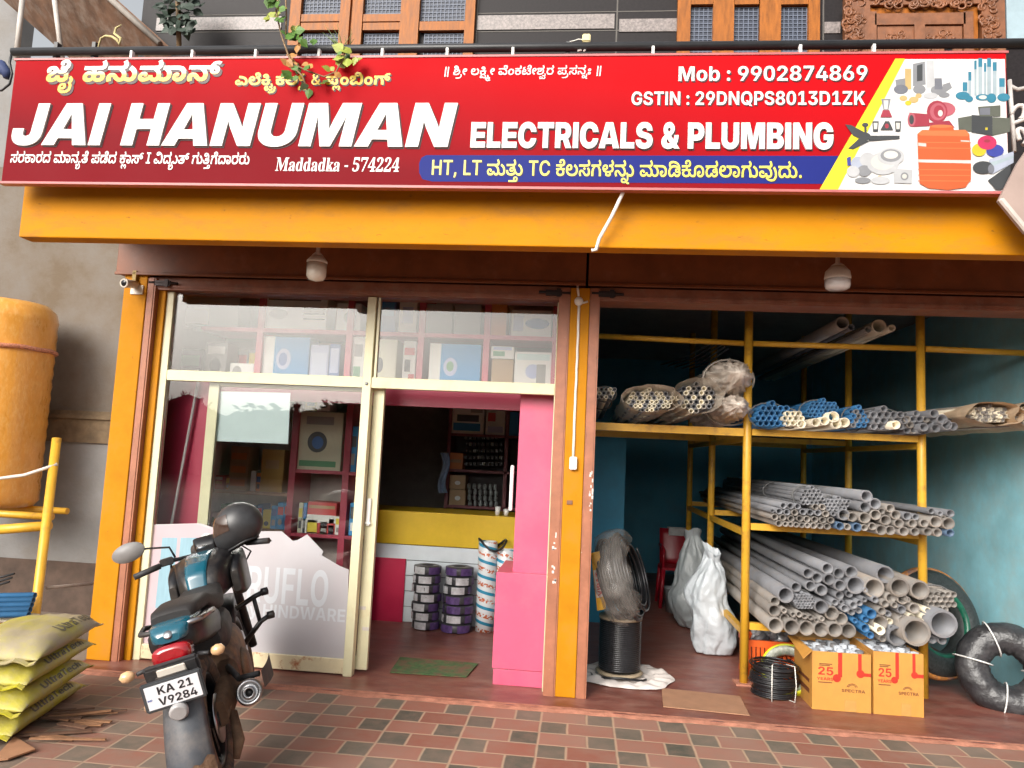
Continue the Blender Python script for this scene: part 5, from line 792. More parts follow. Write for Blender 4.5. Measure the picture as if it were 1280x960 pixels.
lt.build('lettering', M('film_letter', (.56, .58, .61), .4, var=.03, alpha=.95), fo_)

# fittings on the front: camera, bulbs, wiring
cc = thing('security_camera', 'small white bullet security camera at the top of the left orange pillar', 'camera', at(165, 355, Y=-.03))
k0 = at(170, 356, Y=-.01); k1 = at(157, 354, Y=-.12)
MB().cyl(k0, k1, .03, .033, 16).lathe([(.033, 0), (.037, .01), (.034, .02)], k1, 16, axis=k1-k0).build('body', M('ivory', (.7, .64, .55), .35), cc)
MB().lathe([(.001, .022), (.022, .0215), (.024, .02)], k1, 16, axis=k1-k0).build('lens', M('lens_black', (.01, .01, .012), .1), cc)
k2 = at(172, 360, Y=-.002); MB().box(k2.x-.05, k2.x+.05, -.012, -.001, k2.z-.05, k2.z+.02).tube([k2+V((0, 0, .02)), k0+V((0, 0, .0))], .012).build('bracket', M('ivory', (.7, .64, .55)), cc)
MB().box(k2.x-.035, k2.x-.005, -.03, -.001, k2.z+.03, k2.z+.13).build('junction_box', M('ochre_box', (.35, .22, .03), .5), cc)
def bulb(px, ptop, pbot, Y, wpx, label, fat):
    t_, b_ = at(px, ptop, Y=Y), at(px, pbot, Y=Y); s_ = (t_.z-b_.z); r_ = wpx/2*(Y-CAM.y)/F_PX
    o = thing('hanging_bulb', label, 'bulb', (t_.x, Y, t_.z)); c = (t_.x, Y, b_.z)
    MB().tube([(t_.x, Y, 3.2), (t_.x, Y, t_.z-.02)], .004, 6).build('cord', M('cord_white', (.6, .58, .55)), o)
    MB().lathe([(.012, s_), (.014, s_*.82), (r_*.5, s_*.74), (r_*.55, s_*.72)], c, 18).build('holder', M('holder_white', (.8, .78, .74), .4), o)
    if fat: pr = [(.001, 0), (r_*.7, .004), (r_*.92, s_*.06), (r_, s_*.14), (r_, s_*.32)]; pr2 = [(r_, s_*.32), (r_*1.04, s_*.36), (r_*.95, s_*.55), (r_*.55, s_*.715)]
    else: pr = [(.001, 0), (r_*.7, s_*.04), (r_*.95, s_*.14), (r_*.98, s_*.5)]; pr2 = [(r_*.98, s_*.5), (r_*1.0, s_*.56), (r_*.55, s_*.715)]
    MB().lathe(pr, c, 20).build('globe', M('globe_glass' if fat else 'globe_glass_warm', (.86, .88, .9) if fat else (.9, .86, .76), .15, var=.1, scale=20, coat=.6), o)
    MB().lathe(pr2, c, 20).build('collar', M('holder_white', (.68, .64, .6)), o)
bulb(398, 307, 352, -.45, 27, 'white faceted bulb hanging over the glass shopfront', False)
bulb(1047, 321, 363, -.45, 30, 'white dome bulb hanging over the pipe shop opening', True)
cd = thing('conduit_wire', 'white surface wire and switch running down the middle orange pillar', 'wiring', at(720, 480, Y=-.005))
p0, p1, p2 = at(723.5, 365, Y=-.008), at(724, 380, Y=-.008), at(716.5, 572, Y=-.008)
MB().box(0, 0, 0, 0, 0, 0) if False else None
wv = MB(); n_ = 14; wv.tube([p1.lerp(p2, i/n_)+V((rnd(-.002, .002), 0, 0)) for i in range(n_+1)], .0095, 8).tube([p0+V((-.012, 0, .05)), p0+V((0, 0, -.03))], .009, 6).tube([p1, at(735, 377, Y=-.008)], .007, 6)
wv.build('wire', M('wire_white', (.75, .72, .66), .5), cd)
MB().lathe([(.032, 0), (.032, .014), (.026, .02), (.001, .021)], at(723.5, 377, Y=-.001), 18, axis=(0, -1, 0)).build('junction_box', M('wire_white', (1, 1, 1)), cd)
s0 = at(716.5, 579, Y=-.001); MB().box(s0.x-.026, s0.x+.026, -.035, -.002, s0.z-.045, s0.z+.045, .005).build('switch_box', white, cd)
MB().box(s0.x-.009, s0.x+.009, -.042, -.0355, s0.z-.018, s0.z+.018, .003).build('switch', M('switch_ivory', (.7, .68, .62)), cd)
hx = at(712, 628, Y=-.004); MB().box(hx.x-.02, hx.x+.02, -.008, -.001, hx.z-.014, hx.z+.014).build('rusty_clip', M('rust', (.2, .1, .06), .8, var=.4), cd)
st = thing('hanging_wire', 'loose white wire end hanging from the red sign over the yellow fascia', 'wire', at(770, 262, Y=-1.0))
a = at(779, 240, Y=-1.05); b = at(741, 312, Y=-.97)
MB().tube([a+V((.005, .03, .05)), a, a.lerp(b, .4)+V((.008, 0, 0)), a.lerp(b, .8)+V((.004, 0, .0)), b+V((.02, 0, .0)), b+V((-.008, 0, -.005))], .011, 8).build('wire_strand', M('wire_white', (1, 1, 1)), st)
la = thing('small_lamp', 'small square yellowish lamp with loose wires above the black pipe rail', 'lamp', at(733, 50, Y=-.9))
p = at(733, 50, Y=-.95); MB().box(p.x-.025, p.x+.025, -.98, -.94, p.z-.025, p.z+.025, .006).build('body', M('lamp_yellow', (.7, .6, .3), .4), la)
MB().tube([p, p+V((-.05, 0, .005)), p+V((-.1, 0, -.012))], .004, 5).tube([p+V((0, 0, -.03)), p+V((-.02, -.06, -.1)), p+V((-.045, -.12, -.14))], .005, 5).tube([p+V((.01, 0, -.03)), p+V((-.0, -.06, -.1)), p+V((-.01, -.12, -.14))], .005, 5).build('wire', M('wire_white', (1, 1, 1)), la)
from mathutils import noise
# ---------------------------------------------------------------- inside the left shop
crim = M('crimson_laminate', (.36, .02, .06), .35, var=.06, scale=2)
pinkl = M('pink_laminate', (.62, .1, .185), .35, var=.08, scale=2, dirt=(.55, .16, .22, .5), dthr=.6, dsc=3)
shelfred = M('shelf_red', (.5, .05, .1), .4, var=.08)
shelfgrey = M('shelf_back', (.5, .46, .45), .7, var=.1)
pt_ = thing('laminate_portal', 'pink and crimson laminate lining standing inside the shopfront around the doorway', 'lining', (-1.7, .3, 0))
a, b = at(196, 560, Y=.34), at(262, 560, Y=.34)
MB().box(-3.36, b.x, .34, .4, 0, 2.12).build('side_panel', crim, pt_)
a, b = at(646, 600, Y=.24), at(692, 600, Y=.24)
MB().box(a.x, -.13, .24, .6, 0, 2.1).build('side_panel', pinkl, pt_, bevel=.004)
a = at(619, 760, Y=.2); MB().box(a.x, b.x-.02, .17, .8, .11, at(650, 717, Y=.17).z, ).box(a.x+.01, b.x-.02, .165, .169, .0, .108).build('cabinet', pinkl, pt_, bevel=.004)
MB().box(-3.3, -.13, .42, .48, 1.98, 2.12).build('header', crim, pt_)
sw_ = at(640, 610, Y=.3); MB().box(sw_.x-.018, sw_.x+.006, .3, .36, sw_.z-.17, sw_.z+.17, .006).build('switch_panel', white, pt_)
pl = thing('leaning_pole', 'thin grey pole leaning behind the left glass pane against the crimson panel', 'pole', at(215, 656, Y=.3))
MB().tube([at(249, 470, Y=.31), at(206, 700, Y=.27), at(190, 812, Y=.24)], .011, 8).build('rod', M('pole_grey', (.4, .37, .37), .4), pl)
# display shelf above the door
Y0 = .55
ds = thing('display_shelf', 'wide red edged display shelf full of cartons behind the upper glass panes', 'shelf', (-1.7, Y0, 2.1))
zb_, zm_ = zt1-.03, at(560, 417, Y=Y0).z
MB().box(-3.2, -.25, Y0, Y0+.4, zb_-.03, zb_).build('board', shelfred, ds); MB().box(-3.2, -.25, Y0, Y0+.4, zm_-.035, zm_).build('board', shelfred, ds)
MB().box(-3.2, -.25, Y0+.41, Y0+.43, zb_, 3.1).build('back_panel', shelfgrey, ds)
for x in (212, 324, 436, 526, 608, 694): p = at(x, 430, Y=Y0); MB().box(p.x-.025, p.x+.025, Y0-.004, Y0+.4, zb_+.001, 3.15).build('upright', shelfred, ds)
def col(r, g, b, nm=[0]): return M('carton_%d_%d_%d' % (r*100, g*100, b*100), (r, g, b), .5, var=.05)
def carton(label, x0, x1, ytop, Y, zbase, mats, prints=(), depth=.22, name='carton', cat='carton', group=None):
    """cardboard box standing on zbase whose front face covers x0..x1 up to ytop; prints are flat colour fields on the front in face fractions"""
    xm = (x0+x1)/2; a, b = at(x0, ytop, Y=Y), at(x1, ytop, Y=Y); zt = at(xm, ytop, Y=Y).z
    o = thing(name, label, cat, ((a.x+b.x)/2, Y, zbase), group)
    MB().box(a.x, b.x, Y, Y+depth, zbase+.001, zt, .004).build('box', mats, o)
    if prints:
        ml = []; pm = MB()
        for k, (u0, u1, v0, v1, mm, rd) in enumerate(prints):
            if mm not in ml: ml.append(mm)
            pm.mat(ml.index(mm)); X0, X1, Z0, Z1 = a.x+(b.x-a.x)*u0, a.x+(b.x-a.x)*u1, zbase+(zt-zbase)*v0, zbase+(zt-zbase)*v1; yy = Y-.001-.0006*k
            if rd: pm.add([((X0+X1)/2+(X1-X0)/2*math.cos(2*math.pi*i/20), yy, (Z0+Z1)/2+(Z1-Z0)/2*math.sin(2*math.pi*i/20)) for i in range(20)], [list(range(20))])
            else: pm.add([(X0, yy, Z0), (X1, yy, Z0), (X1, yy, Z1), (X0, yy, Z1)], [(0, 1, 2, 3)])
        pm.build('printing', ml, o)
    return o
wh, cr1, bl1, bl2, gy1, dk1, rd1, gn1, ye1, or1, tn1, lv1 = col(.74, .73, .7), col(.62, .6, .45), col(.02, .25, .55), col(.05, .14, .4), col(.3, .29, .28), col(.06, .06, .07), col(.55, .05, .05), col(.1, .3, .15), col(.7, .55, .05), col(.6, .2, .05), col(.4, .25, .12), col(.4, .45, .65)
Yb = Y0+.03
carton('grey carton with a dark round picture at the left of the lower display row', 258, 285, 428, Yb, zb_, gy1, [(.25, .75, .2, .6, dk1, 1), (.1, .9, .7, .9, wh, 0)])
carton('dark green carton at the far left of the lower display shelf row', 222, 254, 436, Yb, zb_, dk1, [(.1, .9, .45, .8, gn1, 0), (.1, .9, .1, .35, wh, 0)])
carton('low white carton with a small picture on the lower display shelf row', 288, 318, 454, Yb, zb_, wh, [(.1, .5, .15, .85, gy1, 1), (.6, .9, .2, .5, dk1, 0)])
carton('blue pump carton with a white end below the air conditioner box', 330, 388, 421, Yb, zb_, bl1, [(0, .25, 0, 1, wh, 0), (.3, .62, .3, .75, lv1, 1), (.36, .54, .38, .66, bl2, 1), (.7, .98, .02, .16, wh, 0), (.6, .7, .02, .1, rd1, 0), (.06, .18, .06, .2, dk1, 1)])
carton('pale violet carton between the blue pump box and a red upright', 389, 412, 431, Yb, zb_, lv1, [(.1, .9, .1, .8, col(.5, .55, .72), 0)])
carton('narrow deep blue carton beside the pale violet carton', 413, 426, 430, Yb, zb_, bl2, [(.1, .9, .3, .9, lv1, 0)])
carton('white carton with pale lettering left of the cream mullion on the lower display row', 441, 458, 421, Yb, zb_, wh, [(.2, .8, .6, .85, gy1, 0), (.2, .7, .1, .4, gn1, 0)])
carton('cream carton with a dark motor picture right of the cream mullion', 470, 497, 424, Yb, zb_, cr1, [(.05, .4, .3, .62, dk1, 1), (.5, .95, .05, .95, col(.66, .63, .5), 0)])
carton('white carton with red and black marks on the lower display row', 505, 521, 426, Yb, zb_, wh, [(.1, .9, .7, .85, rd1, 0), (.15, .6, .35, .6, dk1, 0), (.5, .95, .1, .3, rd1, 0)])
carton('large blue pump carton with white left end over the open doorway', 538, 602, 430, Yb, zb_, bl1, [(0, .22, 0, 1, wh, 0), (.28, .55, .3, .7, lv1, 1), (.34, .48, .4, .62, gn1, 1), (.6, .95, .03, .15, wh, 0), (.56, .7, .03, .12, rd1, 0), (.05, .16, .06, .2, rd1, 1)])
carton('brown carton under a flat white one on the right of the display shelf', 615, 642, 449, Yb, zb_, tn1)
carton('white carton with a pale blue pump picture ending the lower display row', 644, 690, 440, Yb, zb_, wh, [(.3, .7, .35, .7, lv1, 1), (.6, .85, .2, .7, gy1, 0), (.05, .95, .8, .95, col(.55, .68, .66), 0)])
carton('flat white and green carton lying on the brown carton', 614, 643, 433, Yb, at(628, 448.5, Y=Yb).z, wh, [(.1, .6, .2, .6, gn1, 0), (.1, .9, .7, .95, lv1, 0)])
ac = carton('white boxed appliance with dark slots on the upper row of the display shelf', 330, 410, 370, Yb, zm_, wh, [(.08, .9, .86, .92, dk1, 0), (.0, .62, .1, .7, col(.68, .68, .68), 0), (.64, .98, .6, .66, dk1, 0), (.64, .98, .45, .5, dk1, 0), (.64, .98, .3, .34, dk1, 0), (.1, .4, .3, .6, gy1, 1)])
carton('white carton with a round grey mark on the upper row left of the mullion', 422, 452, 379, Yb, zm_, wh, [(.3, .8, .3, .7, gy1, 1)])
carton('deep blue carton on the upper row right of the mullion', 474, 496, 374, Yb, zm_, bl2, [(.1, .9, .5, .9, bl1, 0)])
carton('white carton with a pale picture beside the deep blue upper carton', 500, 522, 376, Yb, zm_, wh, [(.2, .8, .3, .8, lv1, 0)])
carton('wide grey brown carton in the middle of the upper row', 534, 566, 380, Yb, zm_, gy1)
carton('second wide grey brown carton against the wooden tinted upright', 569, 602, 380, Yb, zm_, gy1)
carton('orange brown carton on the upper row near the right end', 615, 634, 380, Yb, zm_, or1)
carton('white carton with a blue machine picture at the right end of the upper row', 640, 690, 388, Yb, zm_, wh, [(.35, .95, .3, .7, bl2, 1), (.05, .3, .2, .8, lv1, 0)])
carton('grey wrapped carton at the left end of the upper row', 226, 300, 372, Yb, zm_, gy1, [(.05, .5, .1, .6, wh, 0)])
# paper sheet taped behind the door glass
pa = thing('paper_sheet', 'blank pale blue white sheet taped inside the sliding door glass', 'sheet', at(312, 555, Y=.2))
q = [at(x, y, Y=.192) for x, y in ((268, 489), (363, 491), (360, 555), (264, 551))]
MB().prism(q, (0, .002, 0)).build('paper', M('sheet_pale', (.62, .72, .74), .6, var=.04), pa)
# wall shelf seen through the door glass
WY = 1.3
ws = thing('wall_shelf', 'crimson framed goods shelf seen through the sliding door glass', 'shelf', (-2.4, WY, 0))
for x in (249, 366, 433): p = at(x, 580, Y=WY); MB().box(p.x-.03, p.x+.03, WY-.004, WY+.4, 0, 2.5).build('upright', M('post_crimson', (.38, .035, .07), .4), ws)
xa, xb, xc = at(249, 580, Y=WY).x+.031, at(366, 580, Y=WY).x, at(460, 580, Y=WY).x
zz = {}
for nm, x0, x1, py, mt in (('l1', xa, xb-.031, 614, M('board_tan', (.3, .16, .1), .5)), ('l2', xa, xb-.031, 660, M('board_tan', (.3, .16, .1))), ('r1', xb+.031, xc, 588, M('post_crimson', (1, 1, 1))), ('r2', xb+.031, xc, 668, M('post_crimson', (1, 1, 1))), ('r0', xb+.031, xc, 497, M('post_crimson', (1, 1, 1)))):
    z = at(310 if nm[0] == 'l' else 400, py, Y=WY).z; zz[nm] = z; MB().box(x0, x1, WY, WY+.4, z-.03, z).build('board', mt, ws)
MB().box(xa-.06, xc, WY+.41, WY+.43, 0, 2.5).build('back_panel', M('shelf_back_warm', (.5, .43, .4), .7), ws)
Yw = WY+.03
carton('cream pump carton with a dark blue motor picture behind the door glass', 373, 430, 515, Yw, zz['r1'], cr1, [(.25, .68, .3, .66, dk1, 1), (.35, .6, .36, .58, bl2, 1), (.2, .8, .78, .92, gy1, 0), (.1, .9, .06, .16, gn1, 0)])
carton('small lime and white carton on top of the cream pump carton', 382, 413, 493, Yw, at(400, 514, Y=Yw).z, wh, [(0, .5, 0, 1, col(.5, .6, .1), 0), (.1, .4, .3, .7, gn1, 0), (.6, .9, .2, .4, dk1, 1)])
carton('red and white carton stack beneath the cream pump carton behind the door', 385, 421, 628, Yw, zz['r2'], rd1, [(0, 1, .35, .6, wh, 0), (.05, .95, .8, .9, tn1, 0)])
carton('small red carton pile at the left of the goods shelf behind the door', 257, 281, 594, Yw, zz['l1'], rd1, [(.1, .9, .4, .6, or1, 0), (.4, .9, .7, .9, wh, 0)])
carton('tall brown carton stack in the middle of the goods shelf behind the door', 289, 312, 558, Yw, zz['l1'], tn1, [(.1, .9, .1, .25, or1, 0), (.1, .9, .4, .55, or1, 0), (.1, .9, .7, .85, or1, 0)])
carton('amber carton next to the red post of the goods shelf behind the door', 328, 356, 562, Yw, zz['l1'], col(.42, .25, .06), [(.2, .8, .55, .75, tn1, 0)])
carton('pale carton low behind the helmet inside the door glass', 252, 274, 640, Yw, zz['l2'], wh, [(.2, .8, .2, .7, gn1, 1)])
carton('yellow marked white carton low inside the door glass', 376, 398, 648, Yw-.0, zz['r2'], wh, [(.4, .95, .1, .9, ye1, 0)], depth=.2, name='carton')
random.seed(21)
def packrow(x0, x1, yb, yt, Y, zbase, wpx, label, group):
    """a row of small packs standing side by side on one board"""
    x = x0
    while x < x1-3:
        w = rnd(wpx*.7, wpx*1.3); pal = random.choice((wh, rd1, bl1, tn1, cr1, gn1, or1, lv1, gy1, bl2, ye1)); pal2 = random.choice((wh, dk1, ye1, bl2, rd1))
        t_ = yt+rnd(0, (yb-yt)*.35)
        carton(label, x, min(x+w, x1), t_, Y, zbase, pal, [(.1, .9, rnd(.5, .6), rnd(.75, .92), pal2, 0), (.2, .8, .15, .4, random.choice((wh, dk1, gy1)), random.random() < .4)], depth=.18, name='pack', cat='pack', group=group)
        x += w+.6
packrow(283, 288, 614, 592, Yw, zz['l1'], 6, 'small pack squeezed between the cartons on the left board behind the door', 'packs on the goods shelf')
packrow(314, 327, 614, 585, Yw, zz['l1'], 6, 'small pack squeezed between the cartons on the left board behind the door', 'packs on the goods shelf')
packrow(276, 360, 660, 628, Yw, zz['l2'], 9, 'small coloured pack on the low left board beside the helmet behind the door', 'packs on the goods shelf')
packrow(374, 384, 668, 628, Yw, zz['r2'], 6, 'small pack beside the red and white carton behind the door', 'packs on the goods shelf')
packrow(400, 430, 668, 640, Yw, zz['r2'], 8, 'small pack beside the yellow marked carton behind the door', 'packs on the goods shelf')
packrow(438, 456, 588, 530, Yw, zz['r1'], 9, 'tall warm coloured pack beside the right red post behind the door', 'packs on the goods shelf')
packrow(438, 456, 668, 612, Yw, zz['r2'], 9, 'pack on the lower right board beside the door stile', 'packs on the goods shelf')
packrow(286, 322, 452, 434, Yb+.2, zb_, 10, 'pack standing in the second row at the left of the lower display shelf', 'packs in the second row of the display shelf')
steelm = M('coil_wrap', (.5, .5, .52), .3, var=.25, scale=25); purple = M('wrap_purple', (.09, .05, .16), .4, var=.4, scale=30)
def wirecoil(label, c, r_, h, group, tw=0., white_=True):
    o = thing('wire_coil', label, 'wire coil', c, group); C_ = V(c)
    pr = [(r_*.42, .004), (r_*.75, 0), (r_*.96, h*.1), (r_, h*.3), (r_, h*.7), (r_*.96, h*.9), (r_*.75, h), (r_*.42, h-.004), (r_*.42, .004)]
    MB().lathe(pr, C_, 28, jit=.012).build('coil_body', M('coil_black', (.05, .05, .055), .4, var=.5, scale=40), o)
    wl = MB()
    for k in range(5):
        a0 = tw+k*1.257; wl.mat(k % 2)
        def fn(u, v, a0=a0): q = a0+u*(.95 if k != 2 else .5); rr = r_*(1.012+.006*math.sin(9*q)); return C_+V((rr*math.cos(q), rr*math.sin(q), h*(.1+.8*v)))
        wl.sheet(fn, 7, 1)
    wl.build('wrapper', [steelm if white_ else purple, purple], o); return o
CX, CYY = at(531, 780, Y=1.66), 1.66
names_l = ['lowest', 'second', 'third', 'fourth', 'fifth', 'sixth', 'topmost']
for k in range(7):
    wirecoil('wire coil in silver and purple wrapping, %s in the left coil stack' % names_l[k], (CX.x+rnd(-.012, .012), 1.66+rnd(-.01, .01), .002+k*.083), .128, .08, 'wire coils stacked by the counter', rnd(3.6, 4.6))
CX2 = at(570, 790, Y=1.64)
for k in range(7):
    wirecoil('wire coil in purple wrapping, %s in the right coil stack beside the striped roll' % names_l[k], (CX2.x+rnd(-.012, .012), 1.64+rnd(-.01, .01), .002+k*.084), .142 if k < 4 else .13, .081, 'wire coils stacked by the counter', rnd(3.6, 4.6), k in (1, 4, 5))
# counter
ct = thing('shop_counter', 'counter with yellow top band and white plank front inside the doorway', 'counter', (-1.2, 1.86, 0))
QY = 1.86
ca, cb_ = at(440, 700, Y=QY).x, at(646, 700, Y=QY).x; z1_, z2_ = at(550, 641, Y=QY).z, at(550, 683, Y=QY).z
MB().box(ca, cb_, QY+.004, QY+.55, 0, z2_).build('body', dark, ct)
for i in range(5):
    MB().box(ca, cb_, QY-.016, QY+.002, i*z2_/5+.004, (i+1)*z2_/5-.004).build('plank', M('plank_white', (.6, .64, .68), .45, var=.06), ct)
MB().box(ca-.02, cb_+.02, QY-.03, QY+.6, z2_+.003, z1_).build('top_band', M('counter_yellow', (.62, .4, .01), .35, var=.08), ct, bevel=.006)
a, b = at(462, 740, Y=QY-.03), at(505, 740, Y=QY-.03)
MB().box(a.x, b.x, QY-.034, QY-.018, .0, at(480, 697, Y=QY-.03).z).build('side_panel', M('panel_crimson', (.42, .008, .05), .4, var=.05), ct)
q = at(622, 641, Y=1.98); cp = thing('tea_cup', 'taller pale cup on the counter left of the shorter one', 'cup', (q.x, 1.98, z1_)); MB().lathe([(.02, 0), (.028, .08), (.026, .08), (.018, .004)], (q.x, 1.98, z1_), 14).build('cup', white, cp); cp = thing('tea_cup', 'shorter pale cup on the counter next to the pink panel', 'cup', (q.x+.085, 1.98, z1_)); MB().lathe([(.02, 0), (.03, .06), (.027, .06), (.018, .004)], (q.x+.085, 1.98, z1_), 14).build('cup', white, cp)
# pipe rolls in striped wrapping
stripe = bpy.data.materials.new('striped_wrap'); stripe.use_nodes = True; t = stripe.node_tree; N = t.nodes.new; L = t.links.new; B = t.nodes['Principled BSDF']
tcn = N('ShaderNodeTexCoord'); sx = N('ShaderNodeSeparateXYZ'); L(tcn.outputs['Object'], sx.inputs[0])
ang = mth_ = None
def mt2(op, a, b=None):
    n = N('ShaderNodeMath'); n.operation = op
    for i, x in enumerate((a, b)):
        if x is None: continue
        if isinstance(x, (int, float)): n.inputs[i].default_value = x
        else: L(x, n.inputs[i])
    return n.outputs[0]
an = mt2('ARCTAN2', sx.outputs[1], sx.outputs[0]); hz = mt2('FRACT', mt2('DIVIDE', mt2('ADD', mt2('MULTIPLY', an, .022), mt2('ADD', sx.outputs[2], 3.0)), .138))
nz = N('ShaderNodeTexNoise'); nz.inputs['Scale'].default_value = 55; nz.inputs['Detail'].default_value = 2; L(tcn.outputs['Object'], nz.inputs[0])
r1 = N('ShaderNodeValToRGB'); r1.color_ramp.interpolation = 'CONSTANT'; e = r1.color_ramp.elements
e[0].position = 0; e[0].color = (.02, .24, .4, 1); e[1].position = .2; e[1].color = (.66, .7, .72, 1); x = e.new(.45); x.color = (.5, .12, .04, 1); x = e.new(.72); x.color = (.66, .7, .72, 1)
L(hz, r1.inputs[0])
r2 = N('ShaderNodeValToRGB'); r2.color_ramp.interpolation = 'CONSTANT'; r2.color_ramp.elements[1].position = .5; L(nz.outputs['Fac'], r2.inputs[0])
mk = mt2('MULTIPLY', mt2('MULTIPLY', mt2('GREATER_THAN', hz, .45), mt2('LESS_THAN', hz, .72)), r2.outputs[0])
mx = N('ShaderNodeMix'); mx.data_type = 'RGBA'; L(mk, mx.inputs[0]); L(r1.outputs[0], mx.inputs[6]); mx.inputs[7].default_value = (.66, .7, .72, 1); L(mx.outputs[2], B.inputs['Base Color']); B.inputs['Roughness'].default_value = .35
for k, (px, pt, Y, lab) in enumerate(((605, 676, 1.72, 'white pipe roll with blue and red striped wrapping and a black cable loop on top'), (628, 686, 1.76, 'white pipe roll with blue stripes half hidden behind the pink cabinet'))):
    b = at(px, 790, Y=Y); z = at(px, pt, Y=Y).z; o = thing('pipe_roll', lab, 'pipe roll', (b.x, Y, 0), 'striped pipe rolls')
    MB().lathe([(.07, .0), (.086, .002), (.09, z*.3), (.088, z*.7), (.09, z-.01), (.08, z), (.07, z-.004), (.068, z-.06), (.001, z-.06)], (b.x, Y, 0), 22).build('wrapped_roll', stripe, o)
    if k == 0: MB().tube([V((b.x+.13*math.cos(a_)+.04, Y+.1*math.sin(a_), z-.03+.05*math.sin(a_*2+1))) for a_ in [i*.42 for i in range(15)]], .011, 6, closed=True).build('cable_loop', black, o)
mtm = thing('door_mat', 'flat worn green door mat on the red floor inside the doorway', 'mat', (-1, .5, 0))
q = [at(x, y, Z=.004) for x, y in ((500, 822), (598, 830), (583, 847), (487, 841))]
MB().prism(q, (0, 0, .006)).build('mat', M('green_mat', (.06, .13, .045), .9, var=.35, scale=30, dirt=(.18, .08, .055), dthr=.55, dsc=8, bump=.3), mtm)
# shelf at the back of the doorway
BY = 3.2
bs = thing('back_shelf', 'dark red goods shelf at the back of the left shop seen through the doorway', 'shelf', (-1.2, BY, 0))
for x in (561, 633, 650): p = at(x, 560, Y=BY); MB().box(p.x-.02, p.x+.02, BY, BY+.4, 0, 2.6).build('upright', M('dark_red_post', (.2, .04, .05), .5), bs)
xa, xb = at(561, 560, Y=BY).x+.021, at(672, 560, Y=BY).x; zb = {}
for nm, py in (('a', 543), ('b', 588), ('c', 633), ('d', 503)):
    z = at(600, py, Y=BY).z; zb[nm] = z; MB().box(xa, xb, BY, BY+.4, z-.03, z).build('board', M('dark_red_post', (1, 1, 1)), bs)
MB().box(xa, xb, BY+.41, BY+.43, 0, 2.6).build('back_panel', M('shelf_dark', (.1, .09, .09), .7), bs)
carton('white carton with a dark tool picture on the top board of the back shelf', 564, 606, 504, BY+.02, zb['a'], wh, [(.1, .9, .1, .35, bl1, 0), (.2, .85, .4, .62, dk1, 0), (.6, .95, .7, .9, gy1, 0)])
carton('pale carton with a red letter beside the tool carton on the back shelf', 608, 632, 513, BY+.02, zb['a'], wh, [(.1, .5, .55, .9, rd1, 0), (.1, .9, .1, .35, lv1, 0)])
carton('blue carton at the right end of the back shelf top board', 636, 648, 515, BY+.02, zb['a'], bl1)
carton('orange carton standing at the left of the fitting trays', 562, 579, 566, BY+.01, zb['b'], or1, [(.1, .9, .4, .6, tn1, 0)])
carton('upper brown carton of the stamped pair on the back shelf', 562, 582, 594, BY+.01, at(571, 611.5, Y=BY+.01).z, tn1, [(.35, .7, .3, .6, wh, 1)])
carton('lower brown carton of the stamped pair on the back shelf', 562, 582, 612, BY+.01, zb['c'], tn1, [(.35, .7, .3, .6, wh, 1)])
ft = thing('fitting_trays', 'rack of small dark fitting trays in rows on the middle board of the back shelf', 'trays', at(606, 588, Y=BY))
for i in range(5):
    for j in range(9):
        a = at(582+j*5.5, 549+i*8.2, Y=BY+.02); 
        if a.z < zb['b']+.001: continue
        MB().box(a.x-.018, a.x+.018, BY+.02+.03*i*0, BY+.2, a.z, a.z+.036, .004).build('tray', M('tray_dark', (.07, .075, .08), .5) if (i*7+j*3) % 5 else M('tray_pale', (.3, .32, .33), .5), ft)
for i in range(4):
    for j in range(6):
        a = at(587+j*6.6, 632-i*10, Y=BY+.06+.05*(i % 2)); o = None
        jar = MB().lathe([(.018, 0), (.021, .01), (.021, .045), (.014, .052), (.014, .062), (.001, .064)], (a.x, BY+.08, zb['c']+i*.0645), 10).build('jar', M('jar_grey', (.3, .33, .33), .35, var=.4, scale=30))
        tag(jar, 'small grey solvent jar in the stacked rows on the low board of the back shelf', 'jar', 'jars stacked on the back shelf')
gm = thing('hanging_cloth', 'pale blue and white cloth hanging beside the back shelf', 'cloth', at(555, 560, Y=3.0))
MB().sheet(lambda u, v: at(550+10*u+3*math.sin(v*6), 566+50*v, Y=3.05)+V((0, .03*math.sin(u*9+v*4), 0)), 8, 10).build('cloth', M('cloth_blue', (.25, .34, .5), .8, var=.3), gm)
# ---------------------------------------------------------------- the pipe rack
rack_y = M('rack_yellow', (.66, .36, .03), .4, var=.12, scale=6, dirt=(.3, .14, .04), dthr=.66, dsc=9)
rk = thing('pipe_rack', 'tall yellow steel rack with three shelves of pipes in the right shop', 'rack', (1.95, 2, 0))
RX0, RX1 = 1.285, 2.58; RY = (.65, 2.17, 3.6)
zl, zm2, zu, ztp = .455, 1.2, 1.925, 2.6
for i, y in enumerate(RY):
    for x in (RX0, RX1):
        MB().cyl((x, y, 0), (x, y, 3.2), .032, n=14).build('post', rack_y, rk)
    for z in (zl, zm2, zu):
        MB().box(RX0+.033, RX1-.033, y-.025, y+.025, z-.05, z).build('rail', rack_y, rk)
MB().tube([(.035, .68, ztp+.03), (RX0-.034, .655, ztp)], .022, 8).build('rail', rack_y, rk); MB().cyl((RX0+.034, .65, ztp), (RX1-.034, .65, ztp), .022).build('rail', rack_y, rk)
MB().cyl((RX1+.034, .65, ztp), (3.4, .65, ztp-.01), .024).mat(0).box(3.385, 3.409, .6, .7, ztp-.06, ztp+.04).build('rail', rack_y, rk)
for z in (zu,): 
    for y in RY[:2]: MB().box(.032, RX0-.034, y-.03, y+.03, z-.06, z).build('rail', rack_y, rk)
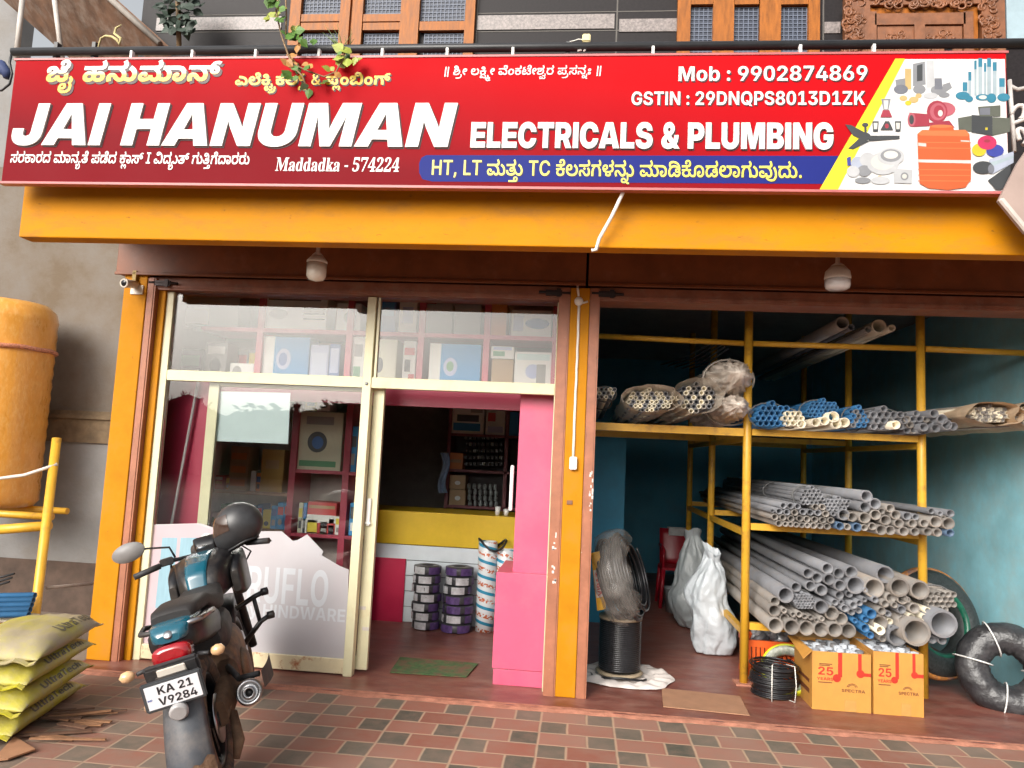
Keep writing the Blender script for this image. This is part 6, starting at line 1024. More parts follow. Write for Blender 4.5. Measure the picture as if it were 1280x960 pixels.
for z in (zl, zm2, zu):
    for x in (RX0, RX1): MB().box(x-.02, x+.02, RY[0]+.034, RY[2]-.034, z-.1, z-.056).build('side_rail', rack_y, rk)
ft_ = MB().box(RX0-.07, RX0+.07, RY[0]-.07, RY[0]+.07, 0, .012).build('foot_plate', M('mortar', (1, 1, 1)), rk)

# ---------------------------------------------------------------- pipes
PM = {'g': M('pvc_grey', (.17, .175, .19), .42, var=.14, scale=5, dirt=(.2, .17, .145, .5), dthr=.58, dsc=6), 'h': M('pvc_grey_dusty', (.2, .185, .17), .5, var=.16, scale=5, dirt=(.25, .19, .14, .6), dthr=.56, dsc=7),
      'b': M('pvc_blue', (.03, .13, .28), .4, var=.15), 'n': M('pvc_navy', (.06, .1, .16), .4, var=.15), 'w': M('pvc_cream', (.66, .6, .47), .4, var=.08), 'd': M('pvc_dark', (.1, .1, .11), .5, var=.2)}
for m_ in PM.values():                                   # each pipe a little lighter or darker than its neighbour
    t = m_.node_tree; b = t.nodes['Principled BSDF']; src_ = b.inputs['Base Color'].links[0].from_socket
    oi = t.nodes.new('ShaderNodeObjectInfo'); mr = t.nodes.new('ShaderNodeMapRange'); mr.inputs[3].default_value = .72; mr.inputs[4].default_value = 1.3; t.links.new(oi.outputs['Random'], mr.inputs[0])
    vm = t.nodes.new('ShaderNodeVectorMath'); vm.operation = 'SCALE'; t.links.new(src_, vm.inputs[0]); t.links.new(mr.outputs[0], vm.inputs['Scale']); t.links.new(vm.outputs[0], b.inputs['Base Color'])
_pm = {}
def pipemesh(R_, L_, k, rough_n):
    key = (round(R_, 3), L_, k)
    if key not in _pm:
        o = MB().pipe((0, 0, 0), (0, L_, 0), R_, R_*.83 if R_ > .02 else R_*.7, rough_n).build('pipe', PM[k]); _pm[key] = o.data; bpy.data.objects.remove(o)
    return _pm[key]
NP = [0]
def pipe(px, py, r, Y, k='g', L_=3.2, label=None, group=None, parent=None, tilt=0., name='pipe', yaw=0.):
    p = at(px, py, Y=Y); R_ = r*(Y-CAM.y)/F_PX*1.01
    o = bpy.data.objects.new(name, pipemesh(R_, L_, k, 20 if R_ > .03 else 12)); COL.objects.link(o)
    o.location = p if not parent else p-ROOT[parent.name]
    o.rotation_euler = (tilt+rnd(-.003, .003), 0, yaw+rnd(-.005, .005))
    if parent: o.parent = parent
    else: tag(o, label, 'pipe', group)
    NP[0] += 1
    return o
random.seed(11)
def C4(c): return 880+c[0]/3.69, 560+c[1]/3.69, c[2]/3.69
def rank(n, words): return words[min(n, len(words)-1)]
# middle shelf: (x, y, radius) read off the photograph, then the kind
mid = [(750, 222, 25, 'g'), (790, 257, 24, 'g'), (743, 272, 23, 'g'), (645, 308, 24, 'g'), (685, 318, 20, 'h'), (742, 322, 24, 'h'), (792, 308, 22, 'h'), (838, 333, 22, 'h'), (860, 278, 18, 'h'), (885, 308, 20, 'h'), (938, 314, 18, 'g'), (900, 347, 20, 'h'), (963, 348, 18, 'h'), (977, 318, 14, 'g'), (1017, 347, 18, 'h'), (1070, 340, 25, 'h'), (1128, 348, 26, 'h'), (1137, 302, 17, 'g'), (1050, 292, 13, 'g'), (1090, 302, 12, 'g'), (818, 378, 22, 'h'), (860, 380, 20, 'h'), (922, 384, 20, 'h'), (974, 386, 18, 'h'), (1033, 386, 18, 'h'), (1078, 390, 18, 'h'), (1136, 392, 17, 'n'), (778, 362, 16, 'h'), (707, 366, 19, 'n'), (628, 360, 17, 'n'), (663, 364, 14, 'h'), (741, 368, 14, 'h'),
       (367, 266, 14, 'g'), (400, 268, 14, 'g'), (433, 270, 13, 'g'), (348, 292, 14, 'g'), (384, 296, 14, 'g'), (420, 298, 14, 'h'), (458, 295, 14, 'g'), (491, 297, 14, 'g'), (527, 299, 14, 'g'), (563, 304, 14, 'h'), (328, 318, 14, 'h'), (365, 321, 14, 'h'), (403, 326, 14, 'h'), (443, 326, 14, 'h'), (476, 328, 14, 'h'), (512, 331, 14, 'h'), (549, 333, 14, 'h'), (587, 334, 14, 'h'), (347, 348, 14, 'h'), (376, 351, 12, 'h'), (401, 352, 12, 'h'), (426, 354, 12, 'h'), (452, 356, 12, 'h'), (478, 357, 12, 'h'), (507, 359, 13, 'h'), (537, 360, 13, 'h'), (570, 362, 14, 'h'), (515, 272, 13, 'h'), (548, 273, 13, 'h'), (316, 290, 9, 'g'), (598, 304, 11, 'g'), (820, 292, 14, 'h'), (1106, 322, 11, 'h')]
word = lambda r: 'wide' if r >= 22 else 'medium' if r >= 16 else 'narrow'
for x, y, r, k in mid:
    a, b, c = C4((x, y, r))
    if k == 'n': lab = 'dull blue pipe at the right end under the middle shelf pipes' if x > 1000 else 'dull blue pipe low on the middle shelf, %s of two' % ('left' if x < 650 else 'right')
    else:
        zone = 'left' if x < 610 else 'middle' if x < 830 else 'right'
        lab = '%s grey pipe in the %s part of the middle shelf stack' % (word(r), zone)
    pipe(a, b, c, .34, k, label=lab, group='loose pipes on the middle shelf')
low = [(377, 678, 34, 'g'), (425, 642, 21, 'g'), (327, 708, 20, 'h'), (325, 750, 26, 'h'), (330, 818, 33, 'h'), (405, 825, 33, 'h'), (473, 830, 32, 'h'), (540, 835, 32, 'h'), (604, 838, 31, 'h'), (667, 842, 31, 'h'), (480, 578, 22, 'g'), (523, 598, 22, 'g'), (570, 556, 24, 'g'), (622, 578, 23, 'g'), (578, 606, 24, 'g'), (680, 572, 26, 'g'), (492, 636, 22, 'g'), (543, 655, 24, 'g'), (628, 634, 24, 'g'), (698, 632, 38, 'g'), (785, 645, 42, 'h'), (835, 583, 37, 'g'), (902, 643, 40, 'h'), (996, 655, 40, 'h'), (1104, 812, 58, 'g'), (980, 850, 58, 'h'), (893, 870, 40, 'g'), (541, 732, 29, 'g'), (590, 762, 29, 'h'), (634, 788, 26, 'h'), (862, 692, 21, 'h'), (917, 697, 22, 'h'), (836, 718, 16, 'h'), (970, 740, 22, 'h'), (912, 746, 18, 'g'), (820, 752, 17, 'h'), (812, 806, 32, 'h'), (920, 797, 22, 'h'), (772, 765, 21, 'b'), (744, 832, 18, 'b'), (697, 797, 12, 'b'), (768, 864, 15, 'b'), (372, 785, 20, 'h'), (370, 750, 12, 'h'), (625, 680, 18, 'g'), (670, 674, 15, 'g'), (605, 712, 14, 'g'), (635, 712, 12, 'g'), (650, 740, 16, 'g'), (690, 725, 16, 'g'), (718, 715, 13, 'g'), (740, 700, 11, 'g'), (681, 757, 14, 'g'), (715, 750, 13, 'g'), (1055, 885, 16, 'g'), (1100, 888, 17, 'g'), (957, 780, 14, 'w'), (1018, 782, 14, 'w'), (858, 800, 13, 'w'), (1032, 750, 13, 'w'), (825, 880, 14, 'h'), (866, 830, 12, 'g'), (412, 768, 12, 'h'), (440, 768, 13, 'h'), (466, 778, 12, 'h'), (493, 782, 12, 'h'), (420, 790, 10, 'h'), (520, 795, 11, 'h'), (545, 788, 11, 'h'), (745, 790, 14, 'b'), (595, 728, 10, 'g'), (940, 700, 12, 'h'), (790, 700, 14, 'g'), (745, 655, 10, 'g'), (850, 765, 13, 'g'), (880, 725, 13, 'h')]
for x, y, r, k in low:
    a, b, c = C4((x, y, r))
    if r > 55: lab = 'widest grey pipe at the right end of the lower shelf' if x > 1050 else 'very wide dusty grey pipe just left of the widest one'
    elif k == 'b': lab = 'blue pipe among the grey pipes at the centre of the lower shelf'
    elif k == 'w': lab = 'narrow cream pipe among the grey pipes right of centre on the lower shelf'
    elif y > 810 and r > 30 and x < 680: lab = 'wide dusty pipe in the bottom row at the left of the lower shelf'
    else:
        zone = 'left' if x < 560 else 'middle' if x < 760 else 'right'; lev = 'top' if y < 660 else 'centre' if y < 760 else 'bottom'
        lab = '%s grey pipe in the %s %s of the lower shelf stack' % ('wide' if r >= 28 else word(r), zone, lev)
    pipe(a, b, c, .3+rnd(0, .05) if r < 55 else .26, k, label=lab, group='loose pipes on the lower shelf')
# shared inner pipe resting deeper inside a wide one
pipe(*C4((815, 842, 19)), .29, 'w', label='cream pipe lying inside a wide grey pipe near the lower centre', group='loose pipes on the lower shelf')
def hexset(cx, cy, rx, ry, r):
    out = []; j = 0; y = cy-ry
    while y <= cy+ry:
        x = cx-rx+(r if j % 2 else 0)
        while x <= cx+rx:
            if ((x-cx)/rx)**2+((y-cy)/ry)**2 <= 1.02: out.append((x, y))
            x += 2*r
        y += 1.75*r; j += 1
    return out
def bundle(label, cx, cy, rx, ry, r, Y, k, L_=3.0, group='tied pipe bundles', kinds=None, tilt=0., wrap=None, wl=.5, ragged=.03, back=True, yaw=0.):
    b = thing('pipe_bundle', label, 'pipe bundle', at(cx, cy, Y=Y), group)
    s_ = (Y-CAM.y)/F_PX
    for i, (x, y) in enumerate(hexset(cx, cy, rx, ry, r)[:98]):
        pipe(x, y, r*.97, Y+rnd(0, .03), kinds[i % len(kinds)] if kinds else k, L_, parent=b, name='pipe', tilt=tilt, yaw=yaw)
    c = at(cx, cy, Y=Y)
    if wrap:
        a_, h_ = rx*s_*1.12, ry*s_*1.15
        def fn(u, v):
            q = 2*math.pi*u; nz_ = noise.noise(V((3*math.cos(q), 3*math.sin(q), v*6+cx)))
            f = (1+.1*nz_)*(1.0+.04*math.sin(v*20)); yy = -ragged*3*(1-v)*(1+1.5*noise.noise(V((q*1.3, cx, 2))))
            flare = 1+.1*max(0, 1-v*8)
            return c+V((a_*f*flare*math.cos(q), yy-.03+v*wl, h_*f*flare*math.sin(q)+math.tan(tilt)*v*wl))
        MB().sheet(fn, 36, 14).build('plastic_wrap', wrap, b)
    else:
        for yb in (.12, 1.0):
            q = [c+V((rx*s_*1.1*math.cos(t_), yb+tilt*0, ry*s_*1.1*math.sin(t_)+math.tan(tilt)*yb)) for t_ in [i*math.pi/8 for i in range(16)]]
            MB().tube(q, .006, 5, closed=True).build('tie', M('tie_dark', (.1, .1, .1), .5), b)
    return b
bundle('tight bundle of very thin grey pipes left of centre on the lower shelf', *C4((465, 708, 0))[:2], 50/3.69, 36/3.69, 7.2/3.69, .3, 'g')
bundle('bundle of thin dusty pipes at the right end of the lower shelf top', *C4((1100, 700, 0))[:2], 64/3.69, 46/3.69, 13/3.69, .36, 'h')
bundle('bundle of thin grey pipes on top of the middle shelf stack', *C4((497, 225, 0))[:2], 58/3.69, 42/3.69, 10/3.69, .36, 'g')
bundle('small bundle of thin grey pipes right of the topmost middle shelf bundle', *C4((620, 262, 0))[:2], 56/3.69, 32/3.69, 9.5/3.69, .36, 'g')
# upper shelf
paper = M('brown_paper', (.62, .47, .32), .7, var=.2, scale=9, bump=.4, bscale=18); filmg = film_mat('milky_wrap', (.66, .58, .5), .72, .35); filmb = film_mat('clear_wrap', (.62, .55, .46), .5, .3)
bundle('bundle of blue pipes at the left end of the upper shelf', 966, 519, 22, 15, 3.6, .42, 'b')
bundle('small bundle of cream pipes beside the left blue bundle on the upper shelf', 993, 522, 11, 11, 3.4, .38, 'w')
bundle('bundle of fine blue pipes higher up on the upper shelf', 1028, 513, 20, 13, 2.7, .48, 'b')
for x, y, r in ((1020, 528, 5.2), (1031, 526, 5.2), (1042, 521, 6.5), (1046, 530, 5.6), (1056, 528, 5.8), (1002, 530, 5)): pipe(x, y, r, .38, 'w', label='cream pipe in the middle of the upper shelf between the blue bundles', group='loose pipes on the upper shelf')
bundle('second bundle of blue pipes right of the cream pipes on the upper shelf', 1073, 523, 12, 14, 3.2, .42, 'b', kinds=('b', 'b', 'g'))
bundle('wide bundle of narrow grey pipes under the right part of the upper shelf', 1108, 524, 28, 13, 4.2, .44, 'g')
bundle('bundle of dark grey pipes behind the right yellow post on the upper shelf', 1148, 529, 26, 12, 4.0, .46, 'd', kinds=('g', 'd', 'h'))
for x, y, r in ((1120, 531, 5),): pipe(x, y, r, .36, 'w', label='single cream pipe among the narrow grey pipes at the right of the upper shelf', group='loose pipes on the upper shelf')
for x, y, r in ((1168, 517, 5), (1178, 524, 6), (1184, 531, 6), (1170, 535, 5), (1192, 533, 5), (1155, 534, 5)): pipe(x, y, r, .4, 'g', label='short grey pipe at the right end of the upper shelf by the paper bundle', group='loose pipes on the upper shelf')
bundle('brown paper wrapped bundle of pipes sticking out at the right end of the upper shelf', 1238, 518, 26, 11, 2.6, .3, 'd', kinds=('h', 'w'), wrap=paper, wl=1.6, yaw=.17, ragged=.02)
bundle('second brown paper wrapped bundle cut by the right picture edge', 1292, 520, 22, 14, 3.4, .3, 'd', kinds=('h', 'w'), wrap=paper, wl=1.6, ragged=.02, yaw=.12)
bundle('small bundle of thin white pipes next to the middle orange pillar', 757, 491, 13, 9, 2.7, .5, 'w', kinds=('w', 'g', 'h'))
bundle('plastic wrapped bundle of thin white pipes with its wide end open', 813, 500, 30, 13, 2.9, .35, 'w', kinds=('w', 'w', 'g'), wrap=filmg, wl=1.3, ragged=.05, tilt=0)
bundle('plastic wrapped bundle of dusty pipes in the middle of the left upper shelf', 869, 497, 24, 17, 3.2, .32, 'h', kinds=('h', 'd', 'w'), wrap=filmb, wl=1.3, ragged=.05)
def closedwrap(label, cx, cy, rx, ry, Y, mat_, seed):
    o = thing('wrapped_bundle', label, 'pipe bundle', at(cx, cy, Y=Y), 'closed plastic wrapped bundles'); c = at(cx, cy, Y=Y); s_ = (Y-CAM.y)/F_PX
    def fn(u, v):
        q = 2*math.pi*u; rr = min(1, 1.25*math.sqrt(min(1, v*2.6)))*1.0 if v < .4 else 1
        P = V((math.cos(q)*rr, v*2.2, math.sin(q)*rr))
        n_ = noise.noise(P*2.3+V((seed, 0, 0)))*.17+noise.noise(P*5.5+V((0, seed, 0)))*.11
        ridge = abs(noise.noise(P*3.1+V((seed, 4, 0))))*.42+abs(noise.noise(P*7+V((2, seed, 0))))*.22
        f = rr*(1+n_-ridge)
        return c+V((rx*s_*f*math.cos(q), -.02+v*1.5+.16*ridge-.08*n_, ry*s_*f*math.sin(q)))
    MB().sheet(fn, 64, 44).build('plastic_wrap', mat_, o)
    q = [c+V((rx*s_*1.03*math.cos(t_), .42, ry*s_*1.03*math.sin(t_))) for t_ in [i*math.pi/10 for i in range(20)]]
    MB().tube(q, .008, 5, closed=True).build('tie', M('tie_pale', (.5, .45, .4), .6), o)
wrapm = M('dusty_plastic', (.72, .64, .56), .3, var=.22, scale=7, bump=.5, bscale=22, dirt=(.5, .42, .35), dthr=.6, dsc=6)
closedwrap('large closed plastic wrapped bundle bulging over the upper shelf by the yellow post', 925, 466, 32, 25, .3, wrapm, 3)
closedwrap('lower closed plastic wrapped bundle hanging at the left of the yellow post', 924, 506, 29, 21, .33, wrapm, 8)
# top rail pipes
for x, y, r, k, lab in ((1053, 404, 8, 'h', 'single grey pipe on the top rail with its open end near the lintel'), (1099, 408, 8.5, 'w', 'cream pipe end on the top rail, widest of the pipes under the lintel'), (1115, 410, 4.2, 'w', 'thin cream pipe right of the widest top rail pipe'), (1085, 412, 4, 'h', 'thin tan pipe left of the widest top rail pipe'), (1064, 409, 4, 'd', 'thin dark pipe beside the single grey pipe on the top rail')):
    pipe(x, y, r, .5, k, 3.4, lab, 'pipes on the top rail')
for i in range(5):
    a, b = at(898+i*3, 424+i*3, Y=.72), at(826+i*9, 456+i*1.5, Y=1.6)
    tag(MB().tube([a, a.lerp(b, .5)+V((0, 0, -.03)), b], .008, 6).build('rod', black), 'thin black rod in the dark fan of rods on the rear of the top rail', 'rod', 'thin black rods on the top rail')

# ---------------------------------------------------------------- coils, drums, sacks
def helix(c, axis, R0, R1, h, turns, wr, jit=.3, seg=26):
    az = V(axis).normalized(); ax = az.orthogonal().normalized(); ay = az.cross(ax); P = []; c = V(c)
    rs = [(R0+(R1-R0)*random.random(), h*((k+.5)/turns)+rnd(-1, 1)*wr*jit) for k in range(turns+1)]
    for k in range(turns):
        for j in range(seg):
            f = j/seg; q = 2*math.pi*f; r_ = rs[k][0]*(1-f)+rs[k+1][0]*f; z = rs[k][1]*(1-f)+rs[k+1][1]*f
            P.append(c+az*z+(ax*math.cos(q)+ay*math.sin(q))*r_)
    return P
cable = M('black_cable', (.014, .014, .016), .32, var=.3, scale=30)
cl_ = thing('white_cloth', 'crumpled white plastic cloth on the floor under the black cable drum', 'cloth', at(785, 850, Z=0))
c0 = at(776, 846, Z=0)
def fnc(u, v):
    q = 2*math.pi*u; r_ = v*(.34+.09*noise.noise(V((math.cos(q)*1.7, math.sin(q)*1.7, 1)))); z = .006+.05*abs(noise.noise(V((r_*9*math.cos(q), r_*9*math.sin(q), 5))))*min(1, v*2)*(1.2-v)+(.02 if .6 < v < .95 else 0)*abs(math.sin(q*7))
    return V((c0.x+r_*1.15*math.cos(q)+.03, c0.y+r_*.9*math.sin(q), z))
MB().sheet(fnc, 60, 14).build('cloth', M('cloth_white', (.72, .66, .62), .6, var=.12, scale=8, bump=.3, bscale=25), cl_)
dm_ = thing('cable_drum', 'upright drum of black cable on the white cloth by the orange pillar', 'cable drum', (c0.x-.01, c0.y, .03))
DC = V((c0.x-.015, c0.y, .03))
MB().lathe([(.165, 0), (.18, .012), (.165, .024)], DC, 32).build('flange', M('tan_board', (.34, .27, .18), .6), dm_)
MB().lathe([(.145, .024), (.145, .4)], DC, 24).build('core', cable, dm_)
MB().tube(helix(DC+V((0, 0, .03)), (0, 0, 1), .149, .153, .37, 26, .0075, .05, 30), .0088, 6).build('cable', cable, dm_)
MB().tube([DC+V((.21*math.cos(t_)*1.05, .19*math.sin(t_), .0+.012*math.sin(t_*3))) for t_ in [3.4+i*.16 for i in range(16)]], .009, 6).build('loose_end', cable, dm_)
tp = MB().lathe([(.05, .0), (.165, 0), (.165, .018), (.05, .018)], DC+V((0, 0, .405)), 30); tp.build('flange', M('tan_board', (1, 1, 1)), dm_)
# leaning coil half wrapped in film
lc = thing('cable_coil', 'big black cable coil half wrapped in clear film leaning on top of the drum', 'cable coil', (c0.x, c0.y, .46))
ctr = at(777, 722, Y=.5); axs = V((.93, -.26, .32)).normalized()
MB().tube(helix(ctr-axs*.1, axs, .21, .325, .22, 24, .01, .5, 30), .0105, 6).build('cable', cable, lc)
ax_ = axs.orthogonal().normalized(); ay_ = axs.cross(ax_)
def fnf(u, v):
    q = 2*math.pi*(.02+.96*u); w = 2*math.pi*v; n_ = noise.noise(V((3*math.cos(q), 3*math.sin(q), 2.2*math.cos(w)+1)))
    R_ = .265+(.1+.035*n_)*math.cos(w); return ctr+(ax_*math.cos(q)+ay_*math.sin(q))*R_+axs*(.13+.05*n_)*math.sin(w)
vis = MB().sheet(fnf, 46, 14)
# keep the film only on the street side and left of the coil
keep = [i for i, f in enumerate(vis.f) if (sum((vis.v[k] for k in f), V((0, 0, 0)))/4-ctr).dot(V((-.75, -.45, .3))) > -.03]
vis.f = [vis.f[i] for i in keep]; vis.m = [0]*len(keep); vis.sm = [True]*len(keep)
vis.build('plastic_film', film_mat('film_clear', (.38, .35, .32), .24, .2), lc)
tb = MB(); b0, b1 = at(744, 690, Y=.3), at(752, 762, Y=.3)
tb.mat(0).sheet(lambda u, v: b0.lerp(b1, v)+V((.045*(u-.5)*1.4, -.012*math.sin(u*3.1), .02*(u-.5))), 4, 8)
b2, b3 = b0.lerp(b1, .3), b0.lerp(b1, .78); tb.mat(1).sheet(lambda u, v: b2.lerp(b3, v)+V((.038*(u-.5)*1.4, -.006-.012*math.sin(u*3.1), .02*(u-.5))), 4, 6)
tb.build('tape_label', [M('tape_amber', (.55, .3, .03), .4), M('label_white', (.66, .6, .55), .5)], lc)
l_ = MB(); 
cdir = (b3-b2).normalized(); cx_ = V((.93, -.1, .35)).normalized()
l_.text('virat', 0, (b3-b2).length*.85, -.016, .016, O=b3-cdir*.012+V((.0, -.02, 0)), ux=-cdir, uz=cx_*-1, nrm=(0, -1, 0)); l_.build('lettering', M('ink_red', (.5, .04, .04), .5), lc)
def crumple(label, c, rx, ry, h, seed, mat_, gather=.3, lean=(0, 0), name='sack', cat='sack', group=None):
    o = thing(name, label, cat, c, group); c = V(c)
    def fn(u, v):
        q = 2*math.pi*u; K = ((0, .0), (.012, .72), (.1, .97), (.3, 1.05), (.55, .95), (.75, .72), (.86, .5), (.93, gather*.62), (1., gather*.8))
        for (v0, r0), (v1, r1) in zip(K, K[1:]):
            if v0 <= v <= v1: prof = r0+(r1-r0)*(v-v0)/(v1-v0); break
        P = V((1.3*math.cos(q), 1.3*math.sin(q), v*h*3.2+seed)); n_ = .34*noise.noise(P)+.12*noise.noise(P*2.2)-.12*abs(noise.noise(P*1.7+V((9, 0, 0))))-.07*abs(noise.noise(P*3.7+V((0, 7, 0))))-.03*abs(noise.noise(P*8))
        f = prof*(1+n_); dx = .09*noise.noise(V((v*2.4, seed, 0)))*min(1, v*3)
        return c+V((rx*f*math.cos(q)+lean[0]*v*v+dx, ry*f*math.sin(q)+lean[1]*v*v, max(.002, v*h*(1+.12*n_*v)+.05*v*v*math.cos(q+seed))))
    MB().sheet(fn, 90, 70).build('bag', mat_, o); return o
sackw = M('woven_white', (.5, .54, .57), .34, var=.12, scale=6, bump=.8, bscale=17)
sackd = M('woven_grey', (.34, .37, .38), .4, var=.15, scale=6, bump=.8, bscale=17)
B1 = at(897, 822, Z=0); crumple('tall shiny white plastic sack standing nearest the yellow rack post', (B1.x-.03, B1.y+.12, 0), .2, .17, (.9), 4.2, sackw, .5, (-.02, .0), group='white plastic sacks')
B2 = at(868, 790, Z=0); crumple('grey white plastic sack behind the tall shiny one, leaning on the red chair', (B2.x+.02, B2.y+.2, 0), .21, .18, .95, 1.7, sackd, .55, (.0, .0), group='white plastic sacks')
bk = thing('grey_bucket', 'grey plastic bucket on the floor under the red chair', 'bucket', at(845, 768, Z=0)); q = at(846, 768, Z=0)
MB().lathe([(.001, .01), (.1, .005), (.13, .26), (.138, .27), (.124, .26), (.1, .03)], (q.x, q.y+.1, 0), 22).build('pail', M('pail_grey', (.3, .33, .34), .4), bk)
# red chair
rc = thing('plastic_chair', 'dark red moulded plastic chair piled with papers at the back of the right shop', 'chair', at(845, 770, Z=0))
rm = M('red_plastic', (.34, .008, .02), .35, var=.08); q = at(826, 760, Z=0); X0, Y0_ = q.x, q.y
MB().box(X0, X0+.44, Y0_, Y0_+.42, .42, .45, .01).build('seat', rm, rc)
bkz = MB(); bkz.sheet(lambda u, v: V((X0+.02+.4*u, Y0_+.4+.1*v-.03*math.sin(u*math.pi), .45+.4*v)), 8, 6); bko = bkz.build('backrest', rm, rc); md = bko.modifiers.new('thick', 'SOLIDIFY'); md.thickness = .014
for dx in (.02, .4):
    for dy in (.02, .38): MB().tube([(X0+dx, Y0_+dy, .43), (X0+dx+(.03 if dx > .2 else -.03), Y0_+dy+(.03 if dy > .2 else -.03), 0)], [.026, .02], 8).build('leg', rm, rc)
    MB().tube([(X0+dx, Y0_+.03, .43), (X0+dx, Y0_+.02, .64), (X0+dx, Y0_+.2, .67), (X0+dx, Y0_+.42, .66)], .02, 8).build('arm', rm, rc)
pk = thing('paper_pile', 'pile of white papers lying on the back of the red chair', 'papers', (X0+.2, Y0_+.4, .87)); q = at(851, 674, Y=Y0_+.45)
MB().box(q.x-.14, q.x+.13, Y0_+.42, Y0_+.58, .855, q.z+.05, .008).build('papers', M('paper_grey', (.5, .5, .5), .7, var=.2, scale=20), pk)
# orange crate with fittings
cr = thing('orange_crate', 'orange plastic crate on the floor behind the bright yellow rack post', 'crate', (1.47, .95, 0))
om = M('orange_plastic', (.66, .1, .015), .4, var=.08); X0, X1, Y0_, Y1_ = 1.335, 1.76, .76, 1.06; H = .3
MB().box(X0, X1, Y0_, Y1_, .0, .02).build('base', om, cr)
w_ = MB()
for xx0, xx1, yy0, yy1, al in ((X0, X1, Y0_, Y0_+.014, 0), (X0, X1, Y1_-.014, Y1_, 0), (X0, X0+.014, Y0_+.015, Y1_-.015, 1), (X1-.014, X1, Y0_+.015, Y1_-.015, 1)):
    L0 = (xx1-xx0) if al == 0 else (yy1-yy0); k = max(3, int(L0/.032))
    for i in range(k):
        t0 = L0*i/k+.004; t1 = L0*(i+1)/k-.006
        if al == 0: w_.box(xx0+t0, xx0+t1, yy0, yy1, .04, H-.05)
        else: w_.box(xx0, xx1, yy0+t0, yy0+t1, .04, H-.05)
    w_.box(xx0, xx1, yy0, yy1, .0205, .04); w_.box(xx0-.004, xx1+.004, yy0-.004, yy1+.004, H-.05, H)
w_.build('slatted_side', om, cr)
for i in range(15):
    x, y = rnd(X0+.08, X1-.05), rnd(Y0_+.08, Y1_-.06); z = H-.02+rnd(0, .06); d = V((rnd(-1, 1), rnd(-1, 1), rnd(-.4, .7))).normalized()*rnd(.045, .075)
    o = MB().pipe(V((x, y, z))-d, V((x, y, z))+d, rnd(.022, .034), .018, 12).build('pipe_fitting', [PM['g'], M('fitting_silver', (.5, .52, .55), .25, metal=.3)][i % 3 == 0]); tag(o, 'grey pipe fitting lying in the heap on the orange crate', 'fitting', 'pipe fittings in the orange crate')
# coils in front
yc = thing('hose_coil', 'coil of silver wrapped tubing with a lime yellow outer band beside the cartons', 'hose coil', at(980, 830, Y=.6)); c = at(985, 838, Y=.58)
MB().torus(c, .155, .03, axis=(-.25, -.75, .62), n=44, sx=1, sz=2).build('tubing', M('silver_wrap', (.4, .42, .36), .3, var=.5, scale=35, dirt=(.1, .25, .08), dthr=.6, dsc=14), yc)
MB().torus(c+V((0, 0, .0)), .182, .014, axis=(-.25, -.75, .62), n=44, sz=3.6).build('outer_band', M('lime_band', (.6, .62, .02), .4), yc)
bc_ = thing('cable_coil', 'low black cable coil tied with white string in front of the orange crate', 'cable coil', at(975, 880, Z=0)); c = at(975, 878, Z=0); c = V((c.x, c.y+.17, .0))
MB().tube(helix(c+V((0, 0, .006)), (0, 0, 1), .125, .178, .22, 19, .006, .8, 28), .0068, 6).build('cable', cable, bc_)
for q in (4.4, 5.3):
    MB().tube([c+V((r_*math.cos(q), r_*math.sin(q), z)) for r_, z in ((.11, .004), (.19, .004), (.2, .12), (.185, .245), (.11, .24))], .004, 5).build('string', M('string_white', (.7, .7, .65), .6), bc_)
nett = M('dark_net', (.03, .035, .035), .5, var=.6, scale=60); 
rc1 = thing('hose_coil', 'big dark netted hose coil with orange taped rim leaning behind the cartons', 'hose coil', at(1165, 795, Y=.95)); c = at(1166, 778, Y=.98); ax1 = V((.35, -.9, .25))
MB().torus(c, .31, .1, axis=ax1, n=56, m=12, sz=1.1).build('hose', M('dark_net', (1, 1, 1)), rc1)
MB().torus(c, .405, .022, axis=ax1, n=56, m=8, sz=2.2).build('taped_rim', M('orange_tape', (.5, .2, .04), .4, var=.5, scale=22, dirt=(.12, .1, .12), dthr=.56, dsc=18), rc1)
MB().torus(c-ax1.normalized()*-.07, .26, .03, axis=ax1, n=40, m=6).build('inner_hose', M('green_hose', (.01, .1, .06), .35, var=.4, scale=20), rc1)
rc2 = thing('hose_coil', 'black film wrapped hose coil with white ties leaning on the blue wall', 'hose coil', at(1250, 890, Z=0)); c = at(1259, 837, Y=.55); ax2 = V((-.3, -.92, .22))
bfilm = M('black_film', (.028, .028, .031), .34, var=.5, scale=12, bump=.6, bscale=34, dirt=(.1, .1, .1, .5), dthr=.6, dsc=14)
def fnt(u, v):
    az = ax2.normalized(); ax = az.orthogonal().normalized(); ay = az.cross(ax); q = 2*math.pi*u; w = 2*math.pi*v; n_ = noise.noise(V((4*math.cos(q), 4*math.sin(q), 2*math.cos(w))))
    return c+(ax*math.cos(q)+ay*math.sin(q))*(.215+(.112+.012*n_)*math.cos(w))+az*(.1+.012*n_)*math.sin(w)
MB().sheet(fnt, 80, 18).build('wrapped_hose', bfilm, rc2)
for q in (.6, 2.4, 4.3, 5.3):
    az = ax2.normalized(); ax = az.orthogonal().normalized(); ay = az.cross(ax); e = ax*math.cos(q)+ay*math.sin(q)
    MB().tube([c+e*(.215+.126*math.cos(w))+az*.114*math.sin(w) for w in [i*.42 for i in range(15)]], .006, 5, closed=True).build('tie', M('tie_white', (.7, .7, .68), .5), rc2)
az = ax2.normalized(); MB().tube([c+(V((-.5, 0, -.86))*math.cos(t_)+V((.86, -.1, -.5))*math.sin(t_))*.318+az*.03 for t_ in [i*.12 for i in range(9)]], .014, 6).build('tape', M('orange_tape', (1, 1, 1)), rc2)
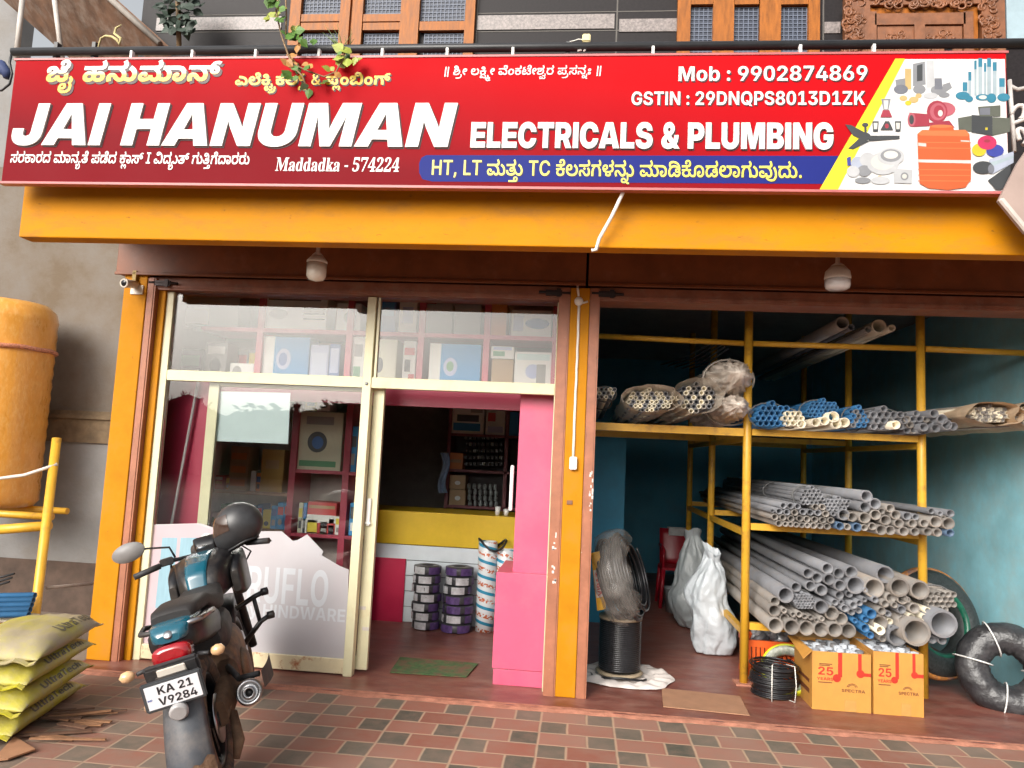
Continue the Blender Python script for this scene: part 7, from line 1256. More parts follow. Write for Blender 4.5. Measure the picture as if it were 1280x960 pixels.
# printed cartons
cm = M('carton_board', (.52, .25, .05), .6, var=.08, scale=6, dirt=(.42, .2, .05), dthr=.6, dsc=4); cmr = M('print_red', (.45, .03, .015), .5); cmb = M('print_brown', (.16, .05, .02), .5); cmi = M('carton_inside', (.4, .24, .1), .7)
CYF = .17
for k, (x0, x1, lab) in enumerate(((1015, 1089, 'orange carton with red 25 years print beside the low black cable coil'), (1092, 1155, 'narrower orange carton with red 25 years print beside the dark hose coil'))):
    a, b = at(x0, 893, Y=CYF), at(x1, 895, Y=CYF); zt = at((x0+x1)/2, 816, Y=CYF).z; Wd = b.x-a.x; D_ = .42; o = thing('printed_carton', lab[:200], 'carton', ((a.x+b.x)/2, CYF, 0), 'printed orange cartons')
    w_ = .006; s_ = MB().box(a.x, b.x, CYF, CYF+w_, .001, zt).box(a.x, b.x, CYF+D_-w_, CYF+D_, .001, zt).box(a.x, a.x+w_, CYF+w_+.0005, CYF+D_-w_-.0005, .001, zt).box(b.x-w_, b.x, CYF+w_+.0005, CYF+D_-w_-.0005, .001, zt).box(a.x+w_, b.x-w_, CYF+w_, CYF+D_-w_, .001, .008)
    s_.build('box', cm, o)
    if k == 0: MB().prism([(a.x, CYF, zt), (a.x, CYF+D_, zt), (a.x-.05, CYF+D_, zt-.0), (a.x-.06, CYF, zt-.06)], (0, 0, .004)).build('flap', cm, o)
    MB().prism([(a.x, CYF+D_, zt), (b.x, CYF+D_, zt), (b.x, CYF+D_+.03, zt+.05), (a.x, CYF+D_+.03, zt+.05)], (0, .004, 0)).build('flap', cmi, o)
    f = lambda u, v: (a.x+Wd*u, zt*v)
    pr = MB(); O_ = (0, CYF, 0)
    pr.text('n25', a.x+Wd*.1, a.x+Wd*.36, zt*.6, zt*.74, O=O_, depth=.001); pr.text('years', a.x+Wd*.08, a.x+Wd*.36, zt*.51, zt*.56, O=O_, depth=.001)
    pr.build('number_print', cmr, o); r_ = Wd*.07
    def dot(m_, u, v, e): (p, q) = f(u, v); m_.add([(p+r_*math.cos(t_), CYF-e, q+r_*math.sin(t_)) for t_ in [i*.3927 for i in range(16)]], [list(range(16))])
    def bar(m_, u0, u1, v0, v1): (p, q), (p2, q2) = f(u0, v0), f(u1, v1); m_.box(p, p2, CYF-.001, CYF-.0004, q, q2-.001)
    pr = MB(); bar(pr, .44, .51, .58, 1.); dot(pr, .42, .56, .0012); pr.build('pipe_print', cmr, o)
    pr = MB(); bar(pr, .78, .84, .68, 1.); bar(pr, .84, 1., .62, .68); dot(pr, .82, .66, .0013); pr.build('pipe_print', cmr, o)
    p2 = MB().text('spectra', a.x+Wd*.5, a.x+Wd*.9, zt*.335, zt*.385, O=O_, depth=.001)
    (p, q) = f(.68, .41); 
    for rr in (.09, .065): p2.tube([(p+Wd*rr*math.cos(t_), CYF-.001, q+Wd*rr*.8*math.sin(t_)) for t_ in [.25+i*.22 for i in range(13)]], .0022, 4)
    p2.build('maker_print', cmb, o); p2 = MB()
    for u0, u1, v in ((.12, .34, .79), (.12, .3, .765), (.1, .34, .475)): (pp0, qq), (pp1, _) = f(u0, v), f(u1, v); p2.box(pp0, pp1, CYF-.001, CYF-.0004, qq-.003, qq+.003)
    p2.build('small_print', cmb, o)
    MB().box(a.x+Wd*.55, a.x+Wd*.75, CYF-.0016, CYF-.0008, .002, zt*.2).build('tape', M('parcel_tape', (.5, .27, .08), .25), o)
    if k == 0:
        sp_ = MB()
        for z0, z1 in ((.3, .36), (.12, .2)): sp_.box(a.x-.001, a.x-.0003, CYF+.06, CYF+.3, zt*.1+z0*.4, zt*.1+z1*.4)
        sp_.build('side_print', cmb, o)
    nx, ny = 6 if k == 0 else 5, 6
    for i in range(nx):
        for j in range(ny):
            R_ = Wd/nx/2*.86; px_p = a.x+.008+(Wd-.016)*(i+.5)/nx; py_p = CYF+.012+(D_-.024)*(j+.5)/ny
            oo = MB().pipe((px_p, py_p, zt-.1), (px_p+rnd(-.004, .004), py_p, zt-.012+rnd(-.01, .018)), R_, R_*.8, 12).build('pipe_piece', M('piece_pale', (.45, .48, .52), .4, var=.3, scale=30) if (i+j) % 3 else PM['g'])
            tag(oo, 'short pipe piece standing in the %s orange carton' % ('first' if k == 0 else 'narrower'), 'pipe piece', 'pipe pieces in the cartons')
cbd = thing('cardboard_sheet', 'flat brown cardboard sheet lying on the red floor before the rack', 'cardboard', at(885, 885, Z=0))
q = [at(x, y, Z=.004) for x, y in ((827, 861), (925, 871), (937, 895), (829, 884))]
MB().prism(q, (0, 0, .006)).build('sheet', M('cardboard', (.36, .19, .11), .8, var=.12, scale=9, bump=.1), cbd)
# ---------------------------------------------------------------- motorcycle (built upright about its rear tyre's contact, then leaned on its stand)
bk_black = M('bike_black', (.012, .012, .014), .35, var=.3, scale=12, dirt=(.1, .08, .06, .6), dthr=.62, dsc=6); bk_matt = M('bike_matt', (.025, .025, .027), .6, var=.3, scale=18, dirt=(.12, .09, .07, .6), dthr=.6, dsc=7)
bk_teal = M('bike_teal', (.004, .085, .13), .22, var=.08, coat=.8); bk_steel = M('bike_steel', (.4, .4, .41), .3, metal=1., var=.2); tyre = M('tyre_rubber', (.03, .028, .027), .8, var=.3, scale=20, dirt=(.22, .12, .07), dthr=.56, dsc=9, bump=.3)
mudg = M('mudguard_grey', (.06, .065, .075), .55, var=.25, scale=14, dirt=(.15, .13, .12, .7), dthr=.55, dsc=9); mudm = M('dried_mud', (.15, .085, .05), .9, var=.35, scale=16, bump=.5); seatm = M('seat_black', (.018, .016, .016), .6, var=.25, bump=.2, bscale=120)
redl = M('tail_red', (.3, .006, .012), .12, var=.15, scale=40, coat=1.); amber = M('indicator_amber', (.66, .42, .22), .2, coat=.8)
enginem = M('engine_dirty', (.1, .07, .055), .6, var=.4, scale=14, dirt=(.27, .15, .08), dthr=.5, dsc=9, bump=.3)
LEAN, YAW = RAD(17), RAD(20)
mc = thing('motorcycle', 'teal and black motorcycle with muddy rear mudguard parked facing the glass shopfront', 'motorcycle', (-1.66, -1.66, -.012), rot=(0, -LEAN, YAW))
ROOT[mc.name] = V((0, 0, 0))
def wheel(y, R_, w, sy=0.):
    c = (0, y, R_)
    t_ = MB(); pr = [(R_-.09, -w*.36), (R_-.05, -w*.5), (R_-.015, -w*.42), (R_, -w*.18), (R_, w*.18), (R_-.015, w*.42), (R_-.05, w*.5), (R_-.09, w*.36), (R_-.09, -w*.36)]
    o = t_.lathe(pr, c, 40, axis=(1, 0, 0)).build('wheel', tyre, mc)
    r_ = MB().lathe([(R_-.115, -w*.3), (R_-.088, -w*.34), (R_-.088, w*.34), (R_-.115, w*.3), (R_-.115, -w*.3)], c, 32, axis=(1, 0, 0))
    for k in range(5):
        q = k*2*math.pi/5; d = V((0, math.cos(q), math.sin(q))); e = V((0, -math.sin(q), math.cos(q)))
        r_.obox(V(c)+d*(R_-.12)*.55, V((w*.16, 0, 0)), d*(R_-.12)*.55, e*.018)
    r_.cyl((-w*.5, y, R_), (w*.5, y, R_), .04, n=16); r_.build('rim', bk_black, o)
    MB().lathe([(.06, 0), (.115, 0), (.115, .006), (.06, .006)], (w*.42, y, R_), 28, axis=(1, 0, 0)).build('brake_disc', bk_steel, o)
wheel(0, .312, .14); wheel(1.33, .3, .1)
def loft(name, secs, mat_, parent, n=20, pw=2.6, local=True):
    """body lofted through cross sections (y, z, half width, half height) with squarish ovals"""
    m_ = MB(); vs = []
    for (y, z, a, b) in secs:
        for j in range(n):
            q = 2*math.pi*j/n; cx, sx_ = math.cos(q), math.sin(q)
            vs.append(V((a*math.copysign(abs(cx)**(2/pw), cx), y, z+b*math.copysign(abs(sx_)**(2/pw), sx_))))
    k = len(secs); m_.smooth = True; m_.add(vs, [(i*n+j, i*n+(j+1) % n, (i+1)*n+(j+1) % n, (i+1)*n+j) for i in range(k-1) for j in range(n)]); m_.smooth = False
    m_.add(vs[:n], [list(range(n))]); m_.add(vs[-n:], [list(range(n))]); return m_.build(name, mat_, parent)
# tail, seat, tank
loft('tail_cowl', [(-.3, .79, .05, .03), (-.27, .785, .095, .055), (-.1, .77, .125, .075), (.15, .74, .135, .085), (.32, .7, .12, .09)], bk_black, mc, 20, 4)
tc_ = loft('tail_panel', [(-.322, .803, .045, .016), (-.3, .812, .072, .034), (-.24, .826, .092, .036), (-.1, .83, .1, .03), (-.02, .83, .098, .026)], bk_teal, mc, 20, 4)
MB().lathe([(.001, .004), (.017, .004), (.02, 0)], (0, -.318, .82), 18, axis=(0, -.8, .6)).build('emblem', bk_steel, tc_)
loft('seat', [(-.2, .86, .085, .03), (-.1, .872, .105, .035), (.12, .862, .12, .04), (.2, .83, .13, .05), (.38, .8, .14, .05), (.58, .81, .115, .05), (.64, .83, .1, .04)], seatm, mc, 24, 3.6)
loft('side_panel', [(.1, .66, .13, .06), (.3, .64, .15, .1), (.5, .66, .14, .1)], bk_matt, mc)
loft('fuel_tank', [(.6, .83, .075, .04), (.63, .85, .1, .08), (.72, .87, .135, .11), (.86, .89, .165, .125), (1.0, .9, .16, .11), (1.1, .88, .11, .08)], bk_black, mc, 24, 4.2)
_tp = [(.588, .845), (.618, .935), (.7, .985), (.8, 1.014), (.9, 1.024), (.96, 1.02)]
def tankp(u, v):
    k = min(4, int(v*5)); f = v*5-k; y = _tp[k][0]+(_tp[k+1][0]-_tp[k][0])*f; z = _tp[k][1]+(_tp[k+1][1]-_tp[k][1])*f
    return V((-.012+(.05+.03*v)*(u*2-1), y, z-.006*(u*2-1)**2))
tp_ = MB().sheet(tankp, 6, 20).build('tank_panel', bk_teal, mc); md = tp_.modifiers.new('thick', 'SOLIDIFY'); md.thickness = .012
for s in (-1, 1): loft('tank_shroud', [(.74, .82, .02, .06), (.86, .83, .04, .11), (1.02, .85, .05, .13), (1.18, .88, .025, .07)], bk_black, mc, 16, 5).location = (s*.17, 0, 0)
MB().lathe([(.001, .012), (.03, .012), (.034, 0)], (0, .93, 1.042), 18).build('fuel_cap', bk_steel, mc)
# rear light, plate, mudguard
tl_ = loft('tail_light', [(-.352, .735, .05, .026), (-.34, .735, .078, .042), (-.28, .735, .085, .045)], redl, mc, 18, 3)
pr_ = MB(); pr_.obox((0, -.36, .668), V((.11, 0, 0)), V((0, .02, .006)), V((0, -.02, .05)), .01).obox((0, -.39, .61), V((.075, 0, 0)), V((0, .02, 0)), V((0, -.01, .06)), .01); pr_.build('plate_bracket', bk_matt, mc)
MB().obox((0, -.392, .683), V((.058, 0, 0)), V((0, .004, .001)), V((0, -.006, .018)), .004).build('reflector', M('reflector_pale', (.72, .66, .58), .3), mc)
pu = V((0, -.2, .98)).normalized(); pn_ = V((0, -.98, -.2)).normalized(); pc = V((0, -.425, .605))
pl_ = MB().obox(pc, V((.122, 0, 0)), pn_*.007, pu*.067, .006).build('number_plate', M('plate_frame', (.05, .055, .06), .5), mc)
MB().obox(pc+pn_*.0085, V((.107, 0, 0)), pn_*.0012, pu*.052).build('plate_face', M('plate_white', (.74, .75, .78), .4, var=.05), pl_)
tx = MB(); O_ = pc+pn_*.0098
tx.text('plate1', -.058, .08, .007, .043, O=O_, ux=(1, 0, 0), uz=pu, nrm=pn_, depth=.0012); tx.text('plate2', -.064, .088, -.043, -.007, O=O_, ux=(1, 0, 0), uz=pu, nrm=pn_, depth=.0012); tx.build('plate_lettering', M('ink_black', (.015, .015, .018), .5), pl_)
MB().text('ind', -.104, -.086, -.012, -.004, O=O_, ux=(1, 0, 0), uz=pu, nrm=pn_, depth=.001).build('small_lettering', M('plate_blue', (.1, .16, .4), .5), pl_)
MB().lathe([(.001, -.02), (.035, -.016), (.04, .01), (.03, .02)], (0, -.415, .515), 16, axis=(0, -.9, -.3)).build('plate_lamp', M('lamp_grey', (.35, .34, .34), .35), mc)
# rear mudguard: hangs behind the tyre from the plate down to a muddy lip
def fend2(u, v):
    x = u*2-1; y = -.33-.12*math.sin(v*1.9)-.02*v; z = .58-.36*v; w = .08+.02*v; return V((w*x, y+.05*x*x, z))
fo2 = MB().sheet(fend2, 12, 16).build('mudguard', mudg, mc); md = fo2.modifiers.new('thick', 'SOLIDIFY'); md.thickness = .006
def mudf(u, v):
    x = u*2-1; top = .8+.1*noise.noise(V((u*5, 3, 1))); vv = top+(1.0-top)*v; p = fend2(u, vv); n_ = noise.noise(V((u*9, v*5, 4))); return p+V((0, -.006-.012*max(0, n_), 0))
md2 = MB().sheet(mudf, 18, 8).build('mud_crust', mudm, fo2)
for s in (-1, 1):
    i_ = MB().tube([(s*.1, -.3, .7), (s*.15, -.33, .695)], .009, 8).build('indicator_stalk', bk_matt, mc)
    MB().lathe([(.001, -.03), (.018, -.022), (.026, 0), (.02, .022), (.001, .034)], (s*.185, -.335, .698), 16, axis=(s, -.15, .06)).build('indicator', amber, i_)
    MB().tube([(s*.13, .1, .8), (s*.155, -.05, .83), (s*.13, -.22, .835), (s*.06, -.27, .835)], .012, 8).build('grab_rail', bk_steel if s > 0 else bk_matt, mc)
# frame, engine, exhaust, swing arm
loft('engine', [(.42, .4, .11, .12), (.5, .42, .13, .16), (.75, .42, .14, .17), (.9, .42, .12, .14), (.98, .46, .09, .1)], enginem, mc, 18, 3.2)
cs = MB().lathe([(.001, .03), (.08, .03), (.1, .018), (.11, 0)], (.13, .62, .36), 24, axis=(1, 0, 0)).build('clutch_cover', enginem, mc)
for s in (-1, 1): MB().tube([(s*.09, 0, .312), (s*.09, .25, .34), (s*.08, .46, .4)], [.024, .028, .03], 8).build('swing_arm', enginem, mc)
MB().tube([(0, .2, .72), (0, .32, .42)], .035, 12).build('shock_absorber', mudm, mc)
ex = MB().tube([(.1, .9, .32), (.12, .7, .2), (.145, .45, .24), (.165, .3, .31)], .022, 10).tube([(.175, .3, .31), (.222, -.0, .385), (.235, -.1, .41)], [.05, .062, .058], 18).build('exhaust', M('muffler_dirty', (.09, .08, .075), .5, var=.4, scale=14, dirt=(.28, .17, .1), dthr=.54, dsc=10), mc)
ed_ = V((.005, -.1, .022)).normalized(); ec_ = V((.235, -.1, .41))
MB().lathe([(.058, 0), (.06, .008), (.046, .014), (.044, .004), (.026, .004), (.026, .03), (.019, .03), (.018, .0)], ec_, 24, axis=ed_).build('muffler_end', bk_steel, ex)
MB().lathe([(.019, .002), (.001, .0021)], ec_, 16, axis=ed_).build('muffler_hole', black, ex)
MB().sheet(lambda u, v: V((.285+.01*math.sin(u*3), .5-.45*u, .36+.05*u+.12*(v-.5)*(1-.3*u))), 8, 4).build('heat_shield', bk_matt, ex)
for s in (-1, 1):
    MB().tube([(s*.1, .3, .46), (s*.17, .12, .43)], .016, 8).tube([(s*.17, .12, .43), (s*.27, .1, .43)], .015, 8).build('pillion_peg', M('peg_muddy', (.3, .18, .11), .7, var=.3) if s < 0 else bk_matt, mc)
cg = MB().tube([(.1, .98, .62), (.22, 1.0, .66), (.27, 1.0, .67)], .016, 8).tube([(.1, .98, .4), (.22, 1.0, .5), (.275, 1.0, .52)], .016, 8).tube([(.21, 1.0, .655), (.215, 1.0, .5)], .013, 8).lathe([(.001, -.025), (.024, -.02), (.024, .02), (.001, .025)], (.28, 1.0, .672), 14, axis=(1, 0, 0)).lathe([(.001, -.025), (.024, -.02), (.024, .02), (.001, .025)], (.285, 1.0, .522), 14, axis=(1, 0, 0)); cg.build('crash_guard', bk_black, mc)
MB().tube([(-.1, .45, .3), (-.28, .3, .02)], .013, 8).build('side_stand', bk_matt, mc)
loft('chain_case', [(-.02, .33, .03, .06), (.15, .34, .045, .08), (.4, .38, .06, .1)], mudm, mc, 14, 3).location = (.075, 0, 0)
MB().tube([(.12, .05, .3), (.14, -.08, .2), (.12, -.12, .14)], [.02, .028, .016], 8).build('brake_caliper', mudm, mc)
# front end
for s in (-1, 1): MB().tube([(s*.1, 1.33, .3), (s*.1, 1.12, .92)], .026, 12).build('fork', bk_black, mc)
loft('headlight_cowl', [(1.08, .97, .07, .05), (1.16, .98, .11, .08), (1.28, .93, .1, .1), (1.36, .9, .05, .06)], bk_matt, mc, 20, 5)
loft('instrument_panel', [(1.05, 1.02, .05, .02), (1.1, 1.05, .075, .045), (1.2, 1.04, .07, .04)], bk_black, mc, 20, 6)
loft('front_mudguard', [(1.12, .5, .05, .04), (1.2, .6, .06, .03), (1.36, .64, .06, .03), (1.52, .58, .05, .03)], bk_black, mc)
hb = MB().tube([(-.36, .9, .985), (-.2, .97, 1.01), (-.1, 1.05, 1.0), (.1, 1.05, 1.0), (.2, .97, 1.01), (.36, .9, .985)], .012, 8).build('handlebar', bk_black, mc)
for s in (-1, 1):
    MB().tube([(s*.25, .945, 1.0), (s*.385, .888, .981)], .0185, 12).build('grip', bk_matt, hb)
    MB().tube([(s*.2, 1.0, 1.005), (s*.27, 1.0, .99), (s*.39, .96, .97)], [.009, .008, .007], 6).build('lever', bk_black, hb)
    MB().obox((s*.215, .97, 1.012), V((.035, -.015*s, 0)), V((.008*s, .02, 0)), V((0, 0, .022)), .006).build('switch_block', bk_matt, hb)
mi = MB().tube([(-.17, 1.0, 1.02), (-.19, 1.0, 1.09), (-.3, .96, 1.12), (-.36, .95, 1.125)], .007, 6).build('mirror_stem', bk_black, mc)
MB().lathe([(.001, -.016), (.05, -.012), (.062, 0), (.06, .006), (.001, .007)], (0, 0, 0), 24, axis=(0, -1, 0)).build('mirror', [M('mirror_face', (.2, .19, .185), .45, var=.25)], mi)
mo = [o for o in bpy.data.objects if o.name == 'mirror'][-1]; mo.location = (-.4, .945, 1.125); mo.scale = (1.5, 1, .92); mo.rotation_euler = (0, RAD(-8), 0)
cbm = MB().tube([(-.2, 1.0, 1.0), (-.22, 1.02, .9), (-.16, 1.05, .78), (-.08, 1.1, .8)], .006, 6).tube([(.2, 1.0, 1.0), (.25, 1.06, .93), (.14, 1.1, .8)], .006, 6); cbm.build('control_cable', bk_black, mc)
M_BIKE = Matrix.LocRotScale(mc.location, mc.rotation_euler, None)
# helmet hung over the right grip
hc = M_BIKE @ V((.23, .94, 1.12)); hm = thing('helmet', 'matt black full face helmet resting on the motorcycle handlebar', 'helmet', hc)
fx = V((-.86, -.34, -.4)).normalized(); uz_ = V((-.38, 0, .92)); uz_ = (uz_-fx*uz_.dot(fx)).normalized(); rx_ = fx.cross(uz_)
def hp_(u, v):
    q = 2*math.pi*u; ph = math.pi*(.02+.8*v); r_ = math.sin(ph); a, b = .145, .112
    front = max(0, math.cos(q)); low = max(0, v-.55)/.45
    x = a*r_*math.cos(q)*(1+.42*front*low); return hc+fx*x+rx_*(b*r_*math.sin(q))+uz_*(.135*math.cos(ph)-.02*low*front)
MB().sheet(hp_, 40, 26).build('shell', M('helmet_black', (.03, .03, .032), .36, var=.2, scale=20), hm)
MB().sheet(lambda u, v: hp_(-.2+.4*u, .36+.3*v)+(hp_(-.2+.4*u, .36+.3*v)-hc).normalized()*.004, 16, 10).build('visor', M('visor_dark', (.05, .028, .02), .1, coat=.6), hm)
MB().tube([hp_(i/30, .985)+(hp_(i/30, .985)-hc)*.01 for i in range(30)], .008, 6, closed=True).build('rim_trim', blackp, hm)
MB().sheet(lambda u, v: hp_(.2+.1*u, .33+.06*v)+(hp_(.2+.1*u, .33+.06*v)-hc)*.03, 6, 3).build('side_decal', M('decal_grey', (.09, .09, .1), .4), hm)

# ---------------------------------------------------------------- cement bags
bagm = M('bag_yellow', (.46, .41, .01), .5, var=.12, scale=5, dirt=(.36, .31, .2, .8), dthr=.58, dsc=3.5, bump=.45, bscale=30, dirt2=(.36, .34, .3), d2thr=.66, d2sc=14)
bagt = M('bag_dusty', (.44, .39, .045), .6, var=.12, scale=5, dirt=(.36, .3, .22, .9), dthr=.47, dsc=3, bump=.3, bscale=22); bagi = M('bag_ink', (.12, .11, .07), .6, var=.3)
def bag(label, c, ang, Lx, Ly, H, seed, mat_=None, text=None, tilt=(0, 0)):
    o = thing('cement_bag', label, 'cement bag', c, 'stacked yellow cement bags'); c = V(c); ca, sa = math.cos(ang), math.sin(ang); dx = V((ca, sa, tilt[0])); dy = V((-sa, ca, tilt[1]))
    def surf(a, b, top, off=0.):
        f = (max(0, 1-abs(a)**3.2))**.55*(max(0, 1-abs(b)**3.4))**.5*(1-.3*abs(a)**4*(.5+.5*math.sin(b*15+seed))); pin = 1-.1*(1-abs(b)**2)*abs(a)**4*0-.07*abs(a)**6*(1-b*b)
        n_ = noise.noise(V((a*2.6, b*2.6, seed)))*.12+noise.noise(V((a*6, b*6, seed+3)))*.08-abs(noise.noise(V((a*3.5+b, b*5, seed+7))))*.12
        z = H*.5*f*(1+n_)*(1 if top else -1)
        droop = -.03*(a*a)**2
        return c+dx*(a*Lx/2*(1+.03*n_*4))*pin+dy*(b*Ly/2*(1-.05*a**4))+V((0, 0, H*.5+z+droop+off*(1 if top else -1)))
    k = 26
    m_ = MB().sheet(lambda u, v: surf(math.sin((u-.5)*math.pi), math.sin((v-.5)*math.pi), True), k, k-6).sheet(lambda u, v: surf(math.sin((u-.5)*math.pi), math.sin((v-.5)*math.pi), False), k, k-6)
    m_.build('bag', mat_ or bagm, o)
    for s in (-1, 1):
        se = MB(); P = [surf(s*1.0, -1+2*i/12, True)+dx*s*.012+V((0, 0, .012*math.sin(i*1.7+seed))) for i in range(13)]; Q = [p+dx*s*.028+V((0, 0, -.008)) for p in P]
        se.add(P+Q, [(i, i+1, 14+i, 13+i) for i in range(12)])
        so = se.build('stitched_end', mat_ or bagm, o); md = so.modifiers.new('thick', 'SOLIDIFY'); md.thickness = .006
    if text:
        b0, b1, a0, a1, top = text; t_ = MB().text('ultra', a0, a1, b0, b1, O=(0, 0, 0), ux=(1, 0, 0), uz=(0, 1, 0), nrm=(0, 0, 1), depth=.001)
        t_.v = [surf(p.x, max(-.98, min(.98, p.y)), top, .004+p.z) for p in t_.v]; t_.build('lettering', bagi, o)
    return o
random.seed(5)
A0 = RAD(102); dA = V((math.cos(A0), math.sin(A0), 0)); nA = V((-math.sin(A0), math.cos(A0), 0))
E1 = V((-2.9, -1.45, 0))
nm = ('bottom', 'second', 'third', 'top')
for k in range(4):
    off = (.02, -.02, .03, .0)[k]; c = E1+dA*(.40+.03*(k % 2)+off)+nA*(.24+off*.5-.02*k)
    bag('yellow cement bag, %s layer of the stack nearest the motorcycle' % nm[k], (c.x, c.y, -.012+k*.128), A0+rnd(-.04, .04), .84, .47, .155, k*3.1, bagt if k == 3 else bagm, (-.9, -.62, -.25, .8, True) if k == 3 else (-.99, -.86, -.5, .6, True))
for k in range(3):
    c = E1+dA*(.02+.05*k)+nA*(.74-.03*k)
    bag('yellow cement bag, %s layer of the pile cut by the left picture edge' % ('bottom', 'middle', 'top')[k], (c.x, c.y, -.012+k*.13), A0+rnd(-.06, .06), .84, .47, .16, 20+k*2.3, bagt if k == 2 else bagm, (-.88, -.6, -.7, .3, True))
sc1 = thing('wood_scraps', 'loose heap of broken wood strips lying on the paving beside the cement bags', 'scraps', at(95, 905, Z=-.01))
for k in range(16):
    p = at(rnd(50, 125), rnd(888, 928), Z=.0); an_ = rnd(-.1, .5); L_ = rnd(.06, .2); d = V((math.cos(an_), math.sin(an_), rnd(-.05, .05)))*L_; 
    MB().obox(p+V((0, 0, rnd(.0, .02))), d, V((-math.sin(an_), math.cos(an_), 0))*rnd(.006, .02), V((0, 0, .004))).build('strip', [M('wood_strip', (.28, .14, .07), .8, var=.4), M('wood_strip_dark', (.12, .06, .035), .8, var=.4)][k % 2], sc1)
pt2 = thing('cardboard_scrap', 'flat orange brown cardboard piece at the lower left in front of the bags', 'cardboard', at(25, 935, Z=0))
MB().prism([at(x, y, Z=0) for x, y in ((-10, 952), (18, 922), (44, 938), (10, 950))], (0, 0, .008)).build('piece', M('tile_orange', (.38, .19, .1), .8, var=.15), pt2)

# ---------------------------------------------------------------- yellow stand with wrapped tanks, pipes at the far left
ls = thing('yellow_stand', 'yellow steel stand holding the orange wrapped tank at the left edge', 'stand', (-4.6, .6, 0))
p0, p1 = at(71, 548, Y=.62), at(40, 800, Y=.3); ph = V((p1.x-.012, p1.y, 0))
MB().tube([V((p0.x, p0.y, p0.z)), V((p1.x, p1.y, p1.z)), V((p1.x+(p1.x-p0.x)*.3, p1.y+.0, -.06))], .036, 14).build('post', rack_y, ls)
a = at(62, 657, Y=.52); MB().tube([a, at(-40, 665, Y=.5)], .04, 12).build('rail', rack_y, ls); 
MB().tube([at(58, 735, Y=.45), at(122, 729, Y=1.3)], .014, 8).build('stay_rod', M('stay_pale', (.36, .3, .26), .6), ls)
MB().tube([a+V((-.06, .1, .06)), a+V((-1.2, .1, .06))], .03, 8).tube([a+V((-.3, .6, .06)), a+V((-1.2, .6, .06))], .03, 8).build('bearer', rack_y, ls)
wo = M('orange_wrap', (.74, .33, .05), .3, var=.1, scale=3, stretch=(3, 3, 1.4), coat=.4, dirt=(.8, .52, .2, .45), dthr=.58, dsc=12, dsoft=.1, bump=.25, bscale=14)  # paler upright streaks put the film's highlights into the colour
tk = thing('wrapped_tank', 'tall orange plastic film wrapped tank standing on the yellow stand', 'tank', at(0, 650, Y=.9))
tcx = at(-12, 560, Y=.95); tz0, tz1 = a.z+.09, at(0, 377, Y=.95).z; R_ = .42
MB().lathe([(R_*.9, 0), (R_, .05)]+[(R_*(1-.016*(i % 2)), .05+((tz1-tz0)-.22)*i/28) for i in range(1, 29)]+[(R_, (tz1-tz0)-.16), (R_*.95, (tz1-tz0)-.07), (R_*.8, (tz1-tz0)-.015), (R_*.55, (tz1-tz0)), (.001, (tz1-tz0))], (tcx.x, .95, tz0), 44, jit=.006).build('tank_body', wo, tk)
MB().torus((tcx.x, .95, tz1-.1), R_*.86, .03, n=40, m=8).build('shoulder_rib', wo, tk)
tp = MB()
zt_ = at(0, 430, Y=.6).z
tp.tube([V((tcx.x+R_*1.008*math.cos(t_), .95+R_*1.008*math.sin(t_), zt_+.004*math.sin(t_*9))) for t_ in [i*2*math.pi/40 for i in range(40)]], .022, 6, closed=True)
tp.build('printed_band', M('band_print', (.5, .2, .12), .4, var=.5, scale=60), tk)
for dx in (-.22, -1.9): MB().tube([V((p1.x+dx, .42, at(30, 788, Y=.1).z-.035)), V((p1.x+dx, -.14, at(30, 788, Y=.1).z-.035))], .022, 8).build('bearer', rack_y, ls)
MB().tube([V((p1.x, p1.y+.06, at(30, 788, Y=.1).z-.04)), V((p1.x-2.1, .4, at(30, 788, Y=.1).z-.04))], .026, 8).build('rail', rack_y, ls)
for yy in (.42, 1.2): MB().tube([V((a.x-1.5, yy, a.z+.3)), V((a.x-1.5, yy, -.06))], .036, 12).build('post', rack_y, ls)
ss = thing('white_strap', 'white strap tied round the orange tank to the yellow post', 'strap', at(40, 590, Y=.5))
MB().tube([at(72, 580, Y=.57), at(55, 586, Y=.52), at(30, 594, Y=.49), at(0, 598, Y=.48), at(-30, 598, Y=.48)], .014, 6).build('strap', M('strap_white', (.62, .56, .5), .6), ss)
for k in range(5):
    y = 744+k*6; pa_, pb_ = at(44-k*2, y, Y=.15-.05*k), at(-60, y+2, Y=.15-.05*k); pb_ = pa_+(pb_-pa_).normalized()*2.6
    tag(MB().pipe(pa_, pb_, .022, .017, 12).build('pipe', PM['b']), 'blue pipe in the low sheaf lying beside the yellow post', 'pipe', 'blue pipes at the left edge')
for k in range(3):
    y = 775+k*4; pa_ = at(50-k*5, y-5, Y=.12-.05*k); tag(MB().pipe(pa_, pa_+V((-2.4, 0, -.02)), .016, .012, 10).build('pipe', PM['w']), 'cream pipe lying under the blue pipes by the cement bags', 'pipe', 'cream pipes at the left edge')
for k in range(3):
    tag(MB().tube([at(18-k*3, 717+k*5, Y=.3), at(-50, 735+k*5, Y=.3)], .009, 6).build('rod', black), 'thin dark rod above the blue pipes at the left edge', 'rod', 'dark rods at the left edge')

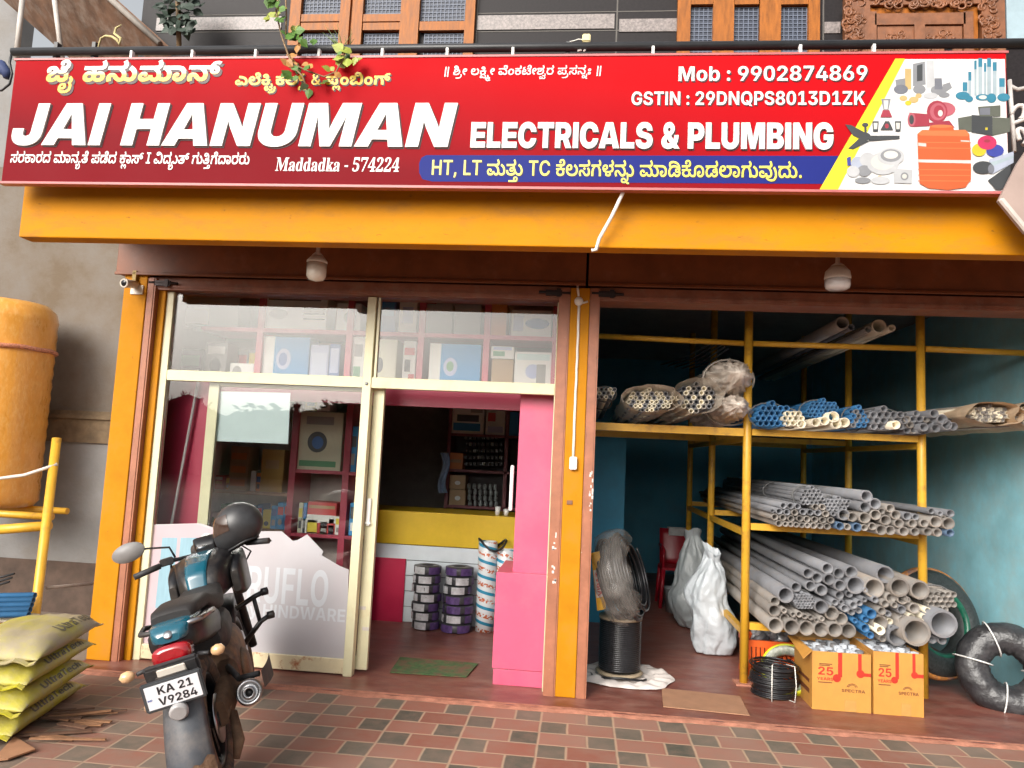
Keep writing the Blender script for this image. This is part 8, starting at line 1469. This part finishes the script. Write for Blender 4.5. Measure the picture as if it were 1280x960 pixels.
# ---------------------------------------------------------------- plants, odds and ends above the sign
leafm = M('leaf_green', (.07, .16, .02), .5, var=.4, scale=9); leafy = M('leaf_lime', (.28, .32, .04), .5, var=.3); leafo = M('leaf_dry', (.42, .2, .05), .6, var=.3); stemm = M('stem_brown', (.22, .14, .07), .7)
def leafset(mb, px, py, Y, s_, n, spread):
    for k in range(n):
        p = at(px+rnd(-1, 1)*spread, py+rnd(-1, 1)*spread, Y=Y+rnd(-.06, .06)); a1 = V((rnd(-1, 1), rnd(-.6, .2), rnd(-1, .3))).normalized(); a2 = a1.cross(V((rnd(-.4, .4), -1, rnd(-.2, .6)))).normalized(); n_ = a1.cross(a2); L_ = s_*rnd(.7, 1.2); 
        pts = [(0, 0, 0), (.2, .38, .05), (.5, .42, .02), (.8, .2, -.04), (1.05, 0, -.1), (.8, -.2, -.04), (.5, -.42, .02), (.2, -.38, .05)]
        vs = [p+a1*(L_*u)+a2*(L_*v)+n_*(L_*w) for u, v, w in pts]+[p+a1*L_*.5-n_*L_*.05]
        mb.add(vs, [(i, (i+1) % 8, 8) for i in range(8)])
vn = thing('hanging_vine', 'green and drying vine trailing over the pipe rail onto the red sign', 'vine', at(370, 60, Y=-1.1))
VY = -1.16
st_ = MB(); path = [(352, -30), (345, 15), (352, 45), (360, 68), (368, 85), (378, 95), (384, 112)]
st_.tube([at(x, y, Y=VY+.02*math.sin(i)) for i, (x, y) in enumerate(path)], .006, 6).tube([at(x, y, Y=VY) for x, y in ((366, 80), (385, 89), (405, 96), (420, 90), (428, 75), (432, 62))], .005, 6).tube([at(x, y, Y=VY) for x, y in ((356, -30), (358, 20), (357, 50))], .005, 5); st_.build('stem', stemm, vn)
for nm_, mt_, spots in (('leaves', leafm, ((345, 5, 5, 8, .07), (340, -8, 6, 9, .07), (350, 22, 5, 6, .06), (366, 40, 7, 9, .07), (372, 48, 5, 6, .07), (362, 95, 5, 4, .07), (376, 86, 5, 4, .07), (384, 112, 3, 2, .07), (405, 101, 2, 2, .05), (392, 48, 3, 2, .06), (430, 66, 4, 3, .06))), ('lime_leaves', leafy, ((338, 20, 4, 4, .06), (352, 12, 6, 4, .06), (370, 36, 6, 4, .06), (432, 66, 7, 5, .085), (424, 72, 4, 3, .08), (447, 72, 3, 2, .08), (416, 85, 3, 2, .06))), ('dry_leaves', leafo, ((371, 55, 2, 2, .06), (360, 72, 4, 4, .07), (366, 82, 4, 3, .07), (383, 80, 4, 2, .07), (425, 92, 3, 1, .06)))):
    m_ = MB()
    for x, y, sp_, n_, s_ in spots: leafset(m_, x, y, VY, s_*.8, n_, sp_)
    m_.build(nm_, mt_, vn)
gp = thing('potted_plant', 'dark green leafy plant at the top left corner of the upper floor', 'plant', at(220, 20, Y=.1)); m_ = MB()
for k in range(40): leafset(m_, rnd(200, 246), rnd(-25, 42)-abs(rnd(-1, 1))*5, .1, .075, 3, 6)
m_.build('leaves', M('leaf_dark', (.022, .04, .026), .6, var=.5, scale=6), gp); MB().tube([at(222, -20, Y=.12), at(224, 62, Y=.12)], .02, 6).build('stem', stemm, gp)
gw = thing('grass_tuft', 'thin dry grass blades standing behind the pipe rail before the left window', 'plant', at(415, 60, Y=-.8)); m_ = MB()
for k in range(14): m_.tube([at(rnd(420, 440), 64, Y=-.85), at(rnd(400, 446), rnd(28, 50), Y=-.85+rnd(-.1, .1))], [.004, .001], 4)
m_.build('blades', M('blade', (.12, .17, .05), .6, var=.4), gw)
dw = thing('dried_tendril', 'curled dry yellowish tendril sticking up over the left end of the rail', 'plant', at(148, 45, Y=-.95))
MB().tube([at(x, y, Y=-.97) for x, y in ((122, 63), (126, 48), (132, 45), (140, 46), (146, 50), (149, 56), (151, 48), (143, 42), (145, 35), (152, 31))], [.006, .006, .008, .009, .01, .009, .009, .009, .007, .004], 6).build('tendril', M('tendril', (.5, .42, .2), .7, var=.3), dw)
bo = thing('tilted_board', 'grey brown board corner tilted in front of the right end of the sign', 'board', at(1265, 250, Y=-1.35))
MB().prism([at(x, y, Y=-1.13) for x, y in ((1248, 251), (1272, 204), (1330, 120), (1380, 200), (1360, 330), (1281, 291))], (.0, .02, 0)).build('board', M('board_greybrown', (.32, .24, .21), .7, var=.12, scale=4), bo)
MB().prism([at(x, y, Y=-1.132) for x, y in ((1248, 251), (1281, 291), (1283, 287), (1251, 248))], (.01, -.01, 0)).build('edge', M('board_edge', (.5, .44, .4), .6), bo)
sg2 = thing('scroll_grille', 'white iron scroll grille piece right of the sign end', 'grille', at(1272, 150, Y=-.8))
def scroll(cx, cy, r, t0, t1): return [at(cx+r*(1-.09*i)*math.cos(t0+(t1-t0)*i/12), cy+r*(1-.04*i)*math.sin(t0+(t1-t0)*i/12), Y=-.8) for i in range(13)]
MB().tube(scroll(1276, 142, 12, 3.0, 8.5), .014, 6).tube(scroll(1274, 170, 12, 1.2, -4.2), .014, 6).tube([at(1264, 155, Y=-.8), at(1284, 148, Y=-.8)], .012, 6).tube([at(1262, 100, Y=-.8), at(1268, 190, Y=-.8)], .012, 6).tube([at(1264, 108, Y=-.8), at(1272, 112, Y=-.8), at(1290, 108, Y=-.8)], .012, 6).build('ironwork', M('grille_white', (.62, .58, .55), .5), sg2)
cbk = thing('black_cables', 'loose black cables and a dark blue hanging end left of the sign', 'cable', at(8, 100, Y=-.6))
MB().tube([at(x, y, Y=-.6) for x, y in ((-20, 112), (2, 113), (12, 105), (15, 92), (12, 78), (15, 66))], .009, 6).build('cable', black, cbk)
MB().tube([at(-20, 84, Y=-.6), at(2, 84, Y=-.6), at(9, 92, Y=-.6), at(8, 98, Y=-.6)], [.05, .05, .035, .02], 10).build('blue_end', M('blue_cloth', (.04, .06, .16), .7), cbk)
# ---------------------------------------------------------------- tree belt across the street, mirrored low in the shop glass
random.seed(9)
tb_ = MB()
def belt(u, v):
    x = -60+120*u; top = 3.6+1.1*noise.noise(V((x*.16, 2, 0)))+.7*noise.noise(V((x*.5, 5, 0)))
    n_ = noise.noise(V((x*.7, v*6, 1)))+.6*noise.noise(V((x*2.1, v*14, 4)))
    return V((x, -30+1.5*n_*math.sin(v*math.pi)+2.2*v*v, -.1+top*v+.25*n_*v))
tb_.sheet(belt, 240, 16)
for k in range(5200):
    p = belt(random.random(), random.random()**.6)+V((0, rnd(.1, .5), rnd(-.1, .35))); a = V((rnd(-1, 1), rnd(-.4, .4), rnd(-1, 1))).normalized()*rnd(.12, .3); b = a.orthogonal().normalized()*rnd(.08, .2)
    tb_.add([p-a, p+b, p+a, p-b], [(0, 1, 2, 3)])
struct(tb_.build('treeline', M('far_foliage', (.045, .075, .03), .8, var=.5, scale=1.5), auto=False), 'stuff')
# things of one look that stand in a short row are told apart by their place in it
from collections import defaultdict
_same = defaultdict(list)
for o in COL.objects:
    if 'label' in o and not o.parent and o.get('group'): _same[o['label']].append(o)
_ord = ['first', 'second', 'third', 'fourth', 'fifth', 'sixth', 'seventh', 'eighth']
for lab, os_ in _same.items():
    if 1 < len(os_) <= 8 and len(lab.split()) <= 12:
        xs_ = sorted(os_, key=lambda o: (o.matrix_basis.translation.x if o.matrix_basis.translation.length > 1e-6 else o.data.vertices[0].co.x) if o.type == 'MESH' else o.location.x)
        for k, o in enumerate(xs_): o['label'] = '%s, %s from the left' % (lab, _ord[k])
